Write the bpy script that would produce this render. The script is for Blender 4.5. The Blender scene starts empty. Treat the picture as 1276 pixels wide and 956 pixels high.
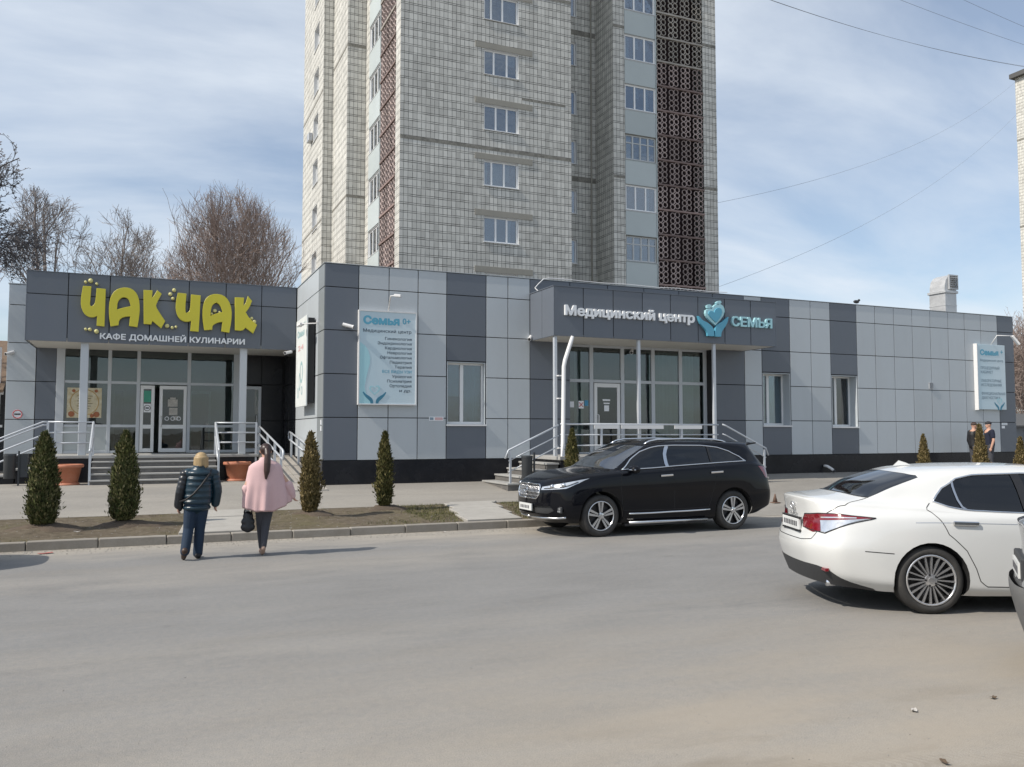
import bpy, bmesh, math, random
import numpy as np
from mathutils import Vector, Matrix, noise as mnoise

# ------------------------------------------------------------------ camera
scene = bpy.context.scene
cam_data = bpy.data.cameras.new('camera')
cam = bpy.data.objects.new('camera', cam_data)
scene.collection.objects.link(cam)
cam.location = (0, 0, 1.8)
cam.rotation_euler = (math.radians(90 + 3.354), 0, math.radians(-23.372))
cam_data.sensor_width = 36.0
cam_data.lens = 36.0 * 1058 / 1276
cam_data.clip_start = 0.05
cam_data.clip_end = 6000
scene.camera = cam

# ------------------------------------------------------------------ light
SUN_EL, SUN_AZ = 44.0, 265.2          # degrees; azimuth clockwise from +Y
sun_dir = Vector((math.sin(math.radians(SUN_AZ)) * math.cos(math.radians(SUN_EL)),
                  math.cos(math.radians(SUN_AZ)) * math.cos(math.radians(SUN_EL)),
                  math.sin(math.radians(SUN_EL))))
sd = bpy.data.lights.new('sun', 'SUN')
sd.energy = 4.5
sd.angle = math.radians(0.6)
sd.color = (1.0, 0.93, 0.83)
sun = bpy.data.objects.new('sun', sd)
scene.collection.objects.link(sun)
sun.rotation_euler = (-sun_dir).to_track_quat('-Z', 'Y').to_euler()

world = bpy.data.worlds.new('World')
scene.world = world
world.use_nodes = True
wn = world.node_tree
wn.nodes.clear()
def W(t, **k):
    n = wn.nodes.new(t)
    for a, b in k.items(): setattr(n, a, b)
    return n
w_out = W('ShaderNodeOutputWorld'); w_bg = W('ShaderNodeBackground')
w_bg.inputs['Strength'].default_value = 0.14
sky = W('ShaderNodeTexSky', sky_type='NISHITA')
sky.sun_disc = False
sky.sun_elevation = math.radians(SUN_EL)
sky.sun_rotation = math.radians(SUN_AZ)
sky.altitude = 100; sky.air_density = 1.0; sky.dust_density = 1.0; sky.ozone_density = 1.2
tc = W('ShaderNodeTexCoord')
# thin streaky cloud on a flat layer: direction divided by its height
sep = W('ShaderNodeSeparateXYZ'); wn.links.new(tc.outputs['Generated'], sep.inputs[0])
def wm(op, a, b=None):
    n = W('ShaderNodeMath', operation=op)
    for i, v in enumerate((a, b)):
        if v is None: continue
        if isinstance(v, (int, float)): n.inputs[i].default_value = v
        else: wn.links.new(v, n.inputs[i])
    return n.outputs[0]
zz = wm('ADD', wm('MAXIMUM', sep.outputs[2], 0.0), 0.22)
cx_ = wm('DIVIDE', sep.outputs[0], zz); cy_ = wm('DIVIDE', sep.outputs[1], zz)
comb = W('ShaderNodeCombineXYZ')
wn.links.new(cx_, comb.inputs[0]); wn.links.new(cy_, comb.inputs[1])
mp = W('ShaderNodeMapping'); wn.links.new(comb.outputs[0], mp.inputs[0])
mp.inputs['Rotation'].default_value = (0, 0, math.radians(12))
mp.inputs['Scale'].default_value = (0.8, 1.7, 1)
mp.inputs['Location'].default_value = (3.1, 1.7, 0)
nz = W('ShaderNodeTexNoise'); wn.links.new(mp.outputs[0], nz.inputs['Vector'])
nz.inputs['Scale'].default_value = 1.1; nz.inputs['Detail'].default_value = 7
nz.inputs['Roughness'].default_value = 0.55; nz.inputs['Distortion'].default_value = 0.35
cr = W('ShaderNodeValToRGB'); wn.links.new(nz.outputs['Fac'], cr.inputs[0])
cr.color_ramp.elements[0].position = 0.38; cr.color_ramp.elements[0].color = (0.22, 0.22, 0.22, 1)
cr.color_ramp.elements[1].position = 0.70; cr.color_ramp.elements[1].color = (0.88, 0.88, 0.88, 1)
mixc = W('ShaderNodeMix', data_type='RGBA')
wn.links.new(cr.outputs['Color'], mixc.inputs['Factor'])
wn.links.new(sky.outputs['Color'], mixc.inputs['A'])
mixc.inputs['B'].default_value = (5.8, 6.3, 6.9, 1)
wn.links.new(mixc.outputs['Result'], w_bg.inputs['Color'])
wn.links.new(w_bg.outputs[0], w_out.inputs[0])

scene.view_settings.view_transform = 'Standard'
scene.view_settings.look = 'None'
scene.view_settings.gamma = 1.0
scene.view_settings.exposure = 0.0
scene.view_settings.use_curve_mapping = False
scene.render.engine = 'CYCLES'
scene.cycles.max_bounces = 8
scene.cycles.transparent_max_bounces = 12
# ================================================================== helpers
rnd = random.Random(7)
COL = scene.collection
ORG = {}

def tag(o, label=None, cat=None, group=None, kind=None):
    if label: o['label'] = label
    if cat: o['category'] = cat
    if group: o['group'] = group
    if kind: o['kind'] = kind
    return o

def thing(name, loc, label, cat, group=None):
    o = bpy.data.objects.new(name, None)
    o.empty_display_size = 0.2
    o.location = loc
    COL.objects.link(o)
    ORG[o.name] = Vector(loc)
    return tag(o, label, cat, group)

class MB:
    """mesh builder in world coordinates; build() shifts into the parent's frame"""
    def __init__(s): s.v = []; s.f = []; s.m = []; s.cm = 0
    def add(s, vs, fs):
        n = len(s.v); s.v.extend([tuple(p) for p in vs])
        for f in fs: s.f.append(tuple(i + n for i in f)); s.m.append(s.cm)
        return s
    def box(s, x0, x1, y0, y1, z0, z1):
        vs = [(x0,y0,z0),(x1,y0,z0),(x1,y1,z0),(x0,y1,z0),(x0,y0,z1),(x1,y0,z1),(x1,y1,z1),(x0,y1,z1)]
        return s.add(vs, [(3,2,1,0),(4,5,6,7),(0,1,5,4),(1,2,6,5),(2,3,7,6),(3,0,4,7)])
    def bar(s, a, b, w, h=None, up=(0,0,1)):
        """rectangular bar from a to b"""
        h = w if h is None else h
        a = Vector(a); b = Vector(b); d = (b - a).normalized(); up = Vector(up)
        if abs(d.dot(up)) > 0.98: up = Vector((0, 1, 0))
        r = d.cross(up).normalized() * (w / 2); u = r.cross(d).normalized() * (h / 2)
        vs = [a-r-u, a+r-u, a+r+u, a-r+u, b-r-u, b+r-u, b+r+u, b-r+u]
        return s.add(vs, [(0,1,2,3),(7,6,5,4),(0,4,5,1),(1,5,6,2),(2,6,7,3),(3,7,4,0)])
    def tube(s, path, r, seg=8, cap=True, closed=False):
        path = [Vector(p) for p in path]; n = len(path)
        rs = r if isinstance(r, (list, tuple)) else [r] * n
        vs = []; fs = []; ref = None
        for i, p in enumerate(path):
            if closed: d = path[(i+1) % n] - path[i-1]
            else: d = path[min(i+1, n-1)] - path[max(i-1, 0)]
            d.normalize()
            if ref is None:
                ref = Vector((0,0,1)) if abs(d.z) < 0.9 else Vector((1,0,0))
                ref = (ref - d * ref.dot(d)).normalized()
            else:
                ref = (ref - d * ref.dot(d))
                ref = ref.normalized() if ref.length > 1e-6 else d.orthogonal().normalized()
            q = d.cross(ref)
            for k in range(seg):
                a = 2 * math.pi * k / seg
                vs.append(p + (ref * math.cos(a) + q * math.sin(a)) * rs[i])
        rng = n if closed else n - 1
        for i in range(rng):
            j = (i + 1) % n
            for k in range(seg):
                k2 = (k + 1) % seg
                fs.append((i*seg+k, i*seg+k2, j*seg+k2, j*seg+k))
        if cap and not closed:
            fs.append(tuple(reversed(range(seg)))); fs.append(tuple((n-1)*seg + k for k in range(seg)))
        return s.add(vs, fs)
    def lathe(s, c, prof, seg=20, axis='Z', cap=True):
        vs = []; fs = []; n = len(prof); c = Vector(c)
        for r, t in prof:
            for k in range(seg):
                a = 2 * math.pi * k / seg; u, w = r * math.cos(a), r * math.sin(a)
                p = {'Z': (u, w, t), 'Y': (u, t, w), 'X': (t, u, w)}[axis]
                vs.append(c + Vector(p))
        for i in range(n - 1):
            for k in range(seg):
                k2 = (k + 1) % seg
                q = (i*seg+k, i*seg+k2, (i+1)*seg+k2, (i+1)*seg+k)
                fs.append(q if axis != 'Y' else q[::-1])
        if cap and prof[0][0] > 1e-6: fs.append(tuple(range(seg))[::-1] if axis != 'Y' else tuple(range(seg)))
        if cap and prof[-1][0] > 1e-6:
            t = tuple((n-1)*seg + k for k in range(seg)); fs.append(t if axis != 'Y' else t[::-1])
        return s.add(vs, fs)
    def prism(s, poly, fn, d0, d1):
        """poly 2-D outline (ccw), fn(u, v, d) -> 3-D, extruded d0..d1"""
        n = len(poly)
        vs = [fn(u, v, d0) for u, v in poly] + [fn(u, v, d1) for u, v in poly]
        fs = [tuple(range(n))[::-1], tuple(range(n, 2*n))]
        for i in range(n):
            j = (i + 1) % n; fs.append((i, j, n + j, n + i))
        return s.add(vs, fs)
    def sphere(s, c, r, seg=12, rings=8):
        r = (r, r, r) if isinstance(r, (int, float)) else r
        vs = []; fs = []
        for i in range(rings + 1):
            t = math.pi * i / rings
            for k in range(seg):
                a = 2 * math.pi * k / seg
                vs.append((c[0] + r[0]*math.sin(t)*math.cos(a), c[1] + r[1]*math.sin(t)*math.sin(a), c[2] + r[2]*math.cos(t)))
        for i in range(rings):
            for k in range(seg):
                k2 = (k+1) % seg
                fs.append((i*seg+k, (i+1)*seg+k, (i+1)*seg+k2, i*seg+k2))
        return s.add(vs, fs)
    def build(s, name, mats, parent=None, smooth=False, bevel=0, org=None, uv=True, recalc=False):
        if not isinstance(mats, (list, tuple)): mats = [mats]
        o3 = Vector((0,0,0))
        if parent is not None: o3 = ORG[parent.name]
        elif org is not None: o3 = Vector(org)
        me = bpy.data.meshes.new(name)
        me.from_pydata([(p[0]-o3.x, p[1]-o3.y, p[2]-o3.z) for p in s.v], [], s.f)
        for m in mats: me.materials.append(m)
        if len(mats) > 1: me.polygons.foreach_set('material_index', s.m)
        if bevel or recalc:
            bm = bmesh.new(); bm.from_mesh(me)
            if recalc:
                bmesh.ops.remove_doubles(bm, verts=bm.verts, dist=1e-5)
                bmesh.ops.recalc_face_normals(bm, faces=bm.faces)
            if bevel:
                es = [e for e in bm.edges if len(e.link_faces) == 2 and e.calc_face_angle(0) > 0.6]
                bmesh.ops.bevel(bm, geom=es, offset=bevel, segments=1, affect='EDGES', clamp_overlap=True)
            bm.to_mesh(me); bm.free()
        if uv and len(me.polygons) < 60000: box_uv(me, o3)
        if smooth: me.polygons.foreach_set('use_smooth', [True] * len(me.polygons))
        me.update()
        ob = bpy.data.objects.new(name, me)
        COL.objects.link(ob)
        if parent is not None: ob.parent = parent
        elif org is not None: ob.location = o3
        ORG[ob.name] = o3
        return ob

def box_uv(me, o3):
    uvl = me.uv_layers.new(name='UVMap')
    nl = len(me.loops)
    if nl == 0: return
    co = np.empty(len(me.vertices) * 3); me.vertices.foreach_get('co', co); co = co.reshape(-1, 3) + np.array(o3)
    vi = np.empty(nl, dtype=np.int32); me.loops.foreach_get('vertex_index', vi)
    npoly = len(me.polygons)
    nr = np.empty(npoly * 3); me.polygons.foreach_get('normal', nr); nr = np.abs(nr.reshape(-1, 3))
    lt = np.empty(npoly, dtype=np.int32); me.polygons.foreach_get('loop_total', lt)
    ax = np.repeat(np.argmax(nr, axis=1), lt)
    c = co[vi]
    uv = np.where((ax == 0)[:, None], c[:, [1, 2]], np.where((ax == 1)[:, None], c[:, [0, 2]], c[:, [0, 1]]))
    uvl.data.foreach_set('uv', uv.astype(np.float32).ravel())

def copy_tree(o, parent=None, loc=None, rotz=None, scale=None, label=None):
    c = o.copy(); COL.objects.link(c); c.parent = parent
    if loc is not None: c.location = loc
    if rotz is not None: c.rotation_euler = (0, 0, rotz)
    if scale is not None: c.scale = scale if not isinstance(scale, (int, float)) else (scale,)*3
    if label: c['label'] = label
    for ch in list(o.children): copy_tree(ch, c)
    return c

# ------------------------------------------------------------------ materials
class NT:
    def __init__(s, name):
        s.mat = bpy.data.materials.new(name); s.mat.use_nodes = True
        s.t = s.mat.node_tree; s.t.nodes.clear()
        s.out = s.n('ShaderNodeOutputMaterial')
    def n(s, typ, **k):
        x = s.t.nodes.new(typ)
        for a, b in k.items(): setattr(x, a, b)
        return x
    def l(s, a, b): s.t.links.new(a, b)
    def val(s, sock, v):
        if hasattr(v, 'links'): s.l(v, sock)
        else:
            if isinstance(v, (tuple, list)) and len(v) == 3 and sock.type == 'RGBA': v = (*v, 1)
            sock.default_value = v
    def math(s, op, a, b=None, c=None, clamp=False):
        x = s.n('ShaderNodeMath', operation=op); x.use_clamp = clamp
        for i, v in enumerate((a, b, c)):
            if v is not None: s.val(x.inputs[i], v)
        return x.outputs[0]
    def noise(s, vec, scale, detail=4, rough=0.55, dist=0.0):
        x = s.n('ShaderNodeTexNoise'); x.inputs['Scale'].default_value = scale
        x.inputs['Detail'].default_value = detail; x.inputs['Roughness'].default_value = rough
        x.inputs['Distortion'].default_value = dist
        if vec is not None: s.l(vec, x.inputs['Vector'])
        return x.outputs['Fac']
    def coord(s, which='Object'): return s.n('ShaderNodeTexCoord').outputs[which]
    def mapping(s, vec, scale=(1,1,1), rot=(0,0,0), loc=(0,0,0)):
        x = s.n('ShaderNodeMapping'); s.l(vec, x.inputs[0])
        x.inputs['Scale'].default_value = scale; x.inputs['Rotation'].default_value = rot; x.inputs['Location'].default_value = loc
        return x.outputs[0]
    def ramp(s, fac, stops):
        x = s.n('ShaderNodeValToRGB'); s.l(fac, x.inputs[0]); e = x.color_ramp.elements
        while len(e) < len(stops): e.new(0.5)
        for q, (p, c) in zip(e, stops):
            q.position = p; q.color = (c, c, c, 1) if isinstance(c, (int, float)) else (*c, 1)
        return x.outputs['Color']
    def mix(s, fac, a, b, blend='MIX'):
        x = s.n('ShaderNodeMix', data_type='RGBA', blend_type=blend)
        s.val(x.inputs['Factor'], fac); s.val(x.inputs['A'], a); s.val(x.inputs['B'], b)
        return x.outputs['Result']
    def bump(s, h, strength=0.3, dist=0.02):
        x = s.n('ShaderNodeBump'); x.inputs['Strength'].default_value = strength; x.inputs['Distance'].default_value = dist
        s.l(h, x.inputs['Height']); return x.outputs['Normal']
    def pbsdf(s, **k):
        x = s.n('ShaderNodeBsdfPrincipled')
        for a, b in k.items(): s.val(x.inputs[a.replace('_', ' ')], b)
        s.l(x.outputs[0], s.out.inputs[0]); return x

def pm(name, col, rough=0.5, metal=0.0, var=0.12, vscale=3.0, fine=0.06, fscale=60.0, bump=0.0, bscale=80.0,
       bdist=0.004, spec=0.5, rvar=0.15, objvar=0.0, coat=0.0, coord='Object', stretch=(1,1,1), dirt=0.0, dirtcol=(0.25,0.22,0.18)):
    """general surface: base colour broken by large and fine noise, optional bump, dirt, and per-object tint"""
    t = NT(name); v = t.coord(coord)
    if stretch != (1,1,1): v = t.mapping(v, stretch)
    n1 = t.noise(v, vscale, 4); n2 = t.noise(v, fscale, 3)
    k = t.math('ADD', t.math('MULTIPLY', t.math('SUBTRACT', n1, 0.5), 2 * var), t.math('MULTIPLY', t.math('SUBTRACT', n2, 0.5), 2 * fine))
    if objvar:
        oi = t.n('ShaderNodeObjectInfo').outputs['Random']
        k = t.math('ADD', k, t.math('MULTIPLY', t.math('SUBTRACT', oi, 0.5), 2 * objvar))
    k = t.math('ADD', k, 1.0)
    hs = t.n('ShaderNodeHueSaturation'); hs.inputs['Color'].default_value = (*col, 1); t.l(k, hs.inputs['Value'])
    c = hs.outputs[0]
    if dirt:
        dn = t.ramp(t.noise(v, vscale * 2.3, 6, 0.65), [(0.45, 0.0), (0.75, 1.0)])
        c = t.mix(t.math('MULTIPLY', dn, dirt), c, dirtcol)
    r = t.math('ADD', t.math('MULTIPLY', t.math('SUBTRACT', n1, 0.5), 2 * rvar), rough, clamp=True)
    b = t.pbsdf(Base_Color=c, Roughness=r, Metallic=metal, Specular_IOR_Level=spec, Coat_Weight=coat)
    if coat: b.inputs['Coat Roughness'].default_value = 0.03
    if bump:
        bn = t.noise(v, bscale, 4); t.l(t.bump(bn, bump, bdist), b.inputs['Normal'])
    return t.mat

def glass_mat(name, tint=(0.75, 0.82, 0.80), refl=0.06, rough=0.01, wav=0.0):
    """thin pane: tinted see-through plus mirror reflection"""
    t = NT(name)
    fr = t.n('ShaderNodeFresnel'); fr.inputs['IOR'].default_value = 1.5
    k = t.math('ADD', fr.outputs[0], refl, clamp=True)
    tr = t.n('ShaderNodeBsdfTransparent'); t.val(tr.inputs[0], tint)
    gl = t.n('ShaderNodeBsdfGlossy'); gl.inputs['Roughness'].default_value = rough; t.val(gl.inputs[0], (0.95, 0.97, 1.0))
    if wav:
        nb = t.bump(t.noise(t.coord('Object'), 1.6, 2), wav, 0.05)
        t.l(nb, gl.inputs['Normal']); t.l(nb, fr.inputs['Normal'])
    m = t.n('ShaderNodeMixShader'); t.l(k, m.inputs[0]); t.l(tr.outputs[0], m.inputs[1]); t.l(gl.outputs[0], m.inputs[2])
    t.l(m.outputs[0], t.out.inputs[0])
    return t.mat

M = {}
M['panel_light'] = pm('panel_light', (0.455, 0.49, 0.515), 0.36, 0.0, 0.05, 0.9, 0.02, 40, objvar=0.05, rvar=0.10, bump=0.10, bscale=0.9, bdist=0.05, stretch=(1, 1, 0.25), dirt=0.10, dirtcol=(0.30, 0.29, 0.27))
M['panel_dark'] = pm('panel_dark', (0.118, 0.134, 0.160), 0.34, 0.0, 0.06, 0.9, 0.03, 40, objvar=0.07, rvar=0.10, bump=0.10, bscale=0.9, bdist=0.05, stretch=(1, 1, 0.25), dirt=0.08, dirtcol=(0.19, 0.185, 0.18))
M['joint'] = pm('joint', (0.02, 0.02, 0.022), 0.8)
M['panel_mid'] = pm('panel_mid', (0.225, 0.245, 0.255), 0.38, 0.0, 0.035, 0.6, 0.015, 90, objvar=0.03, rvar=0.06)
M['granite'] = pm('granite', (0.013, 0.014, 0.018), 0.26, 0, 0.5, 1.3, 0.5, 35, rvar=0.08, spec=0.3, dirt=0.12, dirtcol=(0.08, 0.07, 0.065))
M['white_pvc'] = pm('white_pvc', (0.72, 0.73, 0.73), 0.4, 0, 0.04, 2, 0.02)
M['grey_pvc'] = pm('grey_pvc', (0.50, 0.53, 0.56), 0.4, 0, 0.04, 2, 0.02)
M['white_metal'] = pm('white_metal', (0.70, 0.70, 0.70), 0.42, 0, 0.05, 2, 0.02)
M['rail'] = pm('rail_paint', (0.50, 0.53, 0.57), 0.35, 0.15, 0.08, 5, 0.03)
M['soffit'] = pm('soffit', (0.62, 0.60, 0.55), 0.6, 0, 0.06, 1.5, 0.03)
M['roof'] = pm('roof_felt', (0.09, 0.09, 0.09), 0.9, bump=0.3)
M['glass_shop'] = glass_mat('glass_shop', (0.52, 0.60, 0.59), 0.05, 0.005, 0.03)
M['glass_door'] = glass_mat('glass_door', (0.40, 0.46, 0.47), 0.03, 0.005, 0.02)
M['glass_win'] = glass_mat('glass_window', (0.55, 0.65, 0.70), 0.08, 0.01, 0.06)
M['room_wall'] = pm('room_wall', (0.40, 0.40, 0.37), 0.8)
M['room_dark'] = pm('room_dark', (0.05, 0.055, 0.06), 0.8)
M['room_floor'] = pm('room_floor', (0.22, 0.19, 0.16), 0.5)
M['curtain'] = pm('curtain', (0.62, 0.66, 0.62), 0.9, 0, 0.1, 1, 0.15, 14, stretch=(1, 1, 0.02))
M['galv'] = pm('galvanised', (0.50, 0.51, 0.52), 0.42, 0.35, 0.25, 5, 0.12, 25, rvar=0.2)
M['chrome'] = pm('chrome', (0.75, 0.76, 0.78), 0.10, 1.0, 0.02, 3, 0.01, rvar=0.03)
M['concrete'] = pm('concrete', (0.36, 0.345, 0.315), 0.85, 0, 0.16, 2.2, 0.12, 40, bump=0.5, bscale=70, dirt=0.3, dirtcol=(0.22, 0.2, 0.165))
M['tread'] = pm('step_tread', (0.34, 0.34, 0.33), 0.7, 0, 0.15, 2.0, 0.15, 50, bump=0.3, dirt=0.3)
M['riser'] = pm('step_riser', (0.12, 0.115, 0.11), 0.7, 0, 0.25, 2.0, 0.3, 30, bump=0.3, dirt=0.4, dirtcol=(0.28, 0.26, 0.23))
M['bin'] = pm('bin_metal', (0.045, 0.05, 0.055), 0.45, 0.2)
M['terracotta'] = pm('terracotta', (0.42, 0.155, 0.085), 0.6, 0, 0.12, 4, 0.08, 40, dirt=0.25, dirtcol=(0.45, 0.27, 0.2))
M['soil'] = pm('soil', (0.095, 0.072, 0.052), 0.95, 0, 0.3, 6, 0.3, 50, bump=0.8, bscale=40, bdist=0.02)
M['sign_white'] = pm('sign_white', (0.78, 0.80, 0.82), 0.4, 0, 0.03)
M['sign_yellow'] = pm('sign_yellow', (0.56, 0.50, 0.035), 0.35, 0, 0.05, 2, 0.02)
M['sign_yellow_side'] = pm('sign_yellow_side', (0.20, 0.17, 0.02), 0.5)
M['dots'] = pm('sign_dots', (0.60, 0.56, 0.24), 0.4)
M['black_plastic'] = pm('black_plastic', (0.016, 0.016, 0.018), 0.45)
# ================================================================== ground, road, pavement
def lerp_tab(t, tab):
    if t <= tab[0][0]: return tab[0][1]
    for (a, va), (b, vb) in zip(tab, tab[1:]):
        if t <= b: return va + (vb - va) * (t - a) / (b - a)
    return tab[-1][1]
def sstep(a, b, x):
    t = min(1, max(0, (x - a) / (b - a))); return t * t * (3 - 2 * t)
def gz(x, y):
    """height of the walked-on ground behind the kerb line"""
    l = lerp_tab(y, [(15.0, 0.13), (18.3, 0.21), (21.5, 0.50), (24, 0.47), (80, 0.47)])
    r = lerp_tab(y, [(14.9, 0.004), (21.5, 0.52), (80, 0.5)])
    k = sstep(8.3, 9.3, x)
    return l * (1 - k) + r * k

def asphalt(name, base, dust, dust_lo, dust_hi, bands):
    t = NT(name); v = t.coord('Object')
    sep = t.n('ShaderNodeSeparateXYZ'); t.l(v, sep.inputs[0])
    big = t.noise(t.mapping(v, (0.10, 0.42, 1)), 1.0, 6, 0.6, 0.4)
    mid = t.noise(t.mapping(v, (0.5, 1.2, 1)), 1.3, 7, 0.62, 0.3)
    fine = t.noise(v, 15, 8, 0.75); grit = t.noise(v, 130, 3, 0.75)
    # dust lies along the kerb and over the near car park, thin where wheels sweep
    y = sep.outputs[1]; x = sep.outputs[0]
    d = None
    for (c, w, a) in bands:
        yy = t.math('ADD', y, t.math('MULTIPLY', t.math('SUBTRACT', mid, 0.5), 2.2 * min(1, w)))
        g = t.math('MULTIPLY', t.math('SUBTRACT', 1.0, t.math('DIVIDE', t.math('ABSOLUTE', t.math('SUBTRACT', yy, c)), w), clamp=True), a)
        d = g if d is None else t.math('MAXIMUM', d, g)
    if d is None: k = t.math('ADD', t.math('MULTIPLY', t.math('SUBTRACT', big, 0.5), 2.2), 0.5, clamp=True)
    else: k = t.math('ADD', d, t.math('MULTIPLY', t.math('SUBTRACT', big, 0.52), 1.0), clamp=True)
    k = t.math('ADD', t.math('MULTIPLY', k, dust_hi - dust_lo), dust_lo)
    k = t.math('ADD', k, t.math('MULTIPLY', t.math('SUBTRACT', fine, 0.5), 0.8), clamp=True)
    c = t.mix(k, base, dust)
    sp = t.ramp(grit, [(0.28, 0.55), (0.5, 1.0), (0.74, 1.30)])
    c = t.mix(1.0, c, sp, 'MULTIPLY')
    c = t.mix(1.0, c, t.ramp(mid, [(0.30, 0.89), (0.46, 0.98), (0.54, 1.01), (0.72, 1.08)]), 'MULTIPLY')
    # sparse dark stains and hairline cracks
    st = t.ramp(t.noise(v, 0.9, 5, 0.6), [(0.66, 0.0), (0.80, 0.5)])
    c = t.mix(st, c, (0.10, 0.095, 0.085))
    if bands:      # tyre prints pressed into the dust of the near car park, and a few damp-looking sandy patches
        wob = t.math('MULTIPLY', t.math('SUBTRACT', t.noise(t.mapping(v, (0.25, 0.25, 1)), 1.0, 2), 0.5), 1.4)
        near = t.math('SUBTRACT', 1.0, t.math('DIVIDE', t.math('ABSOLUTE', t.math('SUBTRACT', y, 3.4)), 1.5), clamp=True)
        tread = None
        for off in (0.0, 0.75, 1.35):
            ln = t.math('ADD', t.math('SUBTRACT', t.math('SUBTRACT', y, t.math('MULTIPLY', x, -0.22)), 3.1 + off), wob)
            bnd = t.math('LESS_THAN', t.math('ABSOLUTE', ln), 0.085)
            rib = t.math('GREATER_THAN', t.math('SINE', t.math('ADD', t.math('MULTIPLY', x, 105.0), t.math('MULTIPLY', t.math('ABSOLUTE', ln), 90.0))), 0.1)
            q = t.math('MULTIPLY', bnd, rib); tread = q if tread is None else t.math('MAXIMUM', tread, q)
        pk = t.ramp(t.noise(t.mapping(v, (0.7, 1.6, 1), loc=(2, 5, 0)), 1.0, 4), [(0.45, 0.0), (0.6, 1.0)])
        c = t.mix(t.math('MULTIPLY', t.math('MULTIPLY', tread, near), t.math('MULTIPLY', pk, 0.45)), c, (0.15, 0.13, 0.105))
        dp = t.ramp(t.noise(t.mapping(v, (0.55, 1.5, 1), loc=(7, 1, 0)), 1.1, 5, 0.6), [(0.52, 0.0), (0.66, 0.75)])
        sx = t.math('MULTIPLY', t.math('DIVIDE', t.math('SUBTRACT', x, 0.2), 3.0, clamp=True), t.math('DIVIDE', t.math('SUBTRACT', 7.2, y), 2.6, clamp=True))
        sn = t.ramp(t.noise(t.mapping(v, (0.35, 0.9, 1), loc=(4, 9, 0)), 1.2, 6, 0.62), [(0.34, 0.0), (0.60, 1.0)])
        c = t.mix(t.math('MULTIPLY', sx, t.math('MULTIPLY', sn, 0.6)), c, (0.345, 0.30, 0.24))
        c = t.mix(t.math('MULTIPLY', dp, near), c, (0.20, 0.17, 0.13))
    b = t.pbsdf(Base_Color=c, Roughness=0.88, Specular_IOR_Level=0.3)
    hgt = t.math('ADD', t.math('MULTIPLY', grit, 0.35), t.math('MULTIPLY', fine, 0.65))
    t.l(t.bump(hgt, 0.55, 0.012), b.inputs['Normal'])
    return t.mat

M['road'] = asphalt('asphalt_road', (0.200, 0.200, 0.198), (0.375, 0.338, 0.283), 0.10, 0.95,
                    [(15.2, 2.2, 0.95), (12.2, 1.5, 0.30), (2.2, 5.2, 1.0), (7.6, 0.9, 0.20)])
M['pave'] = asphalt('asphalt_pavement', (0.19, 0.184, 0.174), (0.335, 0.312, 0.275), 0.35, 0.9, [])
M['ground'] = pm('ground', (0.16, 0.145, 0.11), 0.95, 0, 0.3, 0.05, 0.2, 2)

def sheet(name, x0, x1, nx, y0, y1, ny, zf, mat, smooth=True):
    mb = MB()
    for j in range(ny + 1):
        for i in range(nx + 1):
            x = x0 + (x1 - x0) * i / nx; y = y0 + (y1 - y0) * j / ny
            mb.v.append((x, y, zf(x, y)))
    for j in range(ny):
        for i in range(nx):
            a = j * (nx + 1) + i
            mb.f.append((a, a + 1, a + nx + 2, a + nx + 1)); mb.m.append(0)
    return tag(mb.build(name, mat, smooth=smooth), kind='structure')

sheet('ground', -3000, 3000, 1, -3000, 3000, 1, lambda x, y: -0.03, M['ground'])
sheet('road', -90, 130, 1, -70, 14.97, 1, lambda x, y: 0.0, M['road'])
# pavement: one sheet behind the verge, widening into a driveway past the parked SUV
mb = MB()
xs = list(np.arange(-60, 8.4, 1.2)) + [8.45, 8.6, 8.8, 9.0, 9.2, 9.5] + list(np.arange(10.5, 131, 1.5))
ys = [14.9, 15.4, 16.2, 17.2, 18.22, 19, 19.8, 20.6, 21.5, 23, 24.5, 30, 50, 90]
idx = {}
for j, y in enumerate(ys):
    for i, x in enumerate(xs): idx[i, j] = len(mb.v); mb.v.append((float(x), y, gz(x, y)))
for j in range(len(ys) - 1):
    for i in range(len(xs) - 1):
        if xs[i+1] <= 8.46 and ys[j+1] <= 18.23: continue
        mb.f.append((idx[i, j], idx[i+1, j], idx[i+1, j+1], idx[i, j+1])); mb.m.append(0)
tag(mb.build('pavement', M['pave'], smooth=True), kind='structure')

M['kerb'] = pm('kerb_concrete', (0.265, 0.245, 0.215), 0.9, 0, 0.2, 2.0, 0.14, 36, bump=0.6, bscale=60, objvar=0.08, dirt=0.55, dirtcol=(0.20, 0.178, 0.145))
# kerb stones, each its own piece
kerb = tag(MB().box(-40, 8.6, 15.0, 15.10, -0.06, 0.02).build('kerb', M['concrete']), kind='structure')
krnd = random.Random(3)
xk = -9.63
while xk < 8.4:
    L = min(1.0, 8.6 - xk)
    a, b = krnd.uniform(-0.008, 0.008), krnd.uniform(-0.006, 0.006)
    MB().box(xk + 0.006, xk + L - 0.006, 14.965 + a, 15.125 + a, -0.04, 0.138 + b).build('kerb_stone', M['kerb'], kerb, bevel=0.012)
    xk += 1.0
for k in range(3):
    MB().box(8.46, 8.62, 15.13 + k * 1.02, 15.13 + k * 1.02 + 1.0, -0.04, 0.135 + 0.02 * k).build('kerb_stone', M['concrete'], kerb, bevel=0.012)

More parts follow.
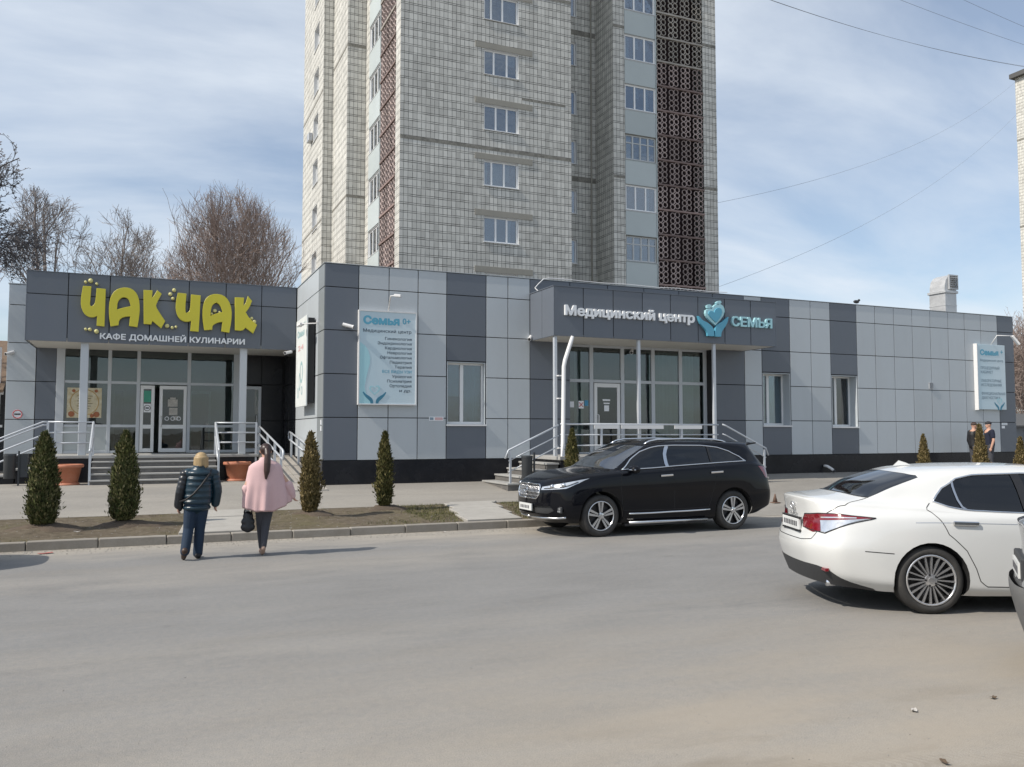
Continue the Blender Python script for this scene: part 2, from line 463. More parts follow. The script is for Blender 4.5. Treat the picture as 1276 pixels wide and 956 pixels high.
# verge of bare soil and thin grass
def verge_mat():
    t = NT('verge'); v = t.coord('Object')
    n1 = t.noise(v, 0.9, 6, 0.6, 0.3); n2 = t.noise(v, 7, 6, 0.7); n3 = t.noise(v, 45, 4, 0.7)
    c = t.mix(t.ramp(n2, [(0.3, 0.0), (0.7, 1.0)]), (0.085, 0.068, 0.050), (0.20, 0.168, 0.125))
    g = t.math('ADD', t.math('MULTIPLY', t.ramp(n1, [(0.46, 0.0), (0.68, 1.0)]), 0.6), t.math('MULTIPLY', t.math('SUBTRACT', n3, 0.5), 0.9), clamp=True)
    c = t.mix(g, c, t.mix(n2, (0.085, 0.085, 0.034), (0.185, 0.158, 0.090)))
    b = t.pbsdf(Base_Color=c, Roughness=0.95, Specular_IOR_Level=0.15)
    t.l(t.bump(t.math('ADD', t.math('MULTIPLY', n2, 0.5), t.math('MULTIPLY', n3, 0.5)), 1.0, 0.05), b.inputs['Normal'])
    return t.mat
M['verge'] = verge_mat()
THUJA_L = [(-1.55, 16.45), (-0.30, 16.6), (3.02, 17.0), (4.66, 17.55)]
def vz(x, y):
    z = gz(x, y) - 0.012 + 0.035 * (mnoise.noise((x * 0.9, y * 0.9, 0)) + 0.6 * mnoise.noise((x * 3.1, y * 3.1, 4)))
    for tx, ty in THUJA_L:
        d = math.hypot(x - tx, y - ty); z += 0.075 * math.exp(-(d / 0.42) ** 2)
    if y < 15.2: z = min(z, 0.13)
    if y > 17.9: z = z * (1 - sstep(17.9, 18.2, y)) + (gz(x, y) - 0.004) * sstep(17.9, 18.2, y)
    if y > 18.25: z = gz(x, y) - 0.03
    return z
sheet('verge', -30, 8.46, 320, 15.12, 18.54, 57, vz, M['verge'])

# dug earth heaped round the foot of each thuja
for k, (tx, ty) in enumerate(THUJA_L):
    mb = MB(); rr = random.Random(40 + k); NR, NA_ = 9, 30
    ph = [rr.uniform(0, 6.28) for _ in range(4)]
    for i in range(NR + 1):
        for j in range(NA_):
            a = 2 * math.pi * j / NA_; R_ = (0.46 if k < 2 else 0.34) * (1 + 0.22 * math.sin(2*a + ph[0]) + 0.14 * math.sin(3*a + ph[1]) + 0.10 * math.sin(7*a + ph[2])); q = i / NR * R_
            x, y = tx + q * 1.25 * math.cos(a) + 0.12, ty + q * 0.85 * math.sin(a)
            z = vz(x, y) + 0.055 * (1 - (i / NR) ** 2) + 0.022 * mnoise.noise((x * 9, y * 9, k)) + 0.014 * mnoise.noise((x * 22, y * 22, k)) - (0.03 if i == NR else 0)
            mb.v.append((x, y, z))
    for i in range(NR):
        for j in range(NA_):
            j2 = (j + 1) % NA_; mb.f.append((i*NA_ + j, i*NA_ + j2, (i+1)*NA_ + j2, (i+1)*NA_ + j)); mb.m.append(0)
    tag(mb.build('soil_mound', M['soil'], smooth=True), kind='structure')

# slab paths across the verge
for (x0, x1, lab) in ((0.55, 1.62, 0), (5.62, 6.75, 1)):
    base = tag(MB().box(x0, x1, 15.13, 18.3, 0.02, 0.10).build('path', M['concrete']), kind='structure')
    yy = 15.135; n = 0
    while yy < 18.2:
        L = min(1.0, 18.32 - yy)
        sk = 0.22 * (yy - 15.1) if lab else 0.10 * (yy - 15.1)
        z0 = gz(4, yy) + 0.035; z1 = gz(4, yy + L) + 0.035
        mbx = MB(); zz2 = krnd.uniform(-0.006, 0.01)
        mbx.add([(x0+sk, yy+.01, 0.05), (x1+sk, yy+.01, 0.05), (x1+sk+.1, yy+L-.01, 0.05), (x0+sk+.1, yy+L-.01, 0.05),
                 (x0+sk, yy+.01, z0+zz2), (x1+sk, yy+.01, z0+zz2), (x1+sk+.1, yy+L-.01, z1+zz2), (x0+sk+.1, yy+L-.01, z1+zz2)],
                [(3,2,1,0),(4,5,6,7),(0,1,5,4),(1,2,6,5),(2,3,7,6),(3,0,4,7)])
        mbx.build('paving_slab', M['concrete'], base, bevel=0.008)
        yy += L + 0.001; n += 1
# ================================================================== medical centre
ROWZ = [1.11, 2.20, 3.31, 4.425, 5.53, 6.13]
WY = 21.5
medical = thing('medical_center_building', (16.9, 26.5, 0.45),
    'long single storey medical centre clad in light and dark grey panels with flat roof', 'building')
GAP = 0.0105
def panel_y(parent, x0, x1, z0, z1, y, mat, name='cladding_panel', th=0.03):
    """panel on a wall that faces -Y, its face at y"""
    return MB().box(x0 + GAP, x1 - GAP, y, y + th, z0 + GAP, z1 - GAP).build(name, mat, parent, bevel=0.004)
def panel_x(parent, y0, y1, z0, z1, x, mat, name='cladding_panel', th=0.03):
    return MB().box(x, x + th, y0 + GAP, y1 - GAP, z0 + GAP, z1 - GAP).build(name, mat, parent, bevel=0.004)

XL, XR = 4.11, 29.66
# openings in the front wall: (x0, x1, z0, z1)
OPEN = [(7.38, 8.52, 2.02, 3.74), (17.93, 19.07, 2.03, 3.74), (20.77, 21.93, 2.0, 3.74), (11.10, 16.06, 1.2, 4.45)]
# core behind the panels, leaving the openings free
core = MB()
xcuts = sorted({XL + 0.03, XR - 0.03, *[o[0] for o in OPEN], *[o[1] for o in OPEN]})
for a, b in zip(xcuts, xcuts[1:]):
    op = [o for o in OPEN if abs(o[0] - a) < 1e-6]
    if op:
        o = op[0]
        core.box(a, b, WY + 0.031, WY + 0.36, 0.2, o[2]); core.box(a, b, WY + 0.031, WY + 0.36, o[3], 6.12)
    else: core.box(a, b, WY + 0.031, WY + 0.36, 0.2, 6.12)
core.box(XL + 0.031, XL + 0.36, WY + 0.36, 34, 0.2, 6.12)
core.box(XR - 0.36, XR - 0.031, WY + 0.36, 34, 0.2, 6.12)
core.box(XL + 0.36, XR - 0.36, 33.7, 34, 0.2, 6.12)
core.build('wall', M['joint'], medical)
MB().box(XL + 0.36, XR - 0.36, WY + 0.36, 33.7, 5.55, 5.75).build('roof', M['roof'], medical)
MB().box(XL + 0.36, XR - 0.36, WY + 0.37, 33.69, 1.0, 1.12).build('floor_slab', M['room_floor'], medical)
MB().box(XL + 0.4, XR - 0.4, 25.6, 25.75, 1.12, 5.5).build('inner_wall', M['room_wall'], medical)
# parapet capping
pc = MB()
pc.box(XL - 0.02, XR + 0.02, WY - 0.02, WY + 0.38, 6.132, 6.145)
pc.box(XL - 0.02, XL + 0.38, WY + 0.381, 34, 6.132, 6.145); pc.box(XR - 0.38, XR + 0.02, WY + 0.381, 34, 6.132, 6.145)
pc.build('parapet_cap', M['panel_light'], medical)
# granite plinth
pl = MB()
pl.box(XL - 0.004, 11.0, WY - 0.006, WY + 0.03, 0.15, 1.10); pl.box(15.21, XR + 0.004, WY - 0.006, WY + 0.03, 0.15, 1.10)
pl.box(XL - 0.006, XL + 0.03, WY + 0.031, 30, 0.15, 1.10)
pl.box(XR - 0.03, XR + 0.006, WY + 0.031, 34, 0.15, 1.10)
pl.build('plinth', M['granite'], medical)

COLS = [(4.11,4.99,'d'),(4.99,5.79,'l'),(5.79,6.58,'l'),(6.58,7.38,'l'),(7.38,8.52,'d'),(8.52,9.17,'l'),(9.17,9.84,'l'),
        (9.84,11.10,'d'),(16.06,17.25,'d'),(17.25,17.93,'l'),(17.93,19.07,'d'),(19.07,19.94,'l'),(19.94,20.77,'l'),(20.77,21.93,'d'),
        (21.93,22.76,'l'),(22.76,23.63,'l'),(23.63,24.50,'l'),(24.50,25.37,'l'),(25.37,26.25,'l'),(26.25,27.08,'l'),(27.08,27.92,'l'),(27.92,28.79,'l'),(28.79,29.66,'d')]
PM = {'l': M['panel_light'], 'd': M['panel_dark'], 'm': M['panel_mid'], 'k': M['granite']}  # k: granite colour reused to paint the deep shade of the passage
for x0, x1, c in COLS:
    op = [o for o in OPEN if abs(o[0] - x0) < 0.02 and abs(o[1] - x1) < 0.02]
    for z0, z1 in zip(ROWZ, ROWZ[1:]):
        segs = [(z0, z1)]
        if op:
            o = op[0]; segs = []
            if z0 < o[2]: segs.append((z0, min(z1, o[2])))
            if z1 > o[3]: segs.append((max(z0, o[3]), z1))
        for a, b in segs:
            if b - a > 0.05: panel_y(medical, x0, x1, a, b, WY, PM[c])
# above the entrance, behind the canopy
for x0, x1 in ((11.10,12.34),(12.34,13.58),(13.58,14.82),(14.82,16.06)):
    panel_y(medical, x0, x1, 4.45, 5.53, WY, PM['d']); panel_y(medical, x0, x1, 5.53, 6.13, WY, PM['d'])
# side wall facing the cafe: light near the corner, passage shade behind the cafe canopy painted as near-black panels
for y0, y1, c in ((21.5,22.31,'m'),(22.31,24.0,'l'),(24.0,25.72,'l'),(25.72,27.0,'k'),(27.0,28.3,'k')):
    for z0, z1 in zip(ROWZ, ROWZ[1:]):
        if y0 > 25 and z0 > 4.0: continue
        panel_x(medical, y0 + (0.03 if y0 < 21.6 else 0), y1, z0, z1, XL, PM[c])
for k in range(8):
    for z0, z1 in zip(ROWZ, ROWZ[1:]):
        MB().box(XR - 0.03, XR, 21.53 + k*1.5 + GAP, 21.53 + (k+1)*1.5 - GAP, z0 + GAP, z1 - GAP).build('cladding_panel', PM['l'], medical)

def window_unit(parent, x0, x1, z0, z1, yw, rev, blinds=0.0, split=0.42, fr=0.07):
    """recessed pvc window: reveal, frame, two lights, sill, curtain behind"""
    w = MB()
    yg = yw + rev
    # frame bars
    w.box(x0, x1, yg, yg + 0.07, z0, z0 + fr); w.box(x0, x1, yg, yg + 0.07, z1 - fr, z1)
    w.box(x0, x0 + fr, yg, yg + 0.07, z0 + fr, z1 - fr); w.box(x1 - fr, x1, yg, yg + 0.07, z0 + fr, z1 - fr)
    xm = x0 + (x1 - x0) * split
    w.box(xm - fr * 0.7, xm + fr * 0.7, yg - 0.003, yg + 0.072, z0 + fr, z1 - fr)
    win = w.build('window', M['white_pvc'], parent, bevel=0.006)
    for a, b in ((x0 + fr, xm - fr * 0.7), (xm + fr * 0.7, x1 - fr)):
        MB().box(a, b, yg + 0.03, yg + 0.042, z0 + fr, z1 - fr).build('pane', M['glass_win'], win)
    rv = MB()
    rv.box(x0, x0 + 0.02, yw + 0.005, yg, z0, z1); rv.box(x1 - 0.02, x1, yw + 0.005, yg, z0, z1)
    rv.box(x0 + 0.02, x1 - 0.02, yw + 0.005, yg, z1 - 0.02, z1)
    rv.build('reveal', M['panel_light'], win)
    MB().box(x0 - 0.02, x1 + 0.02, yw - 0.05, yg, z0 - 0.045, z0 - 0.002).build('sill', M['white_metal'], win)
    # curtain with soft folds behind the right light
    cb = MB(); n = 26; a, b = xm + 0.02, x1
    for i in range(n + 1):
        x = a + (b - a) * i / n; y = yg + 0.16 + 0.025 * math.sin(i * 2.3)
        cb.v += [(x, y, z0 + 0.02), (x, y, z1)]
    for i in range(n): cb.f.append((2*i, 2*i+2, 2*i+3, 2*i+1)); cb.m.append(0)
    cb.build('curtain', M['curtain'], win, smooth=True)
    if blinds: MB().box(x0 + fr, xm, yg + 0.1, yg + 0.11, z1 - (z1 - z0) * blinds, z1).build('blind', M['curtain'], win)
    return win
window_unit(medical, 7.40, 8.50, 2.04, 3.72, WY, 0.14, 0.55)
window_unit(medical, 17.95, 19.05, 2.05, 3.72, WY, 0.33)
window_unit(medical, 20.79, 21.91, 2.02, 3.72, WY, 0.33)

# entrance glazing in the recess under the canopy
YG = WY + 0.33
ent = MB()
mull = [11.16, 11.97, 13.02, 14.09, 15.08, 15.99]
for x in mull: ent.box(x - 0.06, x + 0.06, YG, YG + 0.08, 1.2, 4.42)
for z, h in ((1.2, 0.10), (3.33, 0.09), (4.36, 0.09)):
    for a, b in zip(mull, mull[1:]): ent.box(a + 0.06, b - 0.06, YG + 0.004, YG + 0.076, z - (0 if z < 2 else h / 2), z + h / 2)
frame = ent.build('entrance_frame', M['grey_pvc'], medical, bevel=0.006)
for k, (a, b) in enumerate(zip(mull, mull[1:])):
    MB().box(a + 0.06, b - 0.06, YG + 0.035, YG + 0.045, 3.375, 4.315).build('pane', M['glass_shop'], frame)
    if k != 1: MB().box(a + 0.06, b - 0.06, YG + 0.035, YG + 0.045, 1.25, 3.285).build('pane', M['glass_shop'], frame)
d = MB()
dx0, dx1 = 12.06, 12.93
d.box(dx0, dx0 + 0.10, YG + 0.0, YG + 0.07, 1.27, 3.27); d.box(dx1 - 0.10, dx1, YG + 0.0, YG + 0.07, 1.27, 3.27)
d.box(dx0 + 0.1, dx1 - 0.1, YG, YG + 0.07, 3.15, 3.27); d.box(dx0 + 0.1, dx1 - 0.1, YG, YG + 0.07, 1.27, 1.42); d.box(dx0 + 0.1, dx1 - 0.1, YG, YG + 0.07, 1.98, 2.10)
door = d.build('door', M['white_pvc'], medical, bevel=0.006)
MB().box(dx0 + 0.1, dx1 - 0.1, YG + 0.03, YG + 0.04, 1.42, 1.98).build('pane', M['glass_door'], door)
MB().box(dx0 + 0.1, dx1 - 0.1, YG + 0.03, YG + 0.04, 2.10, 3.15).build('pane', M['glass_door'], door)
MB().tube([(12.17, YG - .005, 2.05), (12.17, YG - 0.07, 2.07), (12.17, YG - 0.07, 2.33), (12.17, YG - .005, 2.35)], 0.016, 8).build('door_handle', M['white_metal'], door, smooth=True)
pp = MB(); pp.box(12.35, 12.6, YG + 0.022, YG + 0.028, 2.75, 2.80); pp.box(12.38, 12.58, YG + 0.022, YG + 0.028, 2.66, 2.70); pp.box(12.4, 12.56, YG + 0.022, YG + 0.028, 2.45, 2.62)
pp.build('notice', M['sign_white'], door)
# reception interior seen through the glass
ri = MB(); ri.box(11.0, 16.2, 24.4, 24.5, 1.12, 4.6); ri.box(10.95, 11.0, 22.0, 24.4, 1.12, 4.6); ri.box(16.2, 16.25, 22.0, 24.4, 1.12, 4.6)
ri.build('lobby_wall', M['room_wall'], medical)
lc = MB(); n = 40
for i in range(n + 1):
    x = 14.15 + 1.7 * i / n; y = 22.25 + 0.04 * math.sin(i * 1.9); lc.v += [(x, y, 1.25), (x, y, 4.3)]
for i in range(n): lc.f.append((2*i, 2*i+2, 2*i+3, 2*i+1)); lc.m.append(0)
lc.build('lobby_curtain', M['curtain'], medical, smooth=True)
lc = MB(); n = 10
for i in range(n + 1):
    x = 11.62 + 0.3 * i / n; y = 22.25 + 0.04 * math.sin(i * 1.9); lc.v += [(x, y, 1.25), (x, y, 4.3)]
for i in range(n): lc.f.append((2*i, 2*i+2, 2*i+3, 2*i+1)); lc.m.append(0)
lc.build('lobby_curtain', M['curtain'], medical, smooth=True)
MB().box(13.15, 13.98, YG + 0.06, YG + 0.075, 1.3, 3.25).build('inner_door', M['room_dark'], medical)
MB().box(12.1, 13.0, 23.6, 24.3, 1.12, 2.2).build('reception_desk', M['room_dark'], medical)
# stickers on the glass beside the door
M['stk_blue'] = pm('sticker_blue', (0.05, 0.25, 0.42), 0.4); M['stk_red'] = pm('sticker_red', (0.5, 0.05, 0.05), 0.4)
MB().box(11.27, 11.40, YG + 0.024, YG + 0.03, 2.55, 2.72).build('sticker', M['sign_white'], frame)
s_ = MB().box(11.55, 11.72, YG + 0.024, YG + 0.03, 2.52, 2.74).build('sticker', M['sign_white'], frame)
for a in (0, 90):
    c = Vector((11.635, YG + 0.02, 2.63)); v = Vector((math.cos(math.radians(45 + a)), 0, math.sin(math.radians(45 + a)))) * 0.09
    MB().bar(c - v + Vector((0, -0.001 * (a / 90), 0)), c + v + Vector((0, -0.001 * (a / 90), 0)), 0.022, 0.004, (0, 1, 0)).build('cross_mark', M['stk_red'], s_)
MB().box(11.75, 11.87, YG + 0.024, YG + 0.03, 2.60, 2.76).build('sticker', M['stk_blue'], frame)

# canopy (fascia box) over the entrance
CX0, CX1, CY0, CZ0, CZ1 = 9.84, 17.24, 20.0, 4.37, 5.69
cbx = MB(); cbx.box(CX0 + 0.03, CX1 - 0.03, CY0 + 0.03, WY - 0.002, CZ0 + 0.06, CZ1 - 0.03)
canopy = cbx.build('canopy', M['joint'], medical)
for x0, x1 in zip([9.84,10.73,11.65,12.58,13.50,14.43,15.36,16.29], [10.73,11.65,12.58,13.50,14.43,15.36,16.29,17.24]):
    MB().box(x0 + (0.031 if x0 < 9.9 else 0.011), x1 - (0.031 if x1 > 17.2 else 0.011), CY0, CY0 + 0.03, CZ0 + 0.004, CZ1).build('cladding_panel', M['panel_dark'], canopy, bevel=0.004)
for y0, y1 in ((20.0, 20.72), (20.72, 21.49)):
    MB().box(CX0, CX0 + 0.03, y0 + (0 if y0 < 20.1 else 0.011), y1 - 0.006, CZ0 + 0.004, CZ1).build('cladding_panel', M['panel_dark'], canopy, bevel=0.004)
    MB().box(CX1 - 0.03, CX1, y0 + (0 if y0 < 20.1 else 0.011), y1 - 0.006, CZ0 + 0.004, CZ1).build('cladding_panel', M['panel_dark'], canopy, bevel=0.004)
MB().box(CX0 + 0.031, CX1 - 0.031, CY0 + 0.031, WY + 0.32, CZ0 + 0.012, CZ0 + 0.059).build('soffit', M['soffit'], canopy)
MB().box(CX0 - 0.015, CX1 + 0.015, CY0 - 0.015, WY - 0.004, CZ1 + 0.002, CZ1 + 0.025).build('cap', M['panel_dark'], canopy)
for x in (9.93, 12.50, 15.03):
    MB().box(x - 0.045, x + 0.045, 20.06, 20.15, 1.2, CZ0 + 0.012).build('column', M['rail'], medical, bevel=0.008)

# platform and two flights of steps, all one entrance stair
steps = thing('entrance_steps', (13.0, 20.6, 0.5), 'concrete entrance platform and side steps of the medical centre under its canopy', 'steps')
MB().box(9.90, 15.15, 19.72, WY - 0.01, 0.2, 1.10).build('platform_wall', M['granite'], steps)
MB().box(9.84, 15.2, 19.66, WY + 0.34, 1.102, 1.2).build('platform_slab', M['tread'], steps, bevel=0.01)
for k in range(4):
    z = 1.2 - 0.165 * (k + 1)
    xa = 9.84 - 0.36 * (k + 1)
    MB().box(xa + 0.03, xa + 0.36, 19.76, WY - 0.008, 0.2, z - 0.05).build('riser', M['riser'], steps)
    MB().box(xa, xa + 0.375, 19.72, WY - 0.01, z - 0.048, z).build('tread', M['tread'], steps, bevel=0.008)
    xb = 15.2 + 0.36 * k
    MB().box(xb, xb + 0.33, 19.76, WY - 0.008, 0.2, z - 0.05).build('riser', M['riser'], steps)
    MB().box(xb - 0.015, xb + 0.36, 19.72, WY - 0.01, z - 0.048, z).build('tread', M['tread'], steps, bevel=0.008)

def railing(name, label, pts, ground, posts, group=None, rails=(0.9, 0.62, 0.34), r=0.024, hook=None):
    """pts: 3-D foot line of the railing; rails follow it at given heights"""
    o = thing(name, pts[0], label, 'railing', group)
    for h in rails:
        pth = [Vector(p) + Vector((0, 0, h)) for p in pts]
        if hook and h == rails[0]: pth = ([Vector(hook[0])] if hook[0] else []) + pth + ([Vector(hook[1])] if hook[1] else [])
        MB().tube(pth, r if h == rails[0] else r * 0.7, 8).build('rail', M['rail'], o, smooth=True)
    for p in posts:
        MB().box(p[0]-0.025, p[0]+0.025, p[1]-0.025, p[1]+0.025, p[2], p[2]+rails[0]-0.02).build('post', M['rail'], o)
    return o
railing('handrail', 'grey tubular handrail sloping down the left side steps of the medical centre', [(9.86, 19.78, 1.16), (8.45, 19.78, 0.52)], 0,
        [(8.50, 19.78, 0.5)], rails=(0.85, 0.58, 0.30), hook=(None, (8.36, 19.78, 1.16)))
railing('handrail', 'grey tubular handrail sloping down the right side steps of the medical centre', [(15.06, 19.78, 1.2), (15.18, 19.78, 1.16), (16.58, 19.78, 0.52)], 0,
        [(16.52, 19.78, 0.5)], rails=(0.85, 0.58, 0.30), hook=(None, (16.67, 19.78, 1.16)))
o = railing('front_railing', 'grey railing with white boards along the medical entrance platform', [(9.98, 19.9, 1.2), (12.48, 19.9, 1.2), (15.0, 19.9, 1.2)], 0,
        [(11.2, 19.9, 1.2), (13.75, 19.9, 1.2)], rails=(0.84, 0.56, 0.28))
for x0, x1 in ((10.97, 11.72), (11.80, 13.14), (13.50, 14.42)):
    MB().box(x0, x1, 19.862, 19.882, 1.92, 2.02).build('board', M['white_metal'], o)

# downpipe from the canopy
dp = thing('downpipe', (9.98, 19.93, 0.5), 'white round rainwater downpipe running down the left canopy column', 'pipe')
MB().tube([(10.40, 20.02, 4.37), (10.34, 20.0, 4.20), (10.12, 19.9, 3.72), (10.08, 19.89, 3.55), (10.03, 19.89, 0.72), (9.97, 19.83, 0.60), (9.9, 19.7, 0.56)], 0.055, 12).build('pipe', M['white_metal'], dp, smooth=True)
for z in (1.4, 2.7, 3.3):
    MB().box(9.95, 10.12, 19.94, 20.07, z, z + 0.03).build('bracket', M['white_metal'], dp)
# ================================================================== cafe
FY = 28.2
cafe = thing('cafe_building', (0.2, 30.0, 0.45), 'small cafe with dark grey canopy fascia and white framed glass front', 'building')
w = MB()
CL, CR = -3.70, 4.08
# walls round the glazed opening (-2.42 .. 2.79) and the service door (2.86 .. 3.42)
w.box(CL + 0.03, -2.42, FY + 0.031, FY + 0.3, 0.2, 6.12)
w.box(-2.42, 2.79, FY + 0.031, FY + 0.3, 4.5, 6.12)
w.box(2.79, CR + 0.03, FY + 0.031, FY + 0.3, 3.35, 6.12); w.box(3.42, CR + 0.03, FY + 0.031, FY + 0.3, 0.2, 3.35)
w.box(-2.42, 2.79, FY + 0.031, FY + 0.3, 0.2, 1.15); w.box(2.79, 3.42, FY + 0.031, FY + 0.3, 0.2, 1.15)
w.box(CL + 0.03, CL + 0.3, FY + 0.3, 37, 0.2, 6.12); w.box(CL + 0.3, CR, 36.7, 37, 0.2, 6.12)
w.build('wall', M['joint'], cafe)
MB().box(CL + 0.3, CR, FY + 0.3, 36.7, 5.55, 5.75).build('roof', M['roof'], cafe)
MB().box(CL + 0.3, CR, FY + 0.301, 36.69, 1.0, 1.15).build('floor_slab', M['room_floor'], cafe)
MB().box(CL + 0.3, CR, 32.2, 32.3, 1.16, 5.5).build('inner_wall', M['room_wall'], cafe)
MB().box(CL - 0.02, CR, FY - 0.02, FY + 0.32, 6.135, 6.16).build('parapet_cap', M['panel_light'], cafe)
for z0, z1 in zip(ROWZ, ROWZ[1:]):
    panel_y(cafe, CL, -2.95, max(z0, 1.2) if z0 < 1.2 else z0, z1, FY, PM['l'])
    panel_y(cafe, -2.95, -2.42, max(z0, 1.2), z1, FY, PM['d'])
    for k in range(5):
        MB().box(CL, CL + 0.03, FY + 0.031 + k*1.7 + GAP, FY + 0.031 + (k+1)*1.7 - GAP, z0 + GAP, z1 - GAP).build('cladding_panel', PM['l'], cafe)
for x0, x1 in ((2.86, 3.42), (3.42, 4.08)):  # back wall of the passage: its shade is put into the near-black panel colour
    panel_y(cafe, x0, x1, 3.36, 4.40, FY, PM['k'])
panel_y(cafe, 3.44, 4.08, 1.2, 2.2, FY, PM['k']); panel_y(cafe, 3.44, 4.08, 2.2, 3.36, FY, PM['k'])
# glazing
vm = [-2.33, -1.0, -0.2, 1.24, 2.66]
g = MB()
g.box(-2.42, -2.20, FY - 0.03, FY + 0.09, 1.2, 4.45); g.box(2.56, 2.79, FY - 0.03, FY + 0.09, 1.2, 4.45)
for x in vm[1:4]: g.box(x - 0.05, x + 0.05, FY, FY + 0.08, 1.2, 4.45)
ed = [(-2.20, -1.05), (-0.95, -0.25), (-0.15, 1.19), (1.29, 2.56)]
for k, (a, b) in enumerate(ed):
    g.box(a, b, FY + 0.004, FY + 0.076, 4.36, 4.45); g.box(a, b, FY + 0.004, FY + 0.076, 3.29, 3.37)
    if k != 2: g.box(a, b, FY + 0.004, FY + 0.076, 1.98, 2.06); g.box(a, b, FY + 0.004, FY + 0.076, 1.2, 1.28)
gf = g.build('glazing_frame', M['grey_pvc'], cafe, bevel=0.006)
for k, (a, b) in enumerate(ed):
    MB().box(a, b, FY + 0.035, FY + 0.045, 3.37, 4.36).build('pane', M['glass_shop'], gf)
    if k == 2: continue
    MB().box(a, b, FY + 0.035, FY + 0.045, 2.06, 3.29).build('pane', M['glass_shop'], gf)
    if k == 0: MB().box(a, b, FY + 0.03, FY + 0.05, 1.28, 1.98).build('infill_panel', pm('infill', (0.42, 0.45, 0.45), 0.4, var=0.03), gf)
    else: MB().box(a, b, FY + 0.035, FY + 0.045, 1.28, 1.98).build('pane', M['glass_shop'], gf)
def leaf(x0, x1, yoff, name='door', st=0.09):
    d = MB(); y0 = FY + yoff
    d.box(x0, x0 + st, y0, y0 + 0.06, 1.22, 3.26); d.box(x1 - st, x1, y0, y0 + 0.06, 1.22, 3.26)
    d.box(x0 + st, x1 - st, y0, y0 + 0.06, 3.15, 3.26); d.box(x0 + st, x1 - st, y0, y0 + 0.06, 1.22, 1.34); d.box(x0 + st, x1 - st, y0, y0 + 0.06, 1.94, 2.06)
    o = d.build(name, M['white_pvc'], cafe, bevel=0.006)
    MB().box(x0 + st, x1 - st, y0 + 0.025, y0 + 0.035, 1.34, 1.94).build('pane', M['glass_door'], o)
    MB().box(x0 + st, x1 - st, y0 + 0.025, y0 + 0.035, 2.06, 3.15).build('pane', M['glass_door'], o)
    return o
dl = leaf(-0.14, 0.26, 0.01)
dr = leaf(0.40, 1.18, -0.03)
M['stk_green'] = pm('sticker_green', (0.05, 0.30, 0.20), 0.4)
yk = FY + 0.03
MB().box(-0.04, 0.16, yk - 0.006, yk - 0.001, 2.75, 3.10).build('notice', M['stk_green'], dl)
MB().box(-0.04, 0.16, yk - 0.006, yk - 0.001, 2.44, 2.70).build('notice', M['sign_white'], dl)
def ring(parent, c, r, mat, th=0.02, name='ring_mark', seg=20):
    pts = [(c[0] + r * math.cos(a), c[1], c[2] + r * math.sin(a)) for a in [2*math.pi*k/seg for k in range(seg)]]
    return MB().tube(pts, th, 6, closed=True).build(name, mat, parent)
ring(dl, (0.06, yk - 0.008, 2.57), 0.085, pm('mark_dark', (0.06, 0.04, 0.04), 0.5), 0.009)
MB().box(0.012, 0.108, yk - 0.010, yk - 0.007, 2.55, 2.59).build('mark', M['black_plastic'], dl)
yk = FY - 0.006
st = MB(); st.box(0.64, 0.92, yk, yk + 0.004, 2.62, 2.84); st.box(0.70, 0.86, yk, yk + 0.004, 2.845, 2.90); st.box(0.68, 0.92, yk, yk + 0.004, 2.36, 2.58); st.box(0.80, 0.95, yk, yk + 0.004, 2.20, 2.33)
st.build('notice', pm('notice_grey', (0.42, 0.40, 0.36), 0.5, 0, 0.5, 9, 0.4, 30), dr)
for k in range(3): ring(dr, (0.62 + 0.17 * k, yk - 0.003, 2.25), 0.055, M['sign_white'], 0.012)
MB().tube([(0.46, FY - 0.03, 2.0), (0.46, FY - 0.10, 2.02), (0.46, FY - 0.10, 2.30), (0.46, FY - 0.03, 2.32)], 0.018, 8).build('door_handle', M['white_metal'], dr, smooth=True)
# service door at the far right of the front
d = MB()
d.box(2.83, 2.92, FY + 0.0, FY + 0.08, 1.2, 3.30); d.box(3.33, 3.42, FY + 0.0, FY + 0.08, 1.2, 3.30); d.box(2.92, 3.33, FY, FY + 0.08, 3.20, 3.30)
d.box(2.92, 3.33, FY, FY + 0.08, 1.2, 1.32); d.box(2.92, 3.33, FY, FY + 0.08, 1.98, 2.08)
sd_ = d.build('service_door', M['grey_pvc'], cafe, bevel=0.006)
MB().box(2.92, 3.33, FY + 0.03, FY + 0.04, 1.32, 1.98).build('pane', M['glass_door'], sd_)
MB().box(2.92, 3.33, FY + 0.03, FY + 0.04, 2.08, 3.20).build('pane', M['glass_door'], sd_)
MB().tube([(3.28, FY - .0, 2.1), (3.28, FY - 0.06, 2.1), (3.28, FY - 0.06, 2.35), (3.28, FY - .0, 2.35)], 0.015, 8).build('door_handle', M['white_metal'], sd_, smooth=True)
# interior: vestibule wall with a second door, counter, curtains
iv = MB(); iv.box(-2.4, -0.4, 30.2, 30.3, 1.16, 4.5); iv.box(1.0, 2.9, 30.2, 30.3, 1.16, 4.5); iv.box(-0.4, 1.0, 30.2, 30.3, 3.3, 4.5)
iv.build('vestibule_wall', M['room_wall'], cafe)
iv = MB()
iv.box(1.35, 1.42, 30.12, 30.18, 1.2, 3.2); iv.box(1.95, 2.02, 30.12, 30.18, 1.2, 3.2); iv.box(1.42, 1.95, 30.12, 30.18, 3.12, 3.2)
iv.build('inner_door_frame', M['white_pvc'], cafe)
MB().box(1.42, 1.95, 30.14, 30.17, 1.2, 3.12).build('inner_door', M['room_dark'], cafe)
MB().box(-0.85, -0.62, 28.6, 29.0, 1.16, 3.1).build('drinks_cabinet', M['room_dark'], cafe)
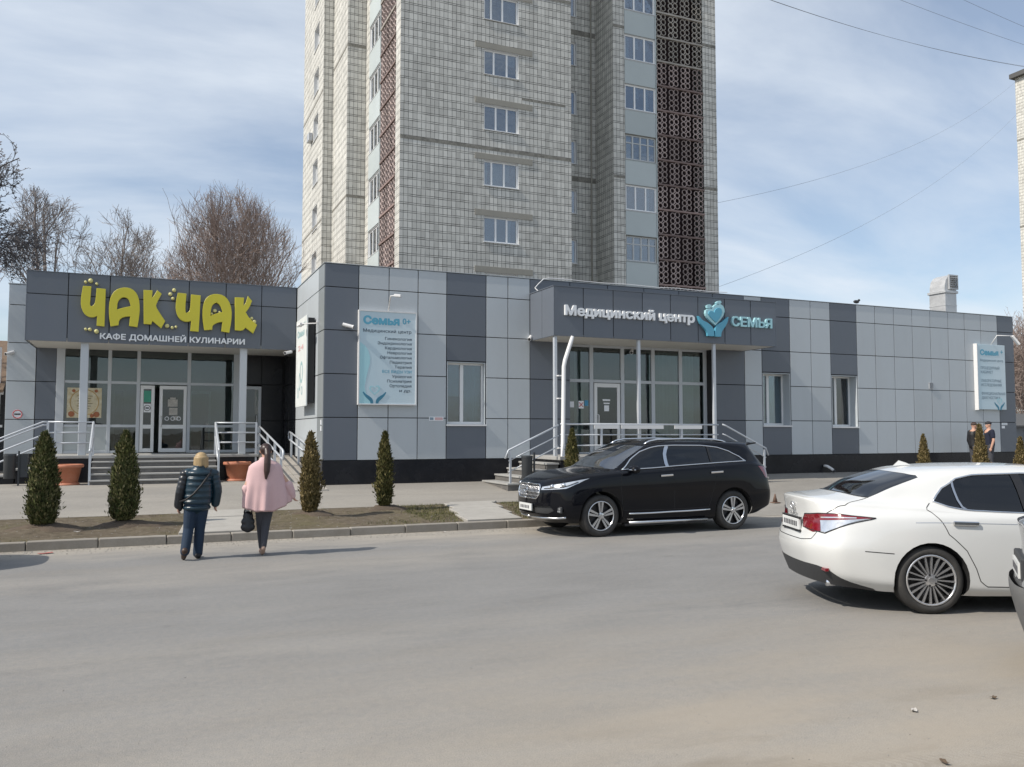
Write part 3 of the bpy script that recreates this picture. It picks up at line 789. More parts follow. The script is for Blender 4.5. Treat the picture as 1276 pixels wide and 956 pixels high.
# poster behind the left pane
def poster_mat():
    t = NT('poster'); v = t.coord('Object')
    sp = t.n('ShaderNodeSeparateXYZ'); t.l(v, sp.inputs[0])
    n = t.noise(v, 9, 5, 0.65)
    c = t.mix(t.ramp(n, [(0.35, 0), (0.65, 1)]), (0.50, 0.42, 0.25), (0.62, 0.57, 0.43))
    t.pbsdf(Base_Color=c, Roughness=0.6); return t.mat
po = MB().box(-2.12, -1.2, FY + 0.012, FY + 0.02, 2.26, 3.15).build('poster', poster_mat(), gf)
M['poster_red'] = pm('poster_red', (0.34, 0.12, 0.05), 0.6, 0, 0.4, 12); M['poster_gold'] = pm('poster_gold', (0.45, 0.30, 0.12), 0.6); M['poster_text'] = pm('poster_text', (0.12, 0.10, 0.06), 0.6)
ring(po, (-1.66, FY + 0.008, 2.72), 0.38, M['poster_gold'], 0.012, seg=32)
for k in range(6): MB().box(-1.66 - 0.2 + 0.03*(k % 2), -1.66 + 0.22 - 0.04*(k % 3), FY + 0.004, FY + 0.0075, 2.90 - 0.075*k, 2.915 - 0.075*k).build('text_line', M['poster_text'], po)
for (x, z, s) in ((-2.0, 2.37, 0.09), (-1.33, 2.36, 0.09), (-1.45, 2.32, 0.06), (-1.95, 3.06, 0.05), (-1.35, 3.06, 0.05)):
    MB().lathe((x, FY + 0.009, z), [(s, 0), (s, -0.003)], 7, 'Y').build('flower_mark', M['poster_red'], po)
# canopy fascia
KY, KX0, KX1, KZ0, KZ1 = 25.7, -2.98, 4.08, 4.27, 6.13
ck = MB(); ck.box(KX0 + 0.03, KX1, KY + 0.03, FY - 0.002, KZ0 + 0.1, KZ1 - 0.04)
can = ck.build('canopy', M['joint'], cafe)
kx = [-2.98, -1.98, -0.96, 0.06, 1.08, 2.08, 3.08, 4.09]
for a, b in zip(kx, kx[1:]):
    for z0, z1 in ((KZ0, 5.53), (5.53, KZ1)):
        MB().box(a + (0.031 if a < -2.9 else GAP), b - GAP, KY, KY + 0.03, z0 + (0 if z0 < 5 else GAP), z1 - (0 if z1 > 6 else GAP)).build('cladding_panel', M['panel_dark'], can, bevel=0.004)
for y0, y1 in ((25.7, 26.9), (26.9, 28.19)):
    for z0, z1 in ((KZ0, 5.53), (5.53, KZ1)):
        MB().box(KX0, KX0 + 0.03, y0 + (0 if y0 < 26 else GAP), y1 - GAP, z0 + (0 if z0 < 5 else GAP), z1 - (0 if z1 > 6 else GAP)).build('cladding_panel', M['panel_dark'], can, bevel=0.004)
MB().box(KX0 + 0.031, KX1 + 0.02, KY + 0.031, FY - 0.003, KZ0 + 0.03, KZ0 + 0.099).build('soffit', M['soffit'], can)
MB().box(KX0 - 0.015, KX1 + 0.02, KY - 0.015, FY - 0.03, KZ1 + 0.002, KZ1 + 0.02).build('cap', M['panel_dark'], can)
for x in (-1.55, 2.61):
    MB().box(x - 0.10, x + 0.10, 25.82, 26.0, 1.2, KZ0 + 0.03).build('column', M['grey_pvc'], cafe, bevel=0.01)

# platform, front steps, side flight
cst = thing('cafe_steps', (0.3, 25.0, 0.45), 'grey stone steps and platform in front of the cafe door', 'steps')
PZ = 1.2
MB().box(-2.35, -1.27, 25.62, FY - 0.03, 0.2, PZ - 0.08).build('platform_wall', M['granite'], cst)
MB().box(1.87, 3.0, 25.62, FY - 0.03, 0.2, PZ - 0.08).build('platform_wall', M['granite'], cst)
MB().box(-2.40, 3.05, 25.57, FY - 0.03, PZ - 0.078, PZ).build('platform_slab', M['tread'], cst, bevel=0.008)
for k in range(1, 5):
    z = PZ - 0.152 * k; y = 25.6 - 0.33 * k
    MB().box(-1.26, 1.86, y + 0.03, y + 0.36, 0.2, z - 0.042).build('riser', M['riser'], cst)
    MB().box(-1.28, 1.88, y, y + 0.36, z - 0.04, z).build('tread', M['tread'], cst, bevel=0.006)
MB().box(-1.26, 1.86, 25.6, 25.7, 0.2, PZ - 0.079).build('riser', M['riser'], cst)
for k in range(4):
    z = PZ - 0.165 * (k + 1); x = -2.40 - 0.36 * (k + 1)
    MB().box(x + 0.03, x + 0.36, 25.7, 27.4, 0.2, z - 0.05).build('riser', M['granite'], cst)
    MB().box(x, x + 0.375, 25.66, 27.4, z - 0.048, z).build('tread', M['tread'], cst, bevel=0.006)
# ramp between platform and side wall, tiled
ramp = thing('ramp', (3.5, 23.5, 0.45), 'tiled wheelchair ramp between the cafe steps and the light side wall', 'ramp')
def rz(y): return lerp_tab(y, [(20.6, 0.45), (26.3, 1.2), (30, 1.2)])
mbx = MB()
mbx.add([(3.06, 20.6, 0.2), (4.09, 20.6, 0.2), (4.09, FY, 0.2), (3.06, FY, 0.2), (3.06, 20.6, rz(20.6)-.02), (4.09, 20.6, rz(20.6)-.02), (4.09, 26.3, 1.18), (3.06, 26.3, 1.18), (4.09, FY, 1.18), (3.06, FY, 1.18)],
        [(3,2,1,0),(4,5,6,7),(7,6,8,9),(0,1,5,4),(0,4,7,9,3),(1,2,8,6,5)])
mbx.build('ramp_body', M['concrete'], ramp)
M['ramp_tile'] = pm('ramp_tile', (0.34, 0.315, 0.28), 0.75, 0, 0.12, 3, 0.1, 40, objvar=0.1, bump=0.3)
yy = 20.62
while yy < 26.2:
    y1 = min(yy + 0.6, 26.3)
    for x0, x1 in ((3.07, 3.57), (3.585, 4.085)):
        MB().add([(x0, yy, rz(yy)-.03), (x1, yy, rz(yy)-.03), (x1, y1-.015, rz(y1)-.03), (x0, y1-.015, rz(y1)-.03), (x0, yy, rz(yy)), (x1, yy, rz(yy)), (x1, y1-.015, rz(y1)), (x0, y1-.015, rz(y1))],
                 [(3,2,1,0),(4,5,6,7),(0,1,5,4),(1,2,6,5),(2,3,7,6),(3,0,4,7)]).build('tile', M['ramp_tile'], ramp)
    yy = y1 + 0.001
    if y1 >= 26.3: break
# railings
def multi_rail(name, label, segs, posts, r=0.026):
    o = thing(name, segs[0][0], label, 'railing')
    for s in segs: MB().tube(s, r, 8).build('rail', M['rail'], o, smooth=True)
    for a, b in posts: MB().bar(a, b, 0.055).build('post', M['rail'], o)
    return o
def stair_rail(x, label):
    segs = []
    posts = [((x, 25.64, PZ), (x, 25.64, PZ + 0.9)), ((x, 24.36, 0.45), (x, 24.36, 1.42))]
    for h in (0.9,): segs.append([(x, 25.70, PZ + h), (x, 25.6, PZ + h), (x, 24.35, 0.5 + h), (x, 24.2, 0.5 + h - 0.06)])
    segs.append([(x, 25.6, PZ + 0.5), (x, 24.36, 0.5 + 0.5)])
    o = multi_rail('handrail', label, segs, posts)
    MB().bar((x, 25.62, PZ + 0.87), (x, 24.35, 0.5 + 0.87), 0.06, 0.09).build('rail', M['rail'], o)
stair_rail(-1.27, 'grey handrail on the left edge of the cafe front steps')
stair_rail(1.86, 'grey handrail on the right edge of the cafe front steps')
hz = (0.9, 0.62, 0.34)
multi_rail('platform_railing', 'grey railing on the cafe platform left of the steps above a terracotta pot',
    [[(-1.27, 25.64, PZ + h), (-2.36, 25.64, PZ + h)] for h in hz] + [[(-2.36, 25.64, PZ + h), (-2.48, 25.64, PZ + h), (-4.1, 25.7, PZ + h - 0.72), (-4.2, 25.7, PZ + h - 0.80)] for h in (0.9, 0.82, 0.55, 0.28)],
    [((-2.36, 25.64, PZ), (-2.36, 25.64, PZ + 0.9)), ((-2.18, 25.64, PZ), (-2.18, 25.64, PZ + 0.9)), ((-3.8, 25.69, 0.5), (-3.8, 25.69, 1.5))], 0.022)
multi_rail('platform_railing', 'grey railing on the cafe platform right of the steps above a terracotta pot',
    [[(1.86, 25.64, PZ + h), (2.98, 25.64, PZ + h)] for h in hz], [((2.98, 25.64, 0.5), (2.98, 25.64, PZ + 0.92))], 0.022)
multi_rail('ramp_railing', 'light grey double handrail on the open side of the wheelchair ramp',
    [[(3.10, 26.2, 2.05), (3.10, 21.3, 1.40), (3.10, 21.15, 1.36), (3.10, 21.15, 1.16), (3.10, 21.3, 1.18), (3.10, 26.2, 1.83)], [(3.10, 26.2, 1.5), (3.10, 21.6, 0.9)]],
    [((3.10, y, rz(y)), (3.10, y, rz(y) + 0.85)) for y in (26.1, 24.0, 22.6, 21.5)])
multi_rail('wall_railing', 'light grey double handrail along the sunlit side wall above the ramp',
    [[(3.98, 26.0, 1.85), (3.98, 21.8, 1.36)], [(3.98, 26.0, 1.85), (3.98, 26.1, 1.80), (3.98, 26.1, 1.66), (3.98, 26.0, 1.62), (3.98, 21.8, 1.13)]],
    [((3.98, y, rz(y)), (3.98, y, rz(y) + 0.72)) for y in (25.6, 24.3, 23.0, 21.9)])
# pots
def pot(loc, label):
    o = thing('flower_pot', loc, label, 'flower pot', 'terracotta pots by the cafe steps')
    x, y, z = loc
    MB().lathe((x, y, z), [(0.30, 0.0), (0.30, 0.03), (0.275, 0.035), (0.28, 0.06)], 28).build('saucer', M['terracotta'], o, smooth=True)
    MB().lathe((x, y, z), [(0.235, 0.035), (0.245, 0.06), (0.325, 0.44), (0.37, 0.445), (0.38, 0.47), (0.38, 0.515), (0.365, 0.53), (0.335, 0.53), (0.32, 0.45)], 28).build('pot_body', M['terracotta'], o, smooth=True)
    MB().lathe((x, y, z), [(0.325, 0.45), (0.15, 0.46), (0.0, 0.465)], 20).build('earth', M['soil'], o, smooth=True)
pot((-1.80, 24.75, gz(-1.8, 24.75)), 'terracotta flower pot without plants, left of the cafe steps')
pot((2.42, 25.1, gz(2.4, 25.1)), 'terracotta flower pot without plants, right of the cafe steps')
def urn(loc, label, h=0.62, two=False):
    o = thing('litter_bin', loc, label, 'litter bin'); x, y, z = loc
    MB().lathe((x, y, z + 0.22), [(0.13, 0), (0.135, 0.01), (0.14, h - 0.02), (0.145, h), (0.125, h), (0.12, 0.05)], 18).build('bucket', M['bin'], o, smooth=True)
    MB().lathe((x, y, z + 0.22), [(0.147, h - 0.06), (0.15, h - 0.03), (0.147, h)], 18).build('rim', M['bin'], o)
    MB().bar((x + 0.2, y, z), (x + 0.2, y, z + h + 0.3), 0.04).build('post', M['bin'], o)
    MB().bar((x + 0.11, y, z + h), (x + 0.2, y, z + h), 0.03).build('hinge', M['bin'], o)
    if two: MB().box(x + 0.22, x + 0.40, y + 0.02, y + 0.15, z + 0.25, z + 0.84).build('cigarette_box', M['bin'], o)
urn((-3.12, 24.9, 0.43), 'dark metal litter bin on a post by the left edge of the cafe platform', two=True)
urn((8.86, 19.55, 0.40), 'dark metal litter bin in front of the medical centre side steps')
# ================================================================== writing and signs
def curve_mesh(splines, extrude, bevel=0.0):
    """filled flat outline(s) in the XY plane, extruded along Z -> mesh (holes allowed)"""
    cu = bpy.data.curves.new('tmp', 'CURVE'); cu.dimensions = '2D'; cu.fill_mode = 'BOTH'; cu.extrude = extrude; cu.bevel_depth = bevel; cu.bevel_resolution = 0
    for pts in splines:
        s = cu.splines.new('POLY'); s.points.add(len(pts) - 1); s.use_cyclic_u = True
        for p, q in zip(s.points, pts): p.co = (q[0], q[1], 0, 1)
    ob = bpy.data.objects.new('tmp', cu); COL.objects.link(ob)
    dg = bpy.context.evaluated_depsgraph_get(); me = bpy.data.meshes.new_from_object(ob.evaluated_get(dg))
    bpy.data.objects.remove(ob); bpy.data.curves.remove(cu)
    return me
from mathutils.geometry import tessellate_polygon
TXT = {}
def glyph_loops(txt):
    """outlines of a line of text as closed 2-D loops"""
    cu = bpy.data.curves.new('tmp', 'FONT'); cu.body = txt; cu.size = 1.0
    ob = bpy.data.objects.new('tmp', cu); COL.objects.link(ob)
    cv = ob.to_curve(bpy.context.evaluated_depsgraph_get()); loops = []
    for sp in cv.splines:
        pts = []
        if sp.type == 'BEZIER':
            bp = sp.bezier_points; n = len(bp)
            for i in range(n):
                p0, p1 = bp[i], bp[(i+1) % n]; a, h0, h1, d = p0.co.xy, p0.handle_right.xy, p1.handle_left.xy, p1.co.xy
                straight = (h0 - a).length < 1e-5 and (h1 - d).length < 1e-5 or abs((h0 - a).cross(d - a)) + abs((h1 - a).cross(d - a)) < 1e-5
                for k in range(1 if straight else 4):
                    t = k / 4; pts.append(a*(1-t)**3 + h0*3*t*(1-t)**2 + h1*3*t*t*(1-t) + d*t**3)
        else: pts = [Vector(q.co[:2]) for q in sp.points]
        out = []
        for q in pts:
            if not out or (q - out[-1]).length > 1e-4: out.append(q.copy())
        if len(out) > 2 and (out[0] - out[-1]).length < 1e-4: out.pop()
        if len(out) > 2: loops.append(out)
    ob.to_curve_clear(); bpy.data.objects.remove(ob); bpy.data.curves.remove(cu)
    return loops
def ms_mesh(loops, level, h):
    """outline at distance `level` outside the (possibly overlapping) loops, by marching squares -> verts, cap faces, boundary edges"""
    P = np.array([(v.x, v.y) for l in loops for v in l]); Q = np.array([(l[(i+1) % len(l)].x, l[(i+1) % len(l)].y) for l in loops for i in range(len(l))])
    x0, y0 = P.min(0) - level - 1.5*h; x1, y1 = P.max(0) + level + 1.5*h
    nx, ny = int((x1 - x0) / h) + 2, int((y1 - y0) / h) + 2
    X, Y = np.meshgrid(x0 + h*np.arange(nx), y0 + h*np.arange(ny)); g = np.stack([X.ravel(), Y.ravel()], 1)
    d = Q - P; L2 = (d**2).sum(1) + 1e-12
    w = g[:, None, :] - P[None]; t = np.clip((w * d[None]).sum(2) / L2, 0, 1); dist = np.sqrt(((w - t[..., None] * d[None])**2).sum(2)).min(1)
    up = (P[None, :, 1] <= g[:, None, 1]) & (Q[None, :, 1] > g[:, None, 1]); dn = (P[None, :, 1] > g[:, None, 1]) & (Q[None, :, 1] <= g[:, None, 1])
    cr = d[None, :, 0] * w[..., 1] - d[None, :, 1] * w[..., 0]
    wind = (up & (cr > 0)).sum(1) - (dn & (cr < 0)).sum(1)
    f = np.where(wind != 0, dist, -dist) + level; f = f.reshape(ny, nx); f[np.abs(f) < 1e-6] = 1e-6
    V, idx, F, E = [], {}, [], []
    def vert(key, p):
        if key not in idx: idx[key] = len(V); V.append(p)
        return idx[key]
    for j in range(ny - 1):
        for i in range(nx - 1):
            c = [(i, j), (i+1, j), (i+1, j+1), (i, j+1)]; val = [f[q[1], q[0]] for q in c]
            if max(val) < 0: continue
            poly = []
            for k in range(4):
                a_, b_ = c[k], c[(k+1) % 4]; va, vb = val[k], val[(k+1) % 4]
                if va > 0: poly.append((vert(a_, (x0 + h*a_[0], y0 + h*a_[1])), 0))
                if (va > 0) != (vb > 0):
                    t_ = va / (va - vb); kk = tuple(sorted((a_, b_)))
                    poly.append((vert(kk, (x0 + h*(a_[0] + (b_[0]-a_[0])*t_), y0 + h*(a_[1] + (b_[1]-a_[1])*t_))), 1 if va > 0 else 2))
            if len(poly) > 2:
                F.append(tuple(q[0] for q in poly))
                for k in range(len(poly)):
                    if poly[k][1] == 1 and poly[(k+1) % len(poly)][1] == 2: E.append((poly[k][0], poly[(k+1) % len(poly)][0]))
    return V, F, E
def text_mesh(txt, size=1.0, extrude=0.0, bold=0.0, shear=0.0):
    key = (txt, size, extrude, bold)
    if key in TXT: return TXT[key]
    loops = glyph_loops(txt); V, F = [], []
    rng = sorted(([min(v.x for v in l), max(v.x for v in l), [l]] for l in loops), key=lambda q: q[0]); grp = []
    for a, b, l in rng:
        if grp and a < grp[-1][1] + 2.2 * bold: grp[-1][1] = max(grp[-1][1], b); grp[-1][2] += l
        else: grp.append([a, b, list(l)])
    for a, b, ls in grp:
        v, f, e = ms_mesh(ls, max(bold, 0.004), 0.028 if extrude else 0.045); n0 = len(V); N = len(v)
        V += [(q[0]*size, q[1]*size, extrude) for q in v]; F += [tuple(n0 + i for i in q) for q in f]
        if extrude:
            V += [(q[0]*size, q[1]*size, -extrude) for q in v]; F += [(n0 + j_, n0 + i_, n0 + N + i_, n0 + N + j_) for i_, j_ in e]
    me = bpy.data.meshes.new('txt'); me.from_pydata(V, [], F)
    bm = bmesh.new(); bm.from_mesh(me); bmesh.ops.delete(bm, geom=[v for v in bm.verts if not v.link_faces], context='VERTS'); bm.to_mesh(me); bm.free(); me.update()
    TXT[key] = me
    return me
def islands(me):
    """split a mesh into lists of (verts, faces) that overlap in x: one per letter"""
    n = len(me.vertices); par = list(range(n))
    def find(a):
        while par[a] != a: par[a] = par[par[a]]; a = par[a]
        return a
    for p in me.polygons:
        vs = list(p.vertices)
        for v in vs[1:]: par[find(v)] = find(vs[0])
    comp = {}
    for i in range(n): comp.setdefault(find(i), []).append(i)
    rng = sorted([min(me.vertices[i].co.x for i in c), max(me.vertices[i].co.x for i in c), c] for c in comp.values())
    out = []
    for a, b, c in rng:
        if out and a < out[-1][1] - 0.25 * min(b - a, out[-1][1] - out[-1][0]): out[-1][1] = max(out[-1][1], b); out[-1][2] = out[-1][2] + c
        else: out.append([a, b, list(c)])
    groups = []
    for a, b, c in out:
        idx = {v: k for k, v in enumerate(c)}
        fs = [tuple(idx[v] for v in p.vertices) for p in me.polygons if p.vertices[0] in idx]
        groups.append(([me.vertices[v].co.copy() for v in c], fs))
    return groups
def place(me_or_vs, fs, name, mats, parent, fn, recalc=False):
    if fs is None: vs = [v.co for v in me_or_vs.vertices]; fs = [tuple(p.vertices) for p in me_or_vs.polygons]
    else: vs = me_or_vs
    mb = MB(); mb.add([fn(v) for v in vs], fs)
    return mb.build(name, mats, parent, recalc=recalc)
def bbox2(me):
    xs = [v.co.x for v in me.vertices]; ys = [v.co.y for v in me.vertices]
    return min(xs), max(xs), min(ys), max(ys)
def text_line(txt, x0, x1, z0, z1, y, mat, parent, name='text_line', bold=0.0, ext=0.0, split=False, axis='Y', cap=None):
    """fit text into the box; split=True gives each letter its own object"""
    me = text_mesh(txt, 1.0, 0.5 if ext else 0.0, bold)
    cp = text_mesh(cap or txt, 1.0, 0, bold); _, _, by0, by1 = bbox2(cp)
    bx0, bx1, _, _ = bbox2(me)
    sx = (x1 - x0) / (bx1 - bx0); sz = (z1 - z0) / (by1 - by0)
    def fn(v):
        u = x0 + (v.x - bx0) * sx; w = z0 + (v.y - by0) * sz; d = y - v.z * (ext if ext else 0.05)
        return (u, d, w) if axis == 'Y' else (d, -u, w)
    if not split: return place(me, None, name, mat, parent, fn)
    for vs, fs in islands(me): place(vs, fs, 'letter', mat, parent, fn)
def smooth_poly(p, keep=0.5):
    out = []
    for i in range(len(p)):
        a, b, c = p[i-1], p[i], p[(i+1) % len(p)]
        v1 = Vector(b) - Vector(a); v2 = Vector(c) - Vector(b)
        ang = v1.angle(v2, 0)
        if ang > 0.95: out.append(b)
        else: out.append(tuple(Vector(b) * 0.75 + Vector(a) * 0.25)); out.append(tuple(Vector(b) * 0.75 + Vector(c) * 0.25))
    return out

POLY = {
'h1': [(-1.615, 5.782), (-1.425, 5.781), (-1.44, 5.421), (-1.448, 5.283), (-1.41, 5.237), (-1.35, 5.268), (-1.303, 5.361), (-1.282, 5.743), (-1.071, 5.736), (-1.071, 4.994), (-1.076, 4.717), (-1.256, 4.729), (-1.25, 4.998), (-1.354, 4.944), (-1.477, 4.958), (-1.583, 5.048), (-1.655, 5.236), (-1.655, 5.477)],
'a1': [(-0.914, 4.725), (-0.959, 5.0), (-0.967, 5.312), (-0.929, 5.544), (-0.827, 5.718), (-0.659, 5.806), (-0.488, 5.811), (-0.34, 5.737), (-0.24, 5.567), (-0.201, 5.288), (-0.214, 5.006), (-0.252, 4.737), (-0.45, 4.762), (-0.431, 5.029), (-0.608, 5.005), (-0.719, 4.909), (-0.728, 4.769)],
'a1h': [(-0.776, 5.184), (-0.768, 5.394), (-0.696, 5.517), (-0.59, 5.559), (-0.481, 5.503), (-0.432, 5.344), (-0.425, 5.296), (-0.582, 5.258)],
'k1': [(-0.11, 5.773), (0.109, 5.774), (0.101, 5.553), (0.177, 5.665), (0.239, 5.789), (0.345, 5.697), (0.227, 5.441), (0.204, 5.333), (0.298, 5.176), (0.454, 4.936), (0.36, 4.739), (0.129, 4.933), (0.099, 4.832), (-0.082, 4.837)],
'h2': [(0.778, 5.754), (0.997, 5.74), (0.972, 5.357), (0.989, 5.193), (1.062, 5.212), (1.114, 5.294), (1.131, 5.727), (1.374, 5.714), (1.359, 5.127), (1.341, 4.687), (1.133, 4.699), (1.147, 4.986), (1.014, 4.944), (0.867, 4.993), (0.778, 5.11), (0.728, 5.307), (0.742, 5.558)],
'a2': [(1.502, 4.738), (1.448, 5.06), (1.448, 5.385), (1.498, 5.606), (1.617, 5.737), (1.794, 5.792), (2.001, 5.761), (2.141, 5.624), (2.229, 5.358), (2.222, 5.029), (2.172, 4.698), (1.965, 4.724), (1.987, 5.002), (1.837, 4.972), (1.709, 4.878), (1.705, 4.762)],
'a2h': [(1.65, 5.143), (1.659, 5.347), (1.711, 5.495), (1.812, 5.553), (1.91, 5.486), (1.982, 5.308), (1.982, 5.271), (1.819, 5.225)],
'k2': [(2.32, 5.723), (2.558, 5.724), (2.548, 5.473), (2.63, 5.603), (2.676, 5.776), (2.784, 5.649), (2.717, 5.46), (2.614, 5.307), (2.723, 5.129), (2.938, 4.955), (2.836, 4.707), (2.622, 4.866), (2.533, 4.766), (2.337, 4.778)]}
DOTS = [(-1.563, 5.91, 0.036), (-1.441, 5.953, 0.058), (-1.291, 5.874, 0.036), (-1.529, 4.619, 0.036), (-1.425, 4.617, 0.044), (-1.264, 4.57, 0.058), (0.677, 5.833, 0.051), (0.581, 5.712, 0.051), (0.649, 5.595, 0.044), (0.515, 4.811, 0.058), (0.647, 4.768, 0.044), (0.746, 4.794, 0.036), (1.776, 5.31, 0.051), (1.689, 5.218, 0.036), (1.9, 5.274, 0.036), (2.737, 5.115, 0.036), (2.793, 5.147, 0.044), (2.865, 5.048, 0.058)]
cs = thing('cafe_sign', (0.6, 25.68, 4.3), 'yellow rounded block letters with dots on the cafe canopy, white line of writing below', 'sign')
for ks in (('h1',), ('a1', 'a1h'), ('k1',), ('h2',), ('a2', 'a2h'), ('k2',)):
    me = curve_mesh([smooth_poly(POLY[k]) for k in ks], 0.04, 0.006)
    place(me, None, 'letter', M['sign_yellow'], cs, lambda v: (v.x, 25.60 - v.z, v.y), True)
for x, z, r in DOTS:
    MB().lathe((x, 25.695, z), [(r, 0), (r, -0.10), (r * 0.8, -0.125), (0, -0.13)], 14, 'Y').build('dot', M['dots'], cs, smooth=True)
text_line('КАФЕ ДОМАШНЕЙ КУЛИНАРИИ', -1.18, 2.62, 4.365, 4.545, 25.67, M['sign_white'], cs, bold=0.030, ext=0.05, split=True, cap='КАФЕ')

M['sem_blue'] = pm('sem_blue', (0.10, 0.36, 0.50), 0.35, 0, 0.05); M['sem_light'] = pm('sem_light', (0.36, 0.62, 0.68), 0.35, 0, 0.05); M['sem_deep'] = pm('sem_deep', (0.045, 0.20, 0.30), 0.4)
ms = thing('medical_sign', (13.5, 19.98, 4.6), 'white and light blue raised letters on the medical centre canopy', 'sign')
text_line('Медицинский центр', 10.15, 14.27, 4.925, 5.205, 19.962, M['sign_white'], ms, bold=0.034, ext=0.07, split=True, cap='М')
text_line('СЕМЬЯ', 15.56, 17.03, 4.90, 5.20, 19.962, M['sem_light'], ms, bold=0.025, ext=0.07, split=True)
EMB = {'lhand': [(14.363, 5.123), (14.425, 5.1), (14.517, 5.001), (14.674, 4.957), (14.83, 4.86), (14.892, 4.758), (14.908, 4.575), (14.68, 4.575), (14.669, 4.695), (14.515, 4.844), (14.423, 4.944)],
'rhand': [(15.41, 5.154), (15.345, 5.113), (15.215, 5.011), (15.086, 4.952), (14.976, 4.867), (14.949, 4.745), (14.958, 4.566), (15.143, 4.575), (15.165, 4.718), (15.309, 4.884), (15.389, 5.02)],
'bigheart': [(14.957, 4.892), (14.707, 5.063), (14.615, 5.189), (14.629, 5.305), (14.743, 5.365), (14.857, 5.35), (14.884, 5.425), (15.0, 5.517), (15.159, 5.511), (15.267, 5.427), (15.284, 5.28), (15.185, 5.115)],
'smallheart': [(14.959, 4.971), (14.771, 5.103), (14.697, 5.204), (14.729, 5.274), (14.818, 5.295), (14.9, 5.247), (14.933, 5.339), (15.03, 5.397), (15.138, 5.377), (15.175, 5.284), (15.121, 5.138)],
'drop1': [(14.669, 5.444), (14.745, 5.48), (14.821, 5.464), (14.82, 5.411), (14.743, 5.365), (14.681, 5.382)],
'drop2': [(14.987, 5.537), (15.052, 5.594), (15.142, 5.61), (15.18, 5.57), (15.128, 5.514), (15.038, 5.487)]}
for k, (mt, d0) in {'lhand': ('sem_blue', 0), 'rhand': ('sem_blue', 0), 'bigheart': ('sem_light', 0), 'smallheart': ('sem_blue', 0.03), 'drop1': ('sem_light', 0), 'drop2': ('sem_light', 0)}.items():
    me = curve_mesh([smooth_poly(EMB[k])], 0.04, 0.004)
    place(me, None, {'l': 'hand_emblem', 'r': 'hand_emblem', 'b': 'heart_emblem', 's': 'heart_emblem', 'd': 'drop_emblem'}[k[0]], M[mt], ms, lambda v, d0=d0: (v.x, 19.94 - d0 - v.z, v.y))

# printed boards
def board_mat():
    t = NT('board_print'); v = t.coord('Generated')
    sp = t.n('ShaderNodeSeparateXYZ'); t.l(v, sp.inputs[0])
    n = t.noise(v, 2.2, 3)
    k = t.math('ADD', t.math('MULTIPLY', t.math('SUBTRACT', 1.0, sp.outputs[0]), 0.45), t.math('MULTIPLY', n, 0.5), clamp=True)
    t.pbsdf(Base_Color=t.mix(k, (0.62, 0.70, 0.74), (0.42, 0.58, 0.66)), Roughness=0.35); return t.mat
M['board'] = board_mat()
M['txt_dark'] = pm('txt_dark', (0.06, 0.09, 0.13), 0.5); M['txt_mid'] = pm('txt_mid', (0.22, 0.30, 0.36), 0.5)
def hands(parent, cx, cz, s, y):
    for sg in (-1, 1):
        p = [(0.10, -0.5), (0.28, -0.5), (0.30, -0.30), (0.50, -0.12), (0.72, 0.10), (0.86, 0.36), (0.80, 0.40), (0.62, 0.22), (0.40, 0.10), (0.20, -0.05), (0.10, -0.22)]
        pts = [(cx + sg * a * s, cz + b * s) for a, b in p]
        if sg < 0: pts = pts[::-1]
        place(curve_mesh([smooth_poly(pts)], 0.002), None, 'hand_print', M['sem_deep'], parent, lambda v: (v.x, y - v.z, v.y))
    h = [(0, -0.35), (-0.42, 0.05), (-0.5, 0.3), (-0.35, 0.48), (-0.12, 0.45), (0, 0.28), (0.14, 0.50), (0.40, 0.52), (0.52, 0.3), (0.42, 0.02)]
    hh = [(a * 0.72, b * 0.72 + 0.03) for a, b in h]
    place(curve_mesh([[(cx + a * s * .8, cz + (b + .55) * s * .8) for a, b in h], [(cx + a * s * .8, cz + (b + .55) * s * .8) for a, b in hh]], 0.002), None, 'heart_print', M['sem_light'], parent, lambda v: (v.x, y - v.z, v.y))
bd = thing('wall_board', (5.75, 21.45, 2.55), 'tall light blue board listing clinic services, beside the dark corner of the front wall', 'sign board')
MB().box(4.99, 6.50, 21.40, 21.49, 2.55, 4.95).build('board', M['board'], bd, bevel=0.006)
f = MB(); f.box(4.97, 5.0, 21.385, 21.495, 2.53, 4.97); f.box(6.49, 6.52, 21.385, 21.495, 2.53, 4.97); f.box(5.0, 6.49, 21.385, 21.495, 4.94, 4.97); f.box(5.0, 6.49, 21.385, 21.495, 2.53, 2.56)
f.build('frame', M['white_metal'], bd)
yb = 21.393
text_line('Семья', 5.09, 6.05, 4.60, 4.83, yb, M['sem_blue'], bd, bold=0.05, cap='С')
text_line('0+', 6.13, 6.35, 4.64, 4.80, yb, M['sem_blue'], bd, bold=0.02, cap='0')
text_line('Медицинский центр', 5.09, 6.37, 4.40, 4.49, yb, M['txt_dark'], bd, bold=0.01, cap='М')
lines = ['Гинекология', 'Эндокринология', 'Кардиология', 'Неврология', 'Офтальмология', 'Педиатрия', 'Терапия', 'ВСЕ ВИДЫ УЗИ', 'Урология', 'Психиатрия', 'Ортопедия', 'и др.']
for k, t_ in enumerate(lines):
    wdt = 0.065 * len(t_); z = 4.215 - 0.1225 * k
    text_line(t_, 6.38 - wdt, 6.38, z, z + 0.075, yb, M['sem_blue'] if 'УЗИ' in t_ else M['txt_dark'], bd, bold=0.012, cap='П')
hands(bd, 5.40, 2.72, 0.36, yb)
place(curve_mesh([smooth_poly([(5.0, 2.56), (5.35, 2.56), (5.12, 2.9), (5.2, 3.3), (5.3, 3.7), (5.2, 4.0), (5.0, 4.15)])], 0.001), None, 'print_wave', M['sem_light'], bd, lambda v: (v.x, 21.397 - v.z, v.y))
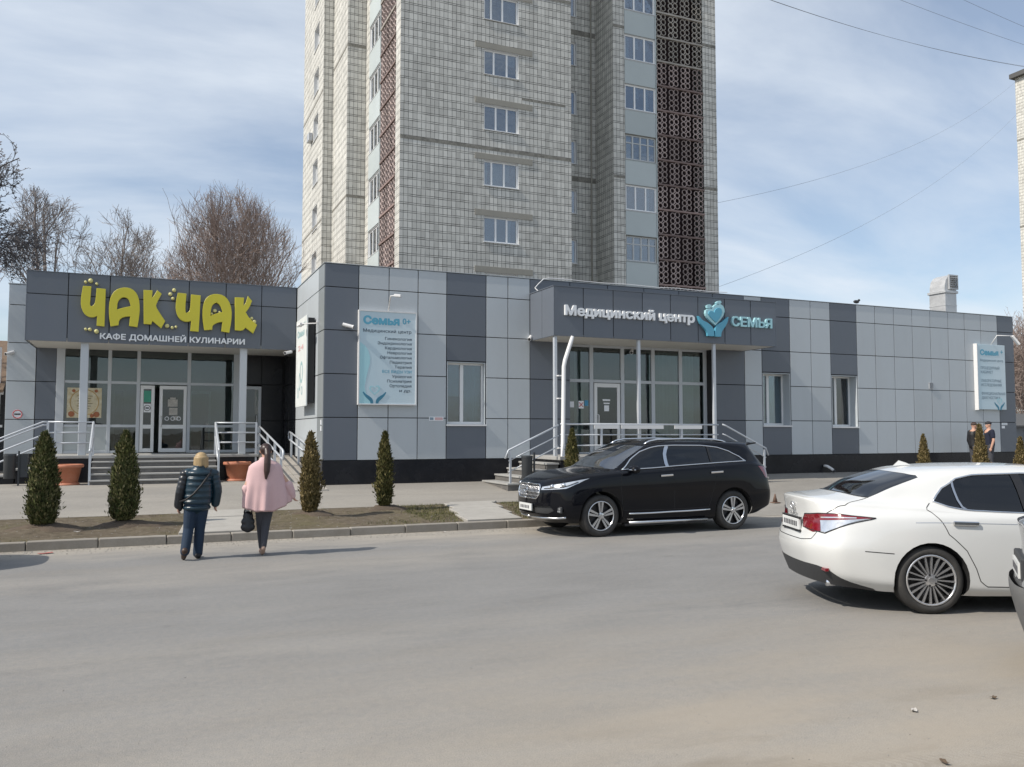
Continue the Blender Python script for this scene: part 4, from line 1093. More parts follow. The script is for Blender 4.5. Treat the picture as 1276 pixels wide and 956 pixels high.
bd2 = thing('wall_board', (28.2, 21.45, 2.65), 'tall light blue board at the far right end of the front wall', 'sign board')
MB().box(27.52, 28.97, 21.36, 21.49, 2.66, 5.02).build('board', M['board'], bd2, bevel=0.006)
MB().box(27.49, 27.515, 21.345, 21.495, 2.64, 5.04).build('frame', M['white_metal'], bd2)
yb = 21.353
text_line('Семья', 27.66, 28.62, 4.62, 4.84, yb, M['sem_blue'], bd2, bold=0.05, cap='С')
text_line('+', 28.72, 28.86, 4.70, 4.84, yb, M['sem_blue'], bd2)
text_line('Медицинский центр', 27.66, 28.86, 4.40, 4.49, yb, M['txt_mid'], bd2, bold=0.01, cap='М')
for k, t_ in enumerate(['ПРОЦЕДУРНЫЙ', 'КАБИНЕТ', None, 'ЛАБОРАТОРНЫЕ', 'ИССЛЕДОВАНИЯ', None, 'ФУНКЦИОНАЛЬНАЯ', 'ДИАГНОСТИКА']):
    if t_: text_line(t_, 27.68, 27.68 + 0.088 * len(t_), 4.12 - 0.155 * k, 4.22 - 0.155 * k, yb, M['txt_mid'], bd2, bold=0.01, cap='А')
hands(bd2, 28.6, 2.80, 0.32, yb)
# board on the sunlit side wall, standing off it
bd3 = thing('wall_board', (4.0, 23.4, 2.52), 'pale board on brackets on the sunlit side wall over the ramp', 'sign board')
MB().box(3.86, 3.90, 22.58, 24.22, 2.52, 4.93).build('board', pm('board_pale', (0.72, 0.75, 0.74), 0.4), bd3, bevel=0.006)
MB().box(3.901, 4.08, 22.62, 24.18, 2.60, 4.86).build('frame', M['black_plastic'], bd3)
M['print_teal'] = pm('print_teal', (0.30, 0.46, 0.48), 0.5); M['print_pink'] = pm('print_pink', (0.62, 0.40, 0.40), 0.5)
text_line('Семья', -24.0, -22.9, 4.42, 4.62, 3.857, M['print_teal'], bd3, bold=0.03, axis='X', cap='С')
text_line('Медицинский центр', -24.05, -22.75, 4.74, 4.79, 3.857, M['print_teal'], bd3, axis='X', cap='М')
text_line('24', -23.9, -23.0, 4.05, 4.20, 3.857, M['print_pink'], bd3, bold=0.02, axis='X')
for (y, z, a, b) in ((23.3, 3.45, 0.22, 0.30), (23.55, 3.2, 0.12, 0.25), (23.2, 2.95, 0.1, 0.12), (23.8, 2.9, 0.08, 0.15)):
    place(curve_mesh([[(-y + a * math.cos(t), z + b * math.sin(t)) for t in np.linspace(0, 2*math.pi, 14, endpoint=False)], [(-y + a * .7 * math.cos(t), z + b * .7 * math.sin(t)) for t in np.linspace(0, 2*math.pi, 14, endpoint=False)]], 0.001), None, 'print_shape', M['print_teal'], bd3, lambda v: (3.857 - v.z, -v.x, v.y))
# lamps and cameras on the walls
def arm_lamp(p0, p1, head, label):
    o = thing('sign_lamp', p0, label, 'lamp')
    MB().tube([p0, (p0[0], (p0[1]+p1[1])/2, p1[2] + 0.02), p1], 0.018, 6).build('arm', M['white_metal'], o, smooth=True)
    MB().bar(p1, head, 0.13, 0.07).build('lamp_head', M['white_metal'], o, bevel=0.01)
arm_lamp((5.76, 21.46, 4.96), (5.80, 21.0, 5.32), (5.95, 20.9, 5.30), 'small floodlight on an arm above the services board near the corner')
arm_lamp((28.3, 21.4, 5.03), (28.75, 20.9, 5.32), (28.98, 20.8, 5.0), 'small floodlight on a bent arm above the board at the far right')
arm_lamp((4.08, 22.3, 4.72), (3.72, 22.45, 4.66), (3.66, 22.62, 4.62), 'small white lamp arm beside the board on the sunlit side wall')
def cctv(p, d, label):
    o = thing('security_camera', p, label, 'camera'); d = Vector(d).normalized(); p = Vector(p)
    MB().bar(p, p + Vector((0, -0.10, 0.0)), 0.05).build('bracket', M['white_metal'], o)
    c = p + Vector((0, -0.11, 0.01))
    MB().tube([c - d * 0.12, c + d * 0.12, c + d * 0.16], [0.045, 0.045, 0.052], 12).build('housing', M['white_metal'], o, smooth=False)
    MB().tube([c + d * 0.161, c + d * 0.165], 0.04, 12).build('lens', M['black_plastic'], o)
cctv((4.68, 21.5, 4.53), (0.85, -0.4, -0.25), 'white bullet camera on the dark corner panel')
cctv((9.80, 21.5, 4.45), (-0.5, -0.7, -0.4), 'white camera where the canopy meets the wall, left of the entrance')
cctv((3.86, 25.7, 4.18), (-0.7, -0.6, -0.2), 'white camera under the cafe canopy by the side wall')
cctv((-3.6, 28.2, 4.1), (-0.6, -0.7, -0.3), 'white camera on the left end wall of the cafe')
cctv((13.32, 21.9, 4.25), (-0.5, -0.7, -0.4), 'small camera under the medical canopy on a mullion')
# small plates
def plate(name, label, x0, x1, y, z0, z1, mat, marks=()):
    o = thing(name, (x0, y, z0), label, 'sign')
    MB().box(x0, x1, y - 0.006, y - 0.001, z0, z1).build('plate', mat, o)
    for (a, b, c, d, m) in marks: MB().box(a, b, y - 0.009, y - 0.0065, c, d).build('mark', m, o)
    return o
o = thing('no_smoking_sign', (-3.38, 28.19, 2.35), 'round no smoking sticker on the light panel left of the cafe window', 'sign')
MB().lathe((-3.38, 28.196, 2.35), [(0.13, 0), (0.13, -0.004), (0, -0.0041)], 24, 'Y').build('disc', M['sign_white'], o)
ring(o, (-3.38, 28.188, 2.35), 0.115, M['stk_red'], 0.012)
MB().box(-3.46, -3.30, 28.186, 28.19, 2.33, 2.37).build('mark', M['black_plastic'], o)
plate('info_plate', 'small pinkish plate on the wall left of the first window', 6.90, 7.30, WY, 2.13, 2.24, M['sign_white'], [(6.92, 7.02, 2.15, 2.22, M['txt_mid']), (7.06, 7.28, 2.15, 2.22, M['print_pink'])])
o = plate('number_plates', 'two small white plates on the dark panel at the right end', 28.86, 29.16, WY, 2.10, 2.18, M['sign_white'], [(28.90, 29.12, 2.13, 2.15, M['txt_mid'])])
MB().box(28.86, 29.02, WY - 0.006, WY - 0.001, 1.98, 2.07).build('plate', M['sign_white'], o)
o = plate('corner_plates', 'two tiny white plates at the corner of the sunlit side wall', 4.10, 4.11, 21.6, 2.0, 2.1, M['sign_white'])
MB().box(4.09, 4.108, 21.62, 21.72, 2.02, 2.14).build('plate', M['sign_white'], o); MB().box(4.09, 4.108, 21.62, 21.72, 1.86, 1.98).build('plate', M['sign_white'], o)
gr = thing('wall_vent', (25.3, 21.49, 3.3), 'small grey grille on the right part of the front wall', 'vent')
MB().box(25.22, 25.42, 21.475, 21.498, 3.36, 3.58).build('frame', M['galv'], gr)
for k in range(5): MB().box(25.24, 25.40, 21.465, 21.474, 3.38 + 0.04*k, 3.40 + 0.04*k).build('slat', M['panel_dark'], gr)
# loose white cable on the canopy roof
o = MB().tube([(10.9, 21.45, 6.19), (10.4, 21.44, 6.18), (10.23, 21.43, 6.14), (10.05, 21.40, 5.98), (9.94, 21.38, 5.86), (9.98, 21.3, 5.78), (10.03, 21.2, 5.73)], 0.014, 6).build('cable', M['white_metal'], org=(10.2, 21.4, 5.7))
tag(o, 'loose white cable bent over the wall top at the left end of the canopy', 'cable')
o = MB().tube([(10.92 + 0.63*k, 21.45 + 0.01*(k % 2), 6.19 - 0.012*(k % 3)) for k in range(10)], 0.012, 6).build('cable', M['white_metal'], org=(13, 21.4, 6.1))
tag(o, 'thin white cable lying along the parapet above the canopy', 'cable')
# rainwater spout at the foot of the wall
o = thing('rain_spout', (20.45, 21.3, 0.5), 'small white rainwater spout at the foot of the front wall', 'pipe')
MB().tube([(20.37, 21.48, 0.74), (20.40, 21.38, 0.73), (20.47, 21.28, 0.66), (20.51, 21.22, 0.60)], 0.045, 10).build('pipe', M['white_metal'], o, smooth=True)
MB().tube([(20.51, 21.22, 0.60), (20.54, 21.19, 0.55)], 0.047, 10).build('spout_end', M['black_plastic'], o)
# roof ventilation duct
v = thing('roof_vent', (29.5, 24.4, 5.75), 'galvanised ventilation duct with louvred outlet on the clinic roof', 'vent')
MB().box(29.20, 29.84, 24.0, 24.75, 5.75, 7.40).build('shaft', M['galv'], v, bevel=0.01)
MB().box(29.15, 29.89, 23.95, 24.80, 7.40, 7.50).build('flange', M['galv'], v, bevel=0.01)
prof = [(29.20, 7.50), (29.86, 7.50), (29.86, 8.15), (29.62, 8.17), (29.42, 8.08), (29.28, 7.92), (29.22, 7.70)]
MB().prism(prof, lambda u, w_, d: (u, d, w_), 24.73, 24.02).build('elbow', M['galv'], v, recalc=True)
fr_ = MB(); fr_.box(29.40, 29.90, 23.95, 24.015, 7.56, 7.60); fr_.box(29.40, 29.90, 23.95, 24.015, 8.10, 8.15); fr_.box(29.40, 29.44, 23.95, 24.015, 7.60, 8.10); fr_.box(29.86, 29.90, 23.95, 24.015, 7.60, 8.10)
fr_.build('grille_frame', M['galv'], v)
for k in range(6): MB().add([(29.44, 23.93, 7.61 + .083*k), (29.86, 23.93, 7.61 + .083*k), (29.86, 24.01, 7.67 + .083*k), (29.44, 24.01, 7.67 + .083*k)], [(0,1,2,3)]).build('slat', M['galv'], v)
for z in (6.3, 6.9): MB().box(29.19, 29.85, 23.99, 24.76, z, z + 0.025).build('seam', M['galv'], v)
# crow on the parapet
o = thing('bird', (22.05, 21.6, 6.165), 'small dark bird sitting on the parapet right of the canopy', 'bird')
MB().sphere((22.05, 21.6, 6.25), (0.13, 0.055, 0.06), 10, 7).build('body', M['black_plastic'], o, smooth=True)
MB().sphere((22.17, 21.6, 6.31), 0.042, 8, 6).build('head', M['black_plastic'], o, smooth=True)
MB().add([(21.93, 21.57, 6.25), (21.93, 21.63, 6.25), (21.80, 21.62, 6.22), (21.80, 21.58, 6.22), (22.21, 21.59, 6.315), (22.21, 21.61, 6.315), (22.26, 21.6, 6.30)], [(0,1,2,3),(4,5,6)]).build('tail', M['black_plastic'], o)
# ================================================================== apartment tower
def tile_mat(name, base, joint, var=0.14, tu=0.223, tv=0.413, dark=1.0):
    """stack-bonded ceramic blocks: tall course and thin course alternating, uneven dark mortar"""
    t = NT(name); uv = t.n('ShaderNodeUVMap').outputs[0]
    sp = t.n('ShaderNodeSeparateXYZ'); t.l(uv, sp.inputs[0])
    wob = t.n('ShaderNodeTexNoise'); wob.inputs['Scale'].default_value = 0.9; wob.inputs['Detail'].default_value = 3; t.l(uv, wob.inputs['Vector'])
    u = t.math('ADD', sp.outputs[0], t.math('MULTIPLY', t.math('SUBTRACT', wob.outputs['Fac'], 0.5), 0.05))
    v = t.math('ADD', sp.outputs[1], t.math('MULTIPLY', t.math('SUBTRACT', wob.outputs['Fac'], 0.5), 0.06))
    un = t.math('DIVIDE', u, tu); vn = t.math('DIVIDE', v, tv)
    fu = t.math('FRACT', un); fv = t.math('FRACT', vn)
    ju = t.math('LESS_THAN', fu, 0.10)
    jv = t.math('MAXIMUM', t.math('LESS_THAN', fv, 0.065), t.math('LESS_THAN', t.math('ABSOLUTE', t.math('SUBTRACT', fv, 0.24)), 0.03))
    cell = t.n('ShaderNodeCombineXYZ'); t.l(t.math('FLOOR', un), cell.inputs[0]); t.l(t.math('FLOOR', vn), cell.inputs[1])
    wn_ = t.n('ShaderNodeTexWhiteNoise', noise_dimensions='2D'); t.l(cell.outputs[0], wn_.inputs[0])
    n1 = t.noise(uv, 0.35, 5, 0.6); n2 = t.noise(uv, 2.4, 4, 0.65); n3 = t.noise(uv, 30, 3)
    k = t.math('ADD', t.math('MULTIPLY', t.math('SUBTRACT', wn_.outputs['Value'], 0.5), 2*var), t.math('MULTIPLY', t.math('SUBTRACT', n1, 0.5), 0.35))
    k = t.math('ADD', t.math('ADD', k, t.math('MULTIPLY', t.math('SUBTRACT', n3, 0.5), 0.12)), 1.0)
    hs = t.n('ShaderNodeHueSaturation'); hs.inputs['Color'].default_value = (*base, 1); t.l(k, hs.inputs['Value'])
    # mortar strength varies from joint to joint
    jn = t.noise(uv, 1.7, 3)
    jk = t.math('MAXIMUM', t.math('MULTIPLY', ju, t.ramp(n2, [(0.30, 0.40), (0.60, 1.0)])), t.math('MULTIPLY', jv, t.ramp(jn, [(0.30, 0.40), (0.58, 1.0)])))
    jk = t.math('MULTIPLY', jk, dark)
    c = t.mix(jk, hs.outputs[0], joint)
    # weather streaks
    ws = t.ramp(t.noise(t.mapping(uv, (1.6, 0.10, 1)), 1.0, 5, 0.6), [(0.52, 0.0), (0.8, 0.45)])
    c = t.mix(ws, c, (0.24, 0.235, 0.215))
    b = t.pbsdf(Base_Color=c, Roughness=0.75, Specular_IOR_Level=0.25)
    t.l(t.bump(t.math('MULTIPLY', jk, -1.0), 0.6, 0.02), b.inputs['Normal'])
    return t.mat
M['tile'] = tile_mat('facade_tile', (0.60, 0.592, 0.55), (0.062, 0.061, 0.056), var=0.13)
M['band'] = pm('mortar_band', (0.25, 0.24, 0.21), 0.9, 0, 0.35, 1.6, 0.4, 9, dirt=0.8, dirtcol=(0.09, 0.086, 0.075))
M['lintel'] = pm('lintel', (0.32, 0.305, 0.265), 0.9, 0, 0.15, 1.5, 0.12, 20)
M['loggia'] = pm('loggia_panel', (0.47, 0.52, 0.52), 0.6, 0, 0.08, 0.8, 0.05, 14, objvar=0.06)
M['ring_red'] = pm('lattice_red', (0.42, 0.345, 0.325), 0.85, 0, 0.25, 2, 0.15, 20, objvar=0.25)
M['ring_grey'] = pm('lattice_grey', (0.40, 0.37, 0.33), 0.85, 0, 0.25, 2, 0.15, 20, objvar=0.2)
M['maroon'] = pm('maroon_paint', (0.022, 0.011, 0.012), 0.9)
M['bar_red'] = pm('lattice_bar', (0.24, 0.175, 0.16), 0.85, 0, 0.3, 1.5, 0.2, 14, objvar=0.3)
M['glass_far'] = glass_mat('glass_far', (0.55, 0.62, 0.67), 0.17, 0.02, 0.15)
M['curt_a'] = pm('curtain_far', (0.72, 0.74, 0.70), 0.9, 0, 0.2, 1, 0.2, 9, objvar=0.45, stretch=(1, 1, 0.05))
M['frame_white'] = pm('frame_white', (0.86, 0.87, 0.87), 0.35, 0, 0.03)
M['wood_frame'] = pm('old_frame', (0.50, 0.52, 0.52), 0.6)

tower = thing('apartment_tower', (20, 46, 0.45), 'tall pale tiled apartment block with ring lattice balconies behind the clinic', 'building')
ZT = 34.0
def wall_grid(plane, c, u0, u1, z0, z1, holes, flip, mat=M['tile'], name='wall'):
    """wall sheet with rectangular holes, plane 'Y' (u=x) or 'X' (u=y)"""
    us = sorted({u0, u1, *[h[0] for h in holes], *[h[1] for h in holes]}); zs = sorted({z0, z1, *[h[2] for h in holes], *[h[3] for h in holes]})
    mb = MB()
    for a, b in zip(us, us[1:]):
        for p, q in zip(zs, zs[1:]):
            mu, mz = (a + b) / 2, (p + q) / 2
            if any(h[0] < mu < h[1] and h[2] < mz < h[3] for h in holes): continue
            vs = [(a, c, p), (b, c, p), (b, c, q), (a, c, q)] if plane == 'Y' else [(c, a, p), (c, b, p), (c, b, q), (c, a, q)]
            mb.add(vs, [(0, 1, 2, 3) if not flip else (3, 2, 1, 0)])
    return mb.build(name, mat, tower)
SILL = [11.35 + 2.86 * k for k in range(-3, 8)]
def far_window(parent, plane, c, u0, u1, z0, z1, lights, seed, fr=0.085, rev=0.13, old=False, transom=None, name='window', room=True):
    """window set back in a hole; lights = inner split positions (fractions)"""
    r = random.Random(seed)
    def B(mb, a, b, d0, d1, p, q):
        (mb.box(a, b, c + d0, c + d1, p, q) if plane == 'Y' else mb.box(c + d0, c + d1, a, b, p, q))
    w = MB(); y0, y1 = rev, rev + 0.06
    B(w, u0, u1, y0, y1, z0, z0 + fr); B(w, u0, u1, y0, y1, z1 - fr, z1); B(w, u0, u0 + fr, y0, y1, z0 + fr, z1 - fr); B(w, u1 - fr, u1, y0, y1, z0 + fr, z1 - fr)
    cuts = [u0 + fr] + [u0 + (u1 - u0) * f for f in lights] + [u1 - fr]
    for x in cuts[1:-1]: B(w, x - fr * 0.55, x + fr * 0.55, y0 - 0.004, y1 + 0.004, z0 + fr, z1 - fr)
    if transom: zt = z0 + (z1 - z0) * transom; B(w, u0 + fr, u1 - fr, y0 + 0.003, y1 - 0.003, zt - 0.03, zt + 0.03)
    win = w.build(name, M['wood_frame'] if old else M['frame_white'], parent)
    for a, b in zip(cuts, cuts[1:]):
        g = MB(); B(g, a + 0.02, b - 0.02, y0 + 0.025, y0 + 0.035, z0 + fr, z1 - fr); g.build('pane', M['glass_far'], win)
        if r.random() < 0.62:
            h = r.choice([1.0, 1.0, 0.45, 0.7]); k = MB(); B(k, a + 0.02, b - (b - a) * r.choice([0.05, 0.05, 0.45]), y1 + 0.10, y1 + 0.11, z1 - (z1 - z0) * h, z1); k.build('curtain', M['curt_a'], win)
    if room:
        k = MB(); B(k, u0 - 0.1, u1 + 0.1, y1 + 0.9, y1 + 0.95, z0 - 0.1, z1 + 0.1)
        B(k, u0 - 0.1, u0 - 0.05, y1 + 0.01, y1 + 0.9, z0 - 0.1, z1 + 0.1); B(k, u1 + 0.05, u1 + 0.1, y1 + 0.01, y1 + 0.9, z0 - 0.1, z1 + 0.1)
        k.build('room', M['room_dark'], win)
    rv = MB()
    B(rv, u0 - 0.001, u0 + 0.01, 0.001, y0, z0, z1); B(rv, u1 - 0.01, u1 + 0.001, 0.001, y0, z0, z1); B(rv, u0 + .01, u1 - .01, 0.001, y0, z1 - 0.01, z1)
    rv.build('reveal', M['white_pvc'] if not old else M['lintel'], win)
    k = MB(); B(k, u0 - 0.03, u1 + 0.03, -0.05, y0, z0 - 0.03, z0 - 0.001); k.build('sill', M['white_metal'], win)
    return win
# front block
fh = [(15.32, 17.22, s, s + 1.32) for s in SILL]
wall_grid('Y', 39.0, 10.97, 20.25, 0.3, ZT, fh, False)
LT = [[0.36, 0.68], [0.30, 0.68], [0.22, 0.55], [0.36, 0.68], [0.24, 0.60]]
for k, s in enumerate(SILL):
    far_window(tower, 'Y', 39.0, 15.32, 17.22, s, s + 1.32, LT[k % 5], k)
    MB().box(14.84, 18.0, 38.97, 39.06, s + 1.33, s + 1.62).build('lintel', M['lintel'], tower)
# recess wall and returns
rh = [(21.35, 22.22, s, s + 1.4) for s in SILL]
wall_grid('Y', 42.1, 20.25, 23.45, 0.3, ZT, rh, False)
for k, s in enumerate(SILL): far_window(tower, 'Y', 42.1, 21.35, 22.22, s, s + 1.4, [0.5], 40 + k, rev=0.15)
MB().add([(20.25, 39, 0.3), (20.25, 42.1, 0.3), (20.25, 42.1, ZT), (20.25, 39, ZT)], [(0,1,2,3)]).build('wall', M['tile'], tower)
MB().add([(23.45, 40.1, 0.3), (23.45, 42.1, 0.3), (23.45, 42.1, ZT), (23.45, 40.1, ZT)], [(3,2,1,0)]).build('wall', M['tile'], tower)
# right block with loggias and lattice
LG = (24.18, 26.22, 8.4, ZT); LC = (26.28, 29.47, 5.8, ZT)
wall_grid('Y', 40.1, 23.45, 30.42, 0.3, ZT, [(24.18, 29.47, 5.8, ZT)], False)
MB().box(26.22, 26.28, 40.08, 40.6, 5.8, ZT).build('pillar', M['loggia'], tower)
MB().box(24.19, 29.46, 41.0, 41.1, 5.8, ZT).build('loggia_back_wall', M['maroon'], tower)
kinds = {0: 'old', 1: 'new', 2: 'old', 3: 'new', 4: 'new'}
for k, s in enumerate(SILL):
    if s < 6: continue
    old = k in (3, 5); z0, z1 = s - 0.03, s + 1.40
    far_window(tower, 'Y', 40.1, 24.20, 26.21, z0, z1, [0.33, 0.66] if not old else [0.25, 0.5, 0.75], 80 + k, rev=0.06, old=old, transom=0.68 if old else None, name='loggia_window', room=False)
    pz0 = z1 - 2.86 * 1 + 1.43 + 1.43
    MB().box(24.19, 26.19, 40.07, 40.14, z1 + 0.02, z1 + 1.41).build('loggia_panel', M['loggia'], tower, bevel=0.01)
    MB().box(24.19, 26.19, 40.05, 40.16, z0 - 0.05, z0 - 0.012).build('loggia_sill', M['white_metal'] if not old else M['loggia'], tower)
# lattice of concrete rings: one shared mesh for each half-storey strip
def ring_panel_mesh(w=0.64, h=1.36, R=0.163, r=0.134, th=0.07, seg=14):
    mb = MB()
    for ci, cx in enumerate((R, w - R)):
        n = 4; z = R + (0.0 if ci == 0 else 0.075)
        while z + R * 0.98 <= h + 0.06:
            vs = []; fs = []
            for k in range(seg):
                a = 2 * math.pi * (k + 0.5 * ci) / seg
                for (q, y) in ((R, 0), (R, th), (r, th), (r, 0)): vs.append((cx + q * math.cos(a), y, min(h, z + q * math.sin(a))))
            for k in range(seg):
                k2 = (k + 1) % seg
                for e in range(4): e2 = (e + 1) % 4; fs.append((k*4+e, k*4+e2, k2*4+e2, k2*4+e))
            mb.add(vs, fs); z += 2 * R - 0.012
    me = bpy.data.meshes.new('lattice'); me.from_pydata(mb.v, [], mb.f); me.materials.append(M['ring_red']); me.update(); return me
LATT = ring_panel_mesh(); LATG = LATT.copy(); LATG.materials[0] = M['ring_grey']
def lattice_at(me, loc, rotz):
    o = bpy.data.objects.new('lattice', me); COL.objects.link(o); o.parent = tower
    o.location = Vector(loc) - ORG[tower.name]; o.rotation_euler = (0, 0, rotz); ORG[o.name] = ORG[tower.name]
BARZ = [11.57 + 1.43 * k for k in range(-4, 16)]
for z in BARZ:
    me = LATG if z > 22.6 else LATT
    MB().box(26.29, 29.46, 40.04, 40.2, z - 0.05, z + 0.045).build('lattice_bar', M['bar_red'] if z < 22.6 else M['ring_grey'], tower)
    MB().box(10.93, 11.09, 39.84, 42.80, z - 0.05, z + 0.045).build('lattice_bar', M['bar_red'] if z < 22.6 else M['ring_grey'], tower)
    for g in range(4):
        lattice_at(me, (26.31 + 0.815 * g, 40.08, z + 0.05), 0)
        lattice_at(LATT, (11.05 - 0.07, 42.78 - 0.77 * g, z + 0.05), -math.pi / 2)
# left side, three stepped blocks
wall_grid('X', 10.97, 39.0, 46.0, 0.3, ZT, [(39.82, 45.22, 5.8, ZT)], True)
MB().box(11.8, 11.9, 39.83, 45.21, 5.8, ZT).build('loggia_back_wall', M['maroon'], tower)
MB().box(10.95, 11.5, 42.80, 42.86, 5.8, ZT).build('pillar', M['loggia'], tower)
for k, s in enumerate(SILL):
    if s < 6: continue
    z0, z1 = s - 0.03, s + 1.40
    far_window(tower, 'X', 10.97, 42.88, 45.20, z0, z1, [0.33, 0.66], 120 + k, rev=0.06, name='loggia_window', room=False)
    MB().box(10.94, 11.01, 42.88, 45.20, z1 + 0.02, z1 + 1.41).build('loggia_panel', M['loggia'], tower, bevel=0.01)
wall_grid('Y', 46.0, 9.91, 10.97, 0.3, ZT, [], False)
wall_grid('X', 9.91, 46.0, 49.8, 0.3, ZT, [], True)
wall_grid('Y', 49.8, 9.29, 9.91, 0.3, ZT, [], False)
lh = [(51.3, 52.9, s, s + 1.5) for s in SILL]
wall_grid('X', 9.29, 49.8, 56.6, 0.3, ZT, lh, True)
for k, s in enumerate(SILL): far_window(tower, 'X', 9.29, 51.3, 52.9, s, s + 1.5, [0.5], 160 + k, rev=0.25)
MB().add([(30.42, 40.1, 0.3), (30.42, 56.6, 0.3), (30.42, 56.6, ZT), (30.42, 40.1, ZT)], [(0,1,2,3)]).build('wall', M['tile'], tower)
MB().add([(9.29, 56.6, 0.3), (30.42, 56.6, 0.3), (30.42, 56.6, ZT), (9.29, 56.6, ZT)], [(3,2,1,0)]).build('wall', M['tile'], tower)
MB().prism([(10.97,39),(20.25,39),(20.25,42.1),(23.45,42.1),(23.45,40.1),(30.42,40.1),(30.42,56.6),(9.29,56.6),(9.29,49.8),(9.91,49.8),(9.91,46.0),(10.97,46.0)],
           lambda u, v, d: (u, v, d), ZT, ZT + 0.6).build('roof', M['roof'], tower, recalc=True)
# uneven mortar bands at storey joints
def bandY(y, x0, x1, z, h=0.14): MB().box(x0, x1, y - 0.012, y + 0.02, z - h/2, z + h/2).build('mortar_band', M['band'], tower)
def bandX(x, y0, y1, z, h=0.12): MB().box(x - 0.012, x + 0.02, y0, y1, z - h/2, z + h/2).build('mortar_band', M['band'], tower)
for z in (16.11, 24.6): bandY(39.0, 10.98, 20.24, z, 0.17)
bandY(39.0, 17.4, 19.9, 18.95, 0.12)
for z in (16.22, 24.75): bandY(42.1, 20.26, 23.44, z, 0.3)
for z in (24.55, 16.0): bandY(40.1, 23.46, 24.17, z, 0.16); bandY(40.1, 29.48, 30.41, z, 0.16)
for z in (23.45, 14.9): bandY(46.0, 9.92, 10.96, z, 0.16); bandX(9.91, 46.01, 49.79, z)
for z in (22.2, 14.4): bandX(9.29, 49.81, 56.59, z)
# rust-brown drain stack in the recess, aerial and air conditioner
MB().tube([(23.1, 42.0, 5), (23.1, 42.0, ZT)], 0.05, 6).build('drain_pipe', M['lintel'], tower)
ac = MB(); ac.box(9.02, 9.27, 53.0, 53.7, 20.15, 20.65); ac.build('air_conditioner', M['galv'], tower, bevel=0.02)

# far tower at the right edge of the view
ft = thing('far_apartment_block', (112, 70, 0.4), 'sunlit pale apartment block cut by the right edge of the picture', 'building')
MB().box(105.5, 122, 62, 75.0, 0.3, 49.0).build('wall', M['tile'], ft)
MB().box(104.9, 122.4, 61.6, 75.4, 49.0, 49.6).build('roof', M['roof'], ft)
for z in (40.6, 29.0): MB().box(105.46, 105.5, 62.0, 75.0, z - 0.12, z + 0.12).build('mortar_band', M['band'], ft)
for k in range(14):
    for y in (63.5, 67.6):
        MB().box(105.44, 105.52, y, y + 2.0, 5 + 2.9 * k, 6.5 + 2.9 * k).build('window', M['glass_far'], ft)
# ================================================================== cars
def pchip(Y, t, end0=None, end1=None):
    """monotone cubic through Y[K,...] at integer knots; t shape (n,) ; Y[K, D] or Y[K, n, D]"""
    K = Y.shape[0]; d = np.diff(Y, axis=0)
    m = np.zeros_like(Y)
    a, b = d[:-1], d[1:]
    s = a * b > 0
    with np.errstate(divide='ignore', invalid='ignore'):
        hm = 2 * a * b / (a + b)
    m[1:-1] = np.where(s, np.nan_to_num(hm), 0)
    m[0] = d[0]; m[-1] = d[-1]
    if end0 is not None: m[0] = m[0] * np.array(end0)
    if end1 is not None: m[-1] = m[-1] * np.array(end1)
    i = np.clip(np.floor(t).astype(int), 0, K - 2); f = (t - i)[:, None]
    if Y.ndim == 2: y0, y1, m0, m1 = Y[i], Y[i+1], m[i], m[i+1]
    else:
        n = np.arange(len(t)); y0, y1, m0, m1 = Y[i, n], Y[i+1, n], m[i, n], m[i+1, n]
    f2, f3 = f*f, f*f*f
    return (2*f3 - 3*f2 + 1)*y0 + (f3 - 2*f2 + f)*m0 + (-2*f3 + 3*f2)*y1 + (f3 - f2)*m1

class CarSurf:
    def __init__(s, net): s.P = np.array(net, float); s.N, s.M = s.P.shape[:2]
    def ev(s, u, v):
        u = np.clip(np.atleast_1d(np.array(u, float)), 0, s.M - 1); v = np.clip(np.atleast_1d(np.array(v, float)), 0, s.N - 1)
        rows = np.stack([pchip(s.P[i], u, (0, 1, 0), (0, 1, 0)) for i in range(s.N)])
        return pchip(rows, v, None, (1, 1, 0))
    def nrm(s, u, v, e=0.02):
        a = s.ev(np.array(u) + e, v) - s.ev(np.array(u) - e, v); b = s.ev(u, np.array(v) + e) - s.ev(u, np.array(v) - e)
        n = np.cross(a, b); n /= np.linalg.norm(n, axis=1)[:, None] + 1e-9
        # the left half must look outward (+y / +z)
        p = s.ev(u, v); c = np.array([0, 0, 0.8]); flip = np.sum(n * (p - c), axis=1) < 0
        n[flip] *= -1
        return n
    def side_inv(s, pts, ur=(2.6, 12.6), vr=(0, 10)):
        if not hasattr(s, 'grid'):
            gu, gv = np.meshgrid(np.linspace(*ur, 220), np.linspace(*vr, 160)); gu, gv = gu.ravel(), gv.ravel(); s.grid = (gu, gv, s.ev(gu, gv))
        gu, gv, g = s.grid; out = []
        for x, z in pts:
            k = np.argmin((g[:, 0] - x)**2 + (g[:, 2] - z)**2); u, v = gu[k], gv[k]
            for _ in range(4):
                p = s.ev(u, v)[0]; e = 1e-3; pu = (s.ev(u + e, v)[0] - p) / e; pv = (s.ev(u, v + e)[0] - p) / e
                J = np.array([[pu[0], pv[0]], [pu[2], pv[2]]]); r = np.array([x - p[0], z - p[2]])
                try: dd = np.linalg.solve(J, r)
                except Exception: break
                if np.abs(dd).max() > 0.6: break
                u, v = u + dd[0], v + dd[1]
            out.append((float(np.clip(u, 0, s.M-1)), float(np.clip(v, 0, s.N-1))))
        return out

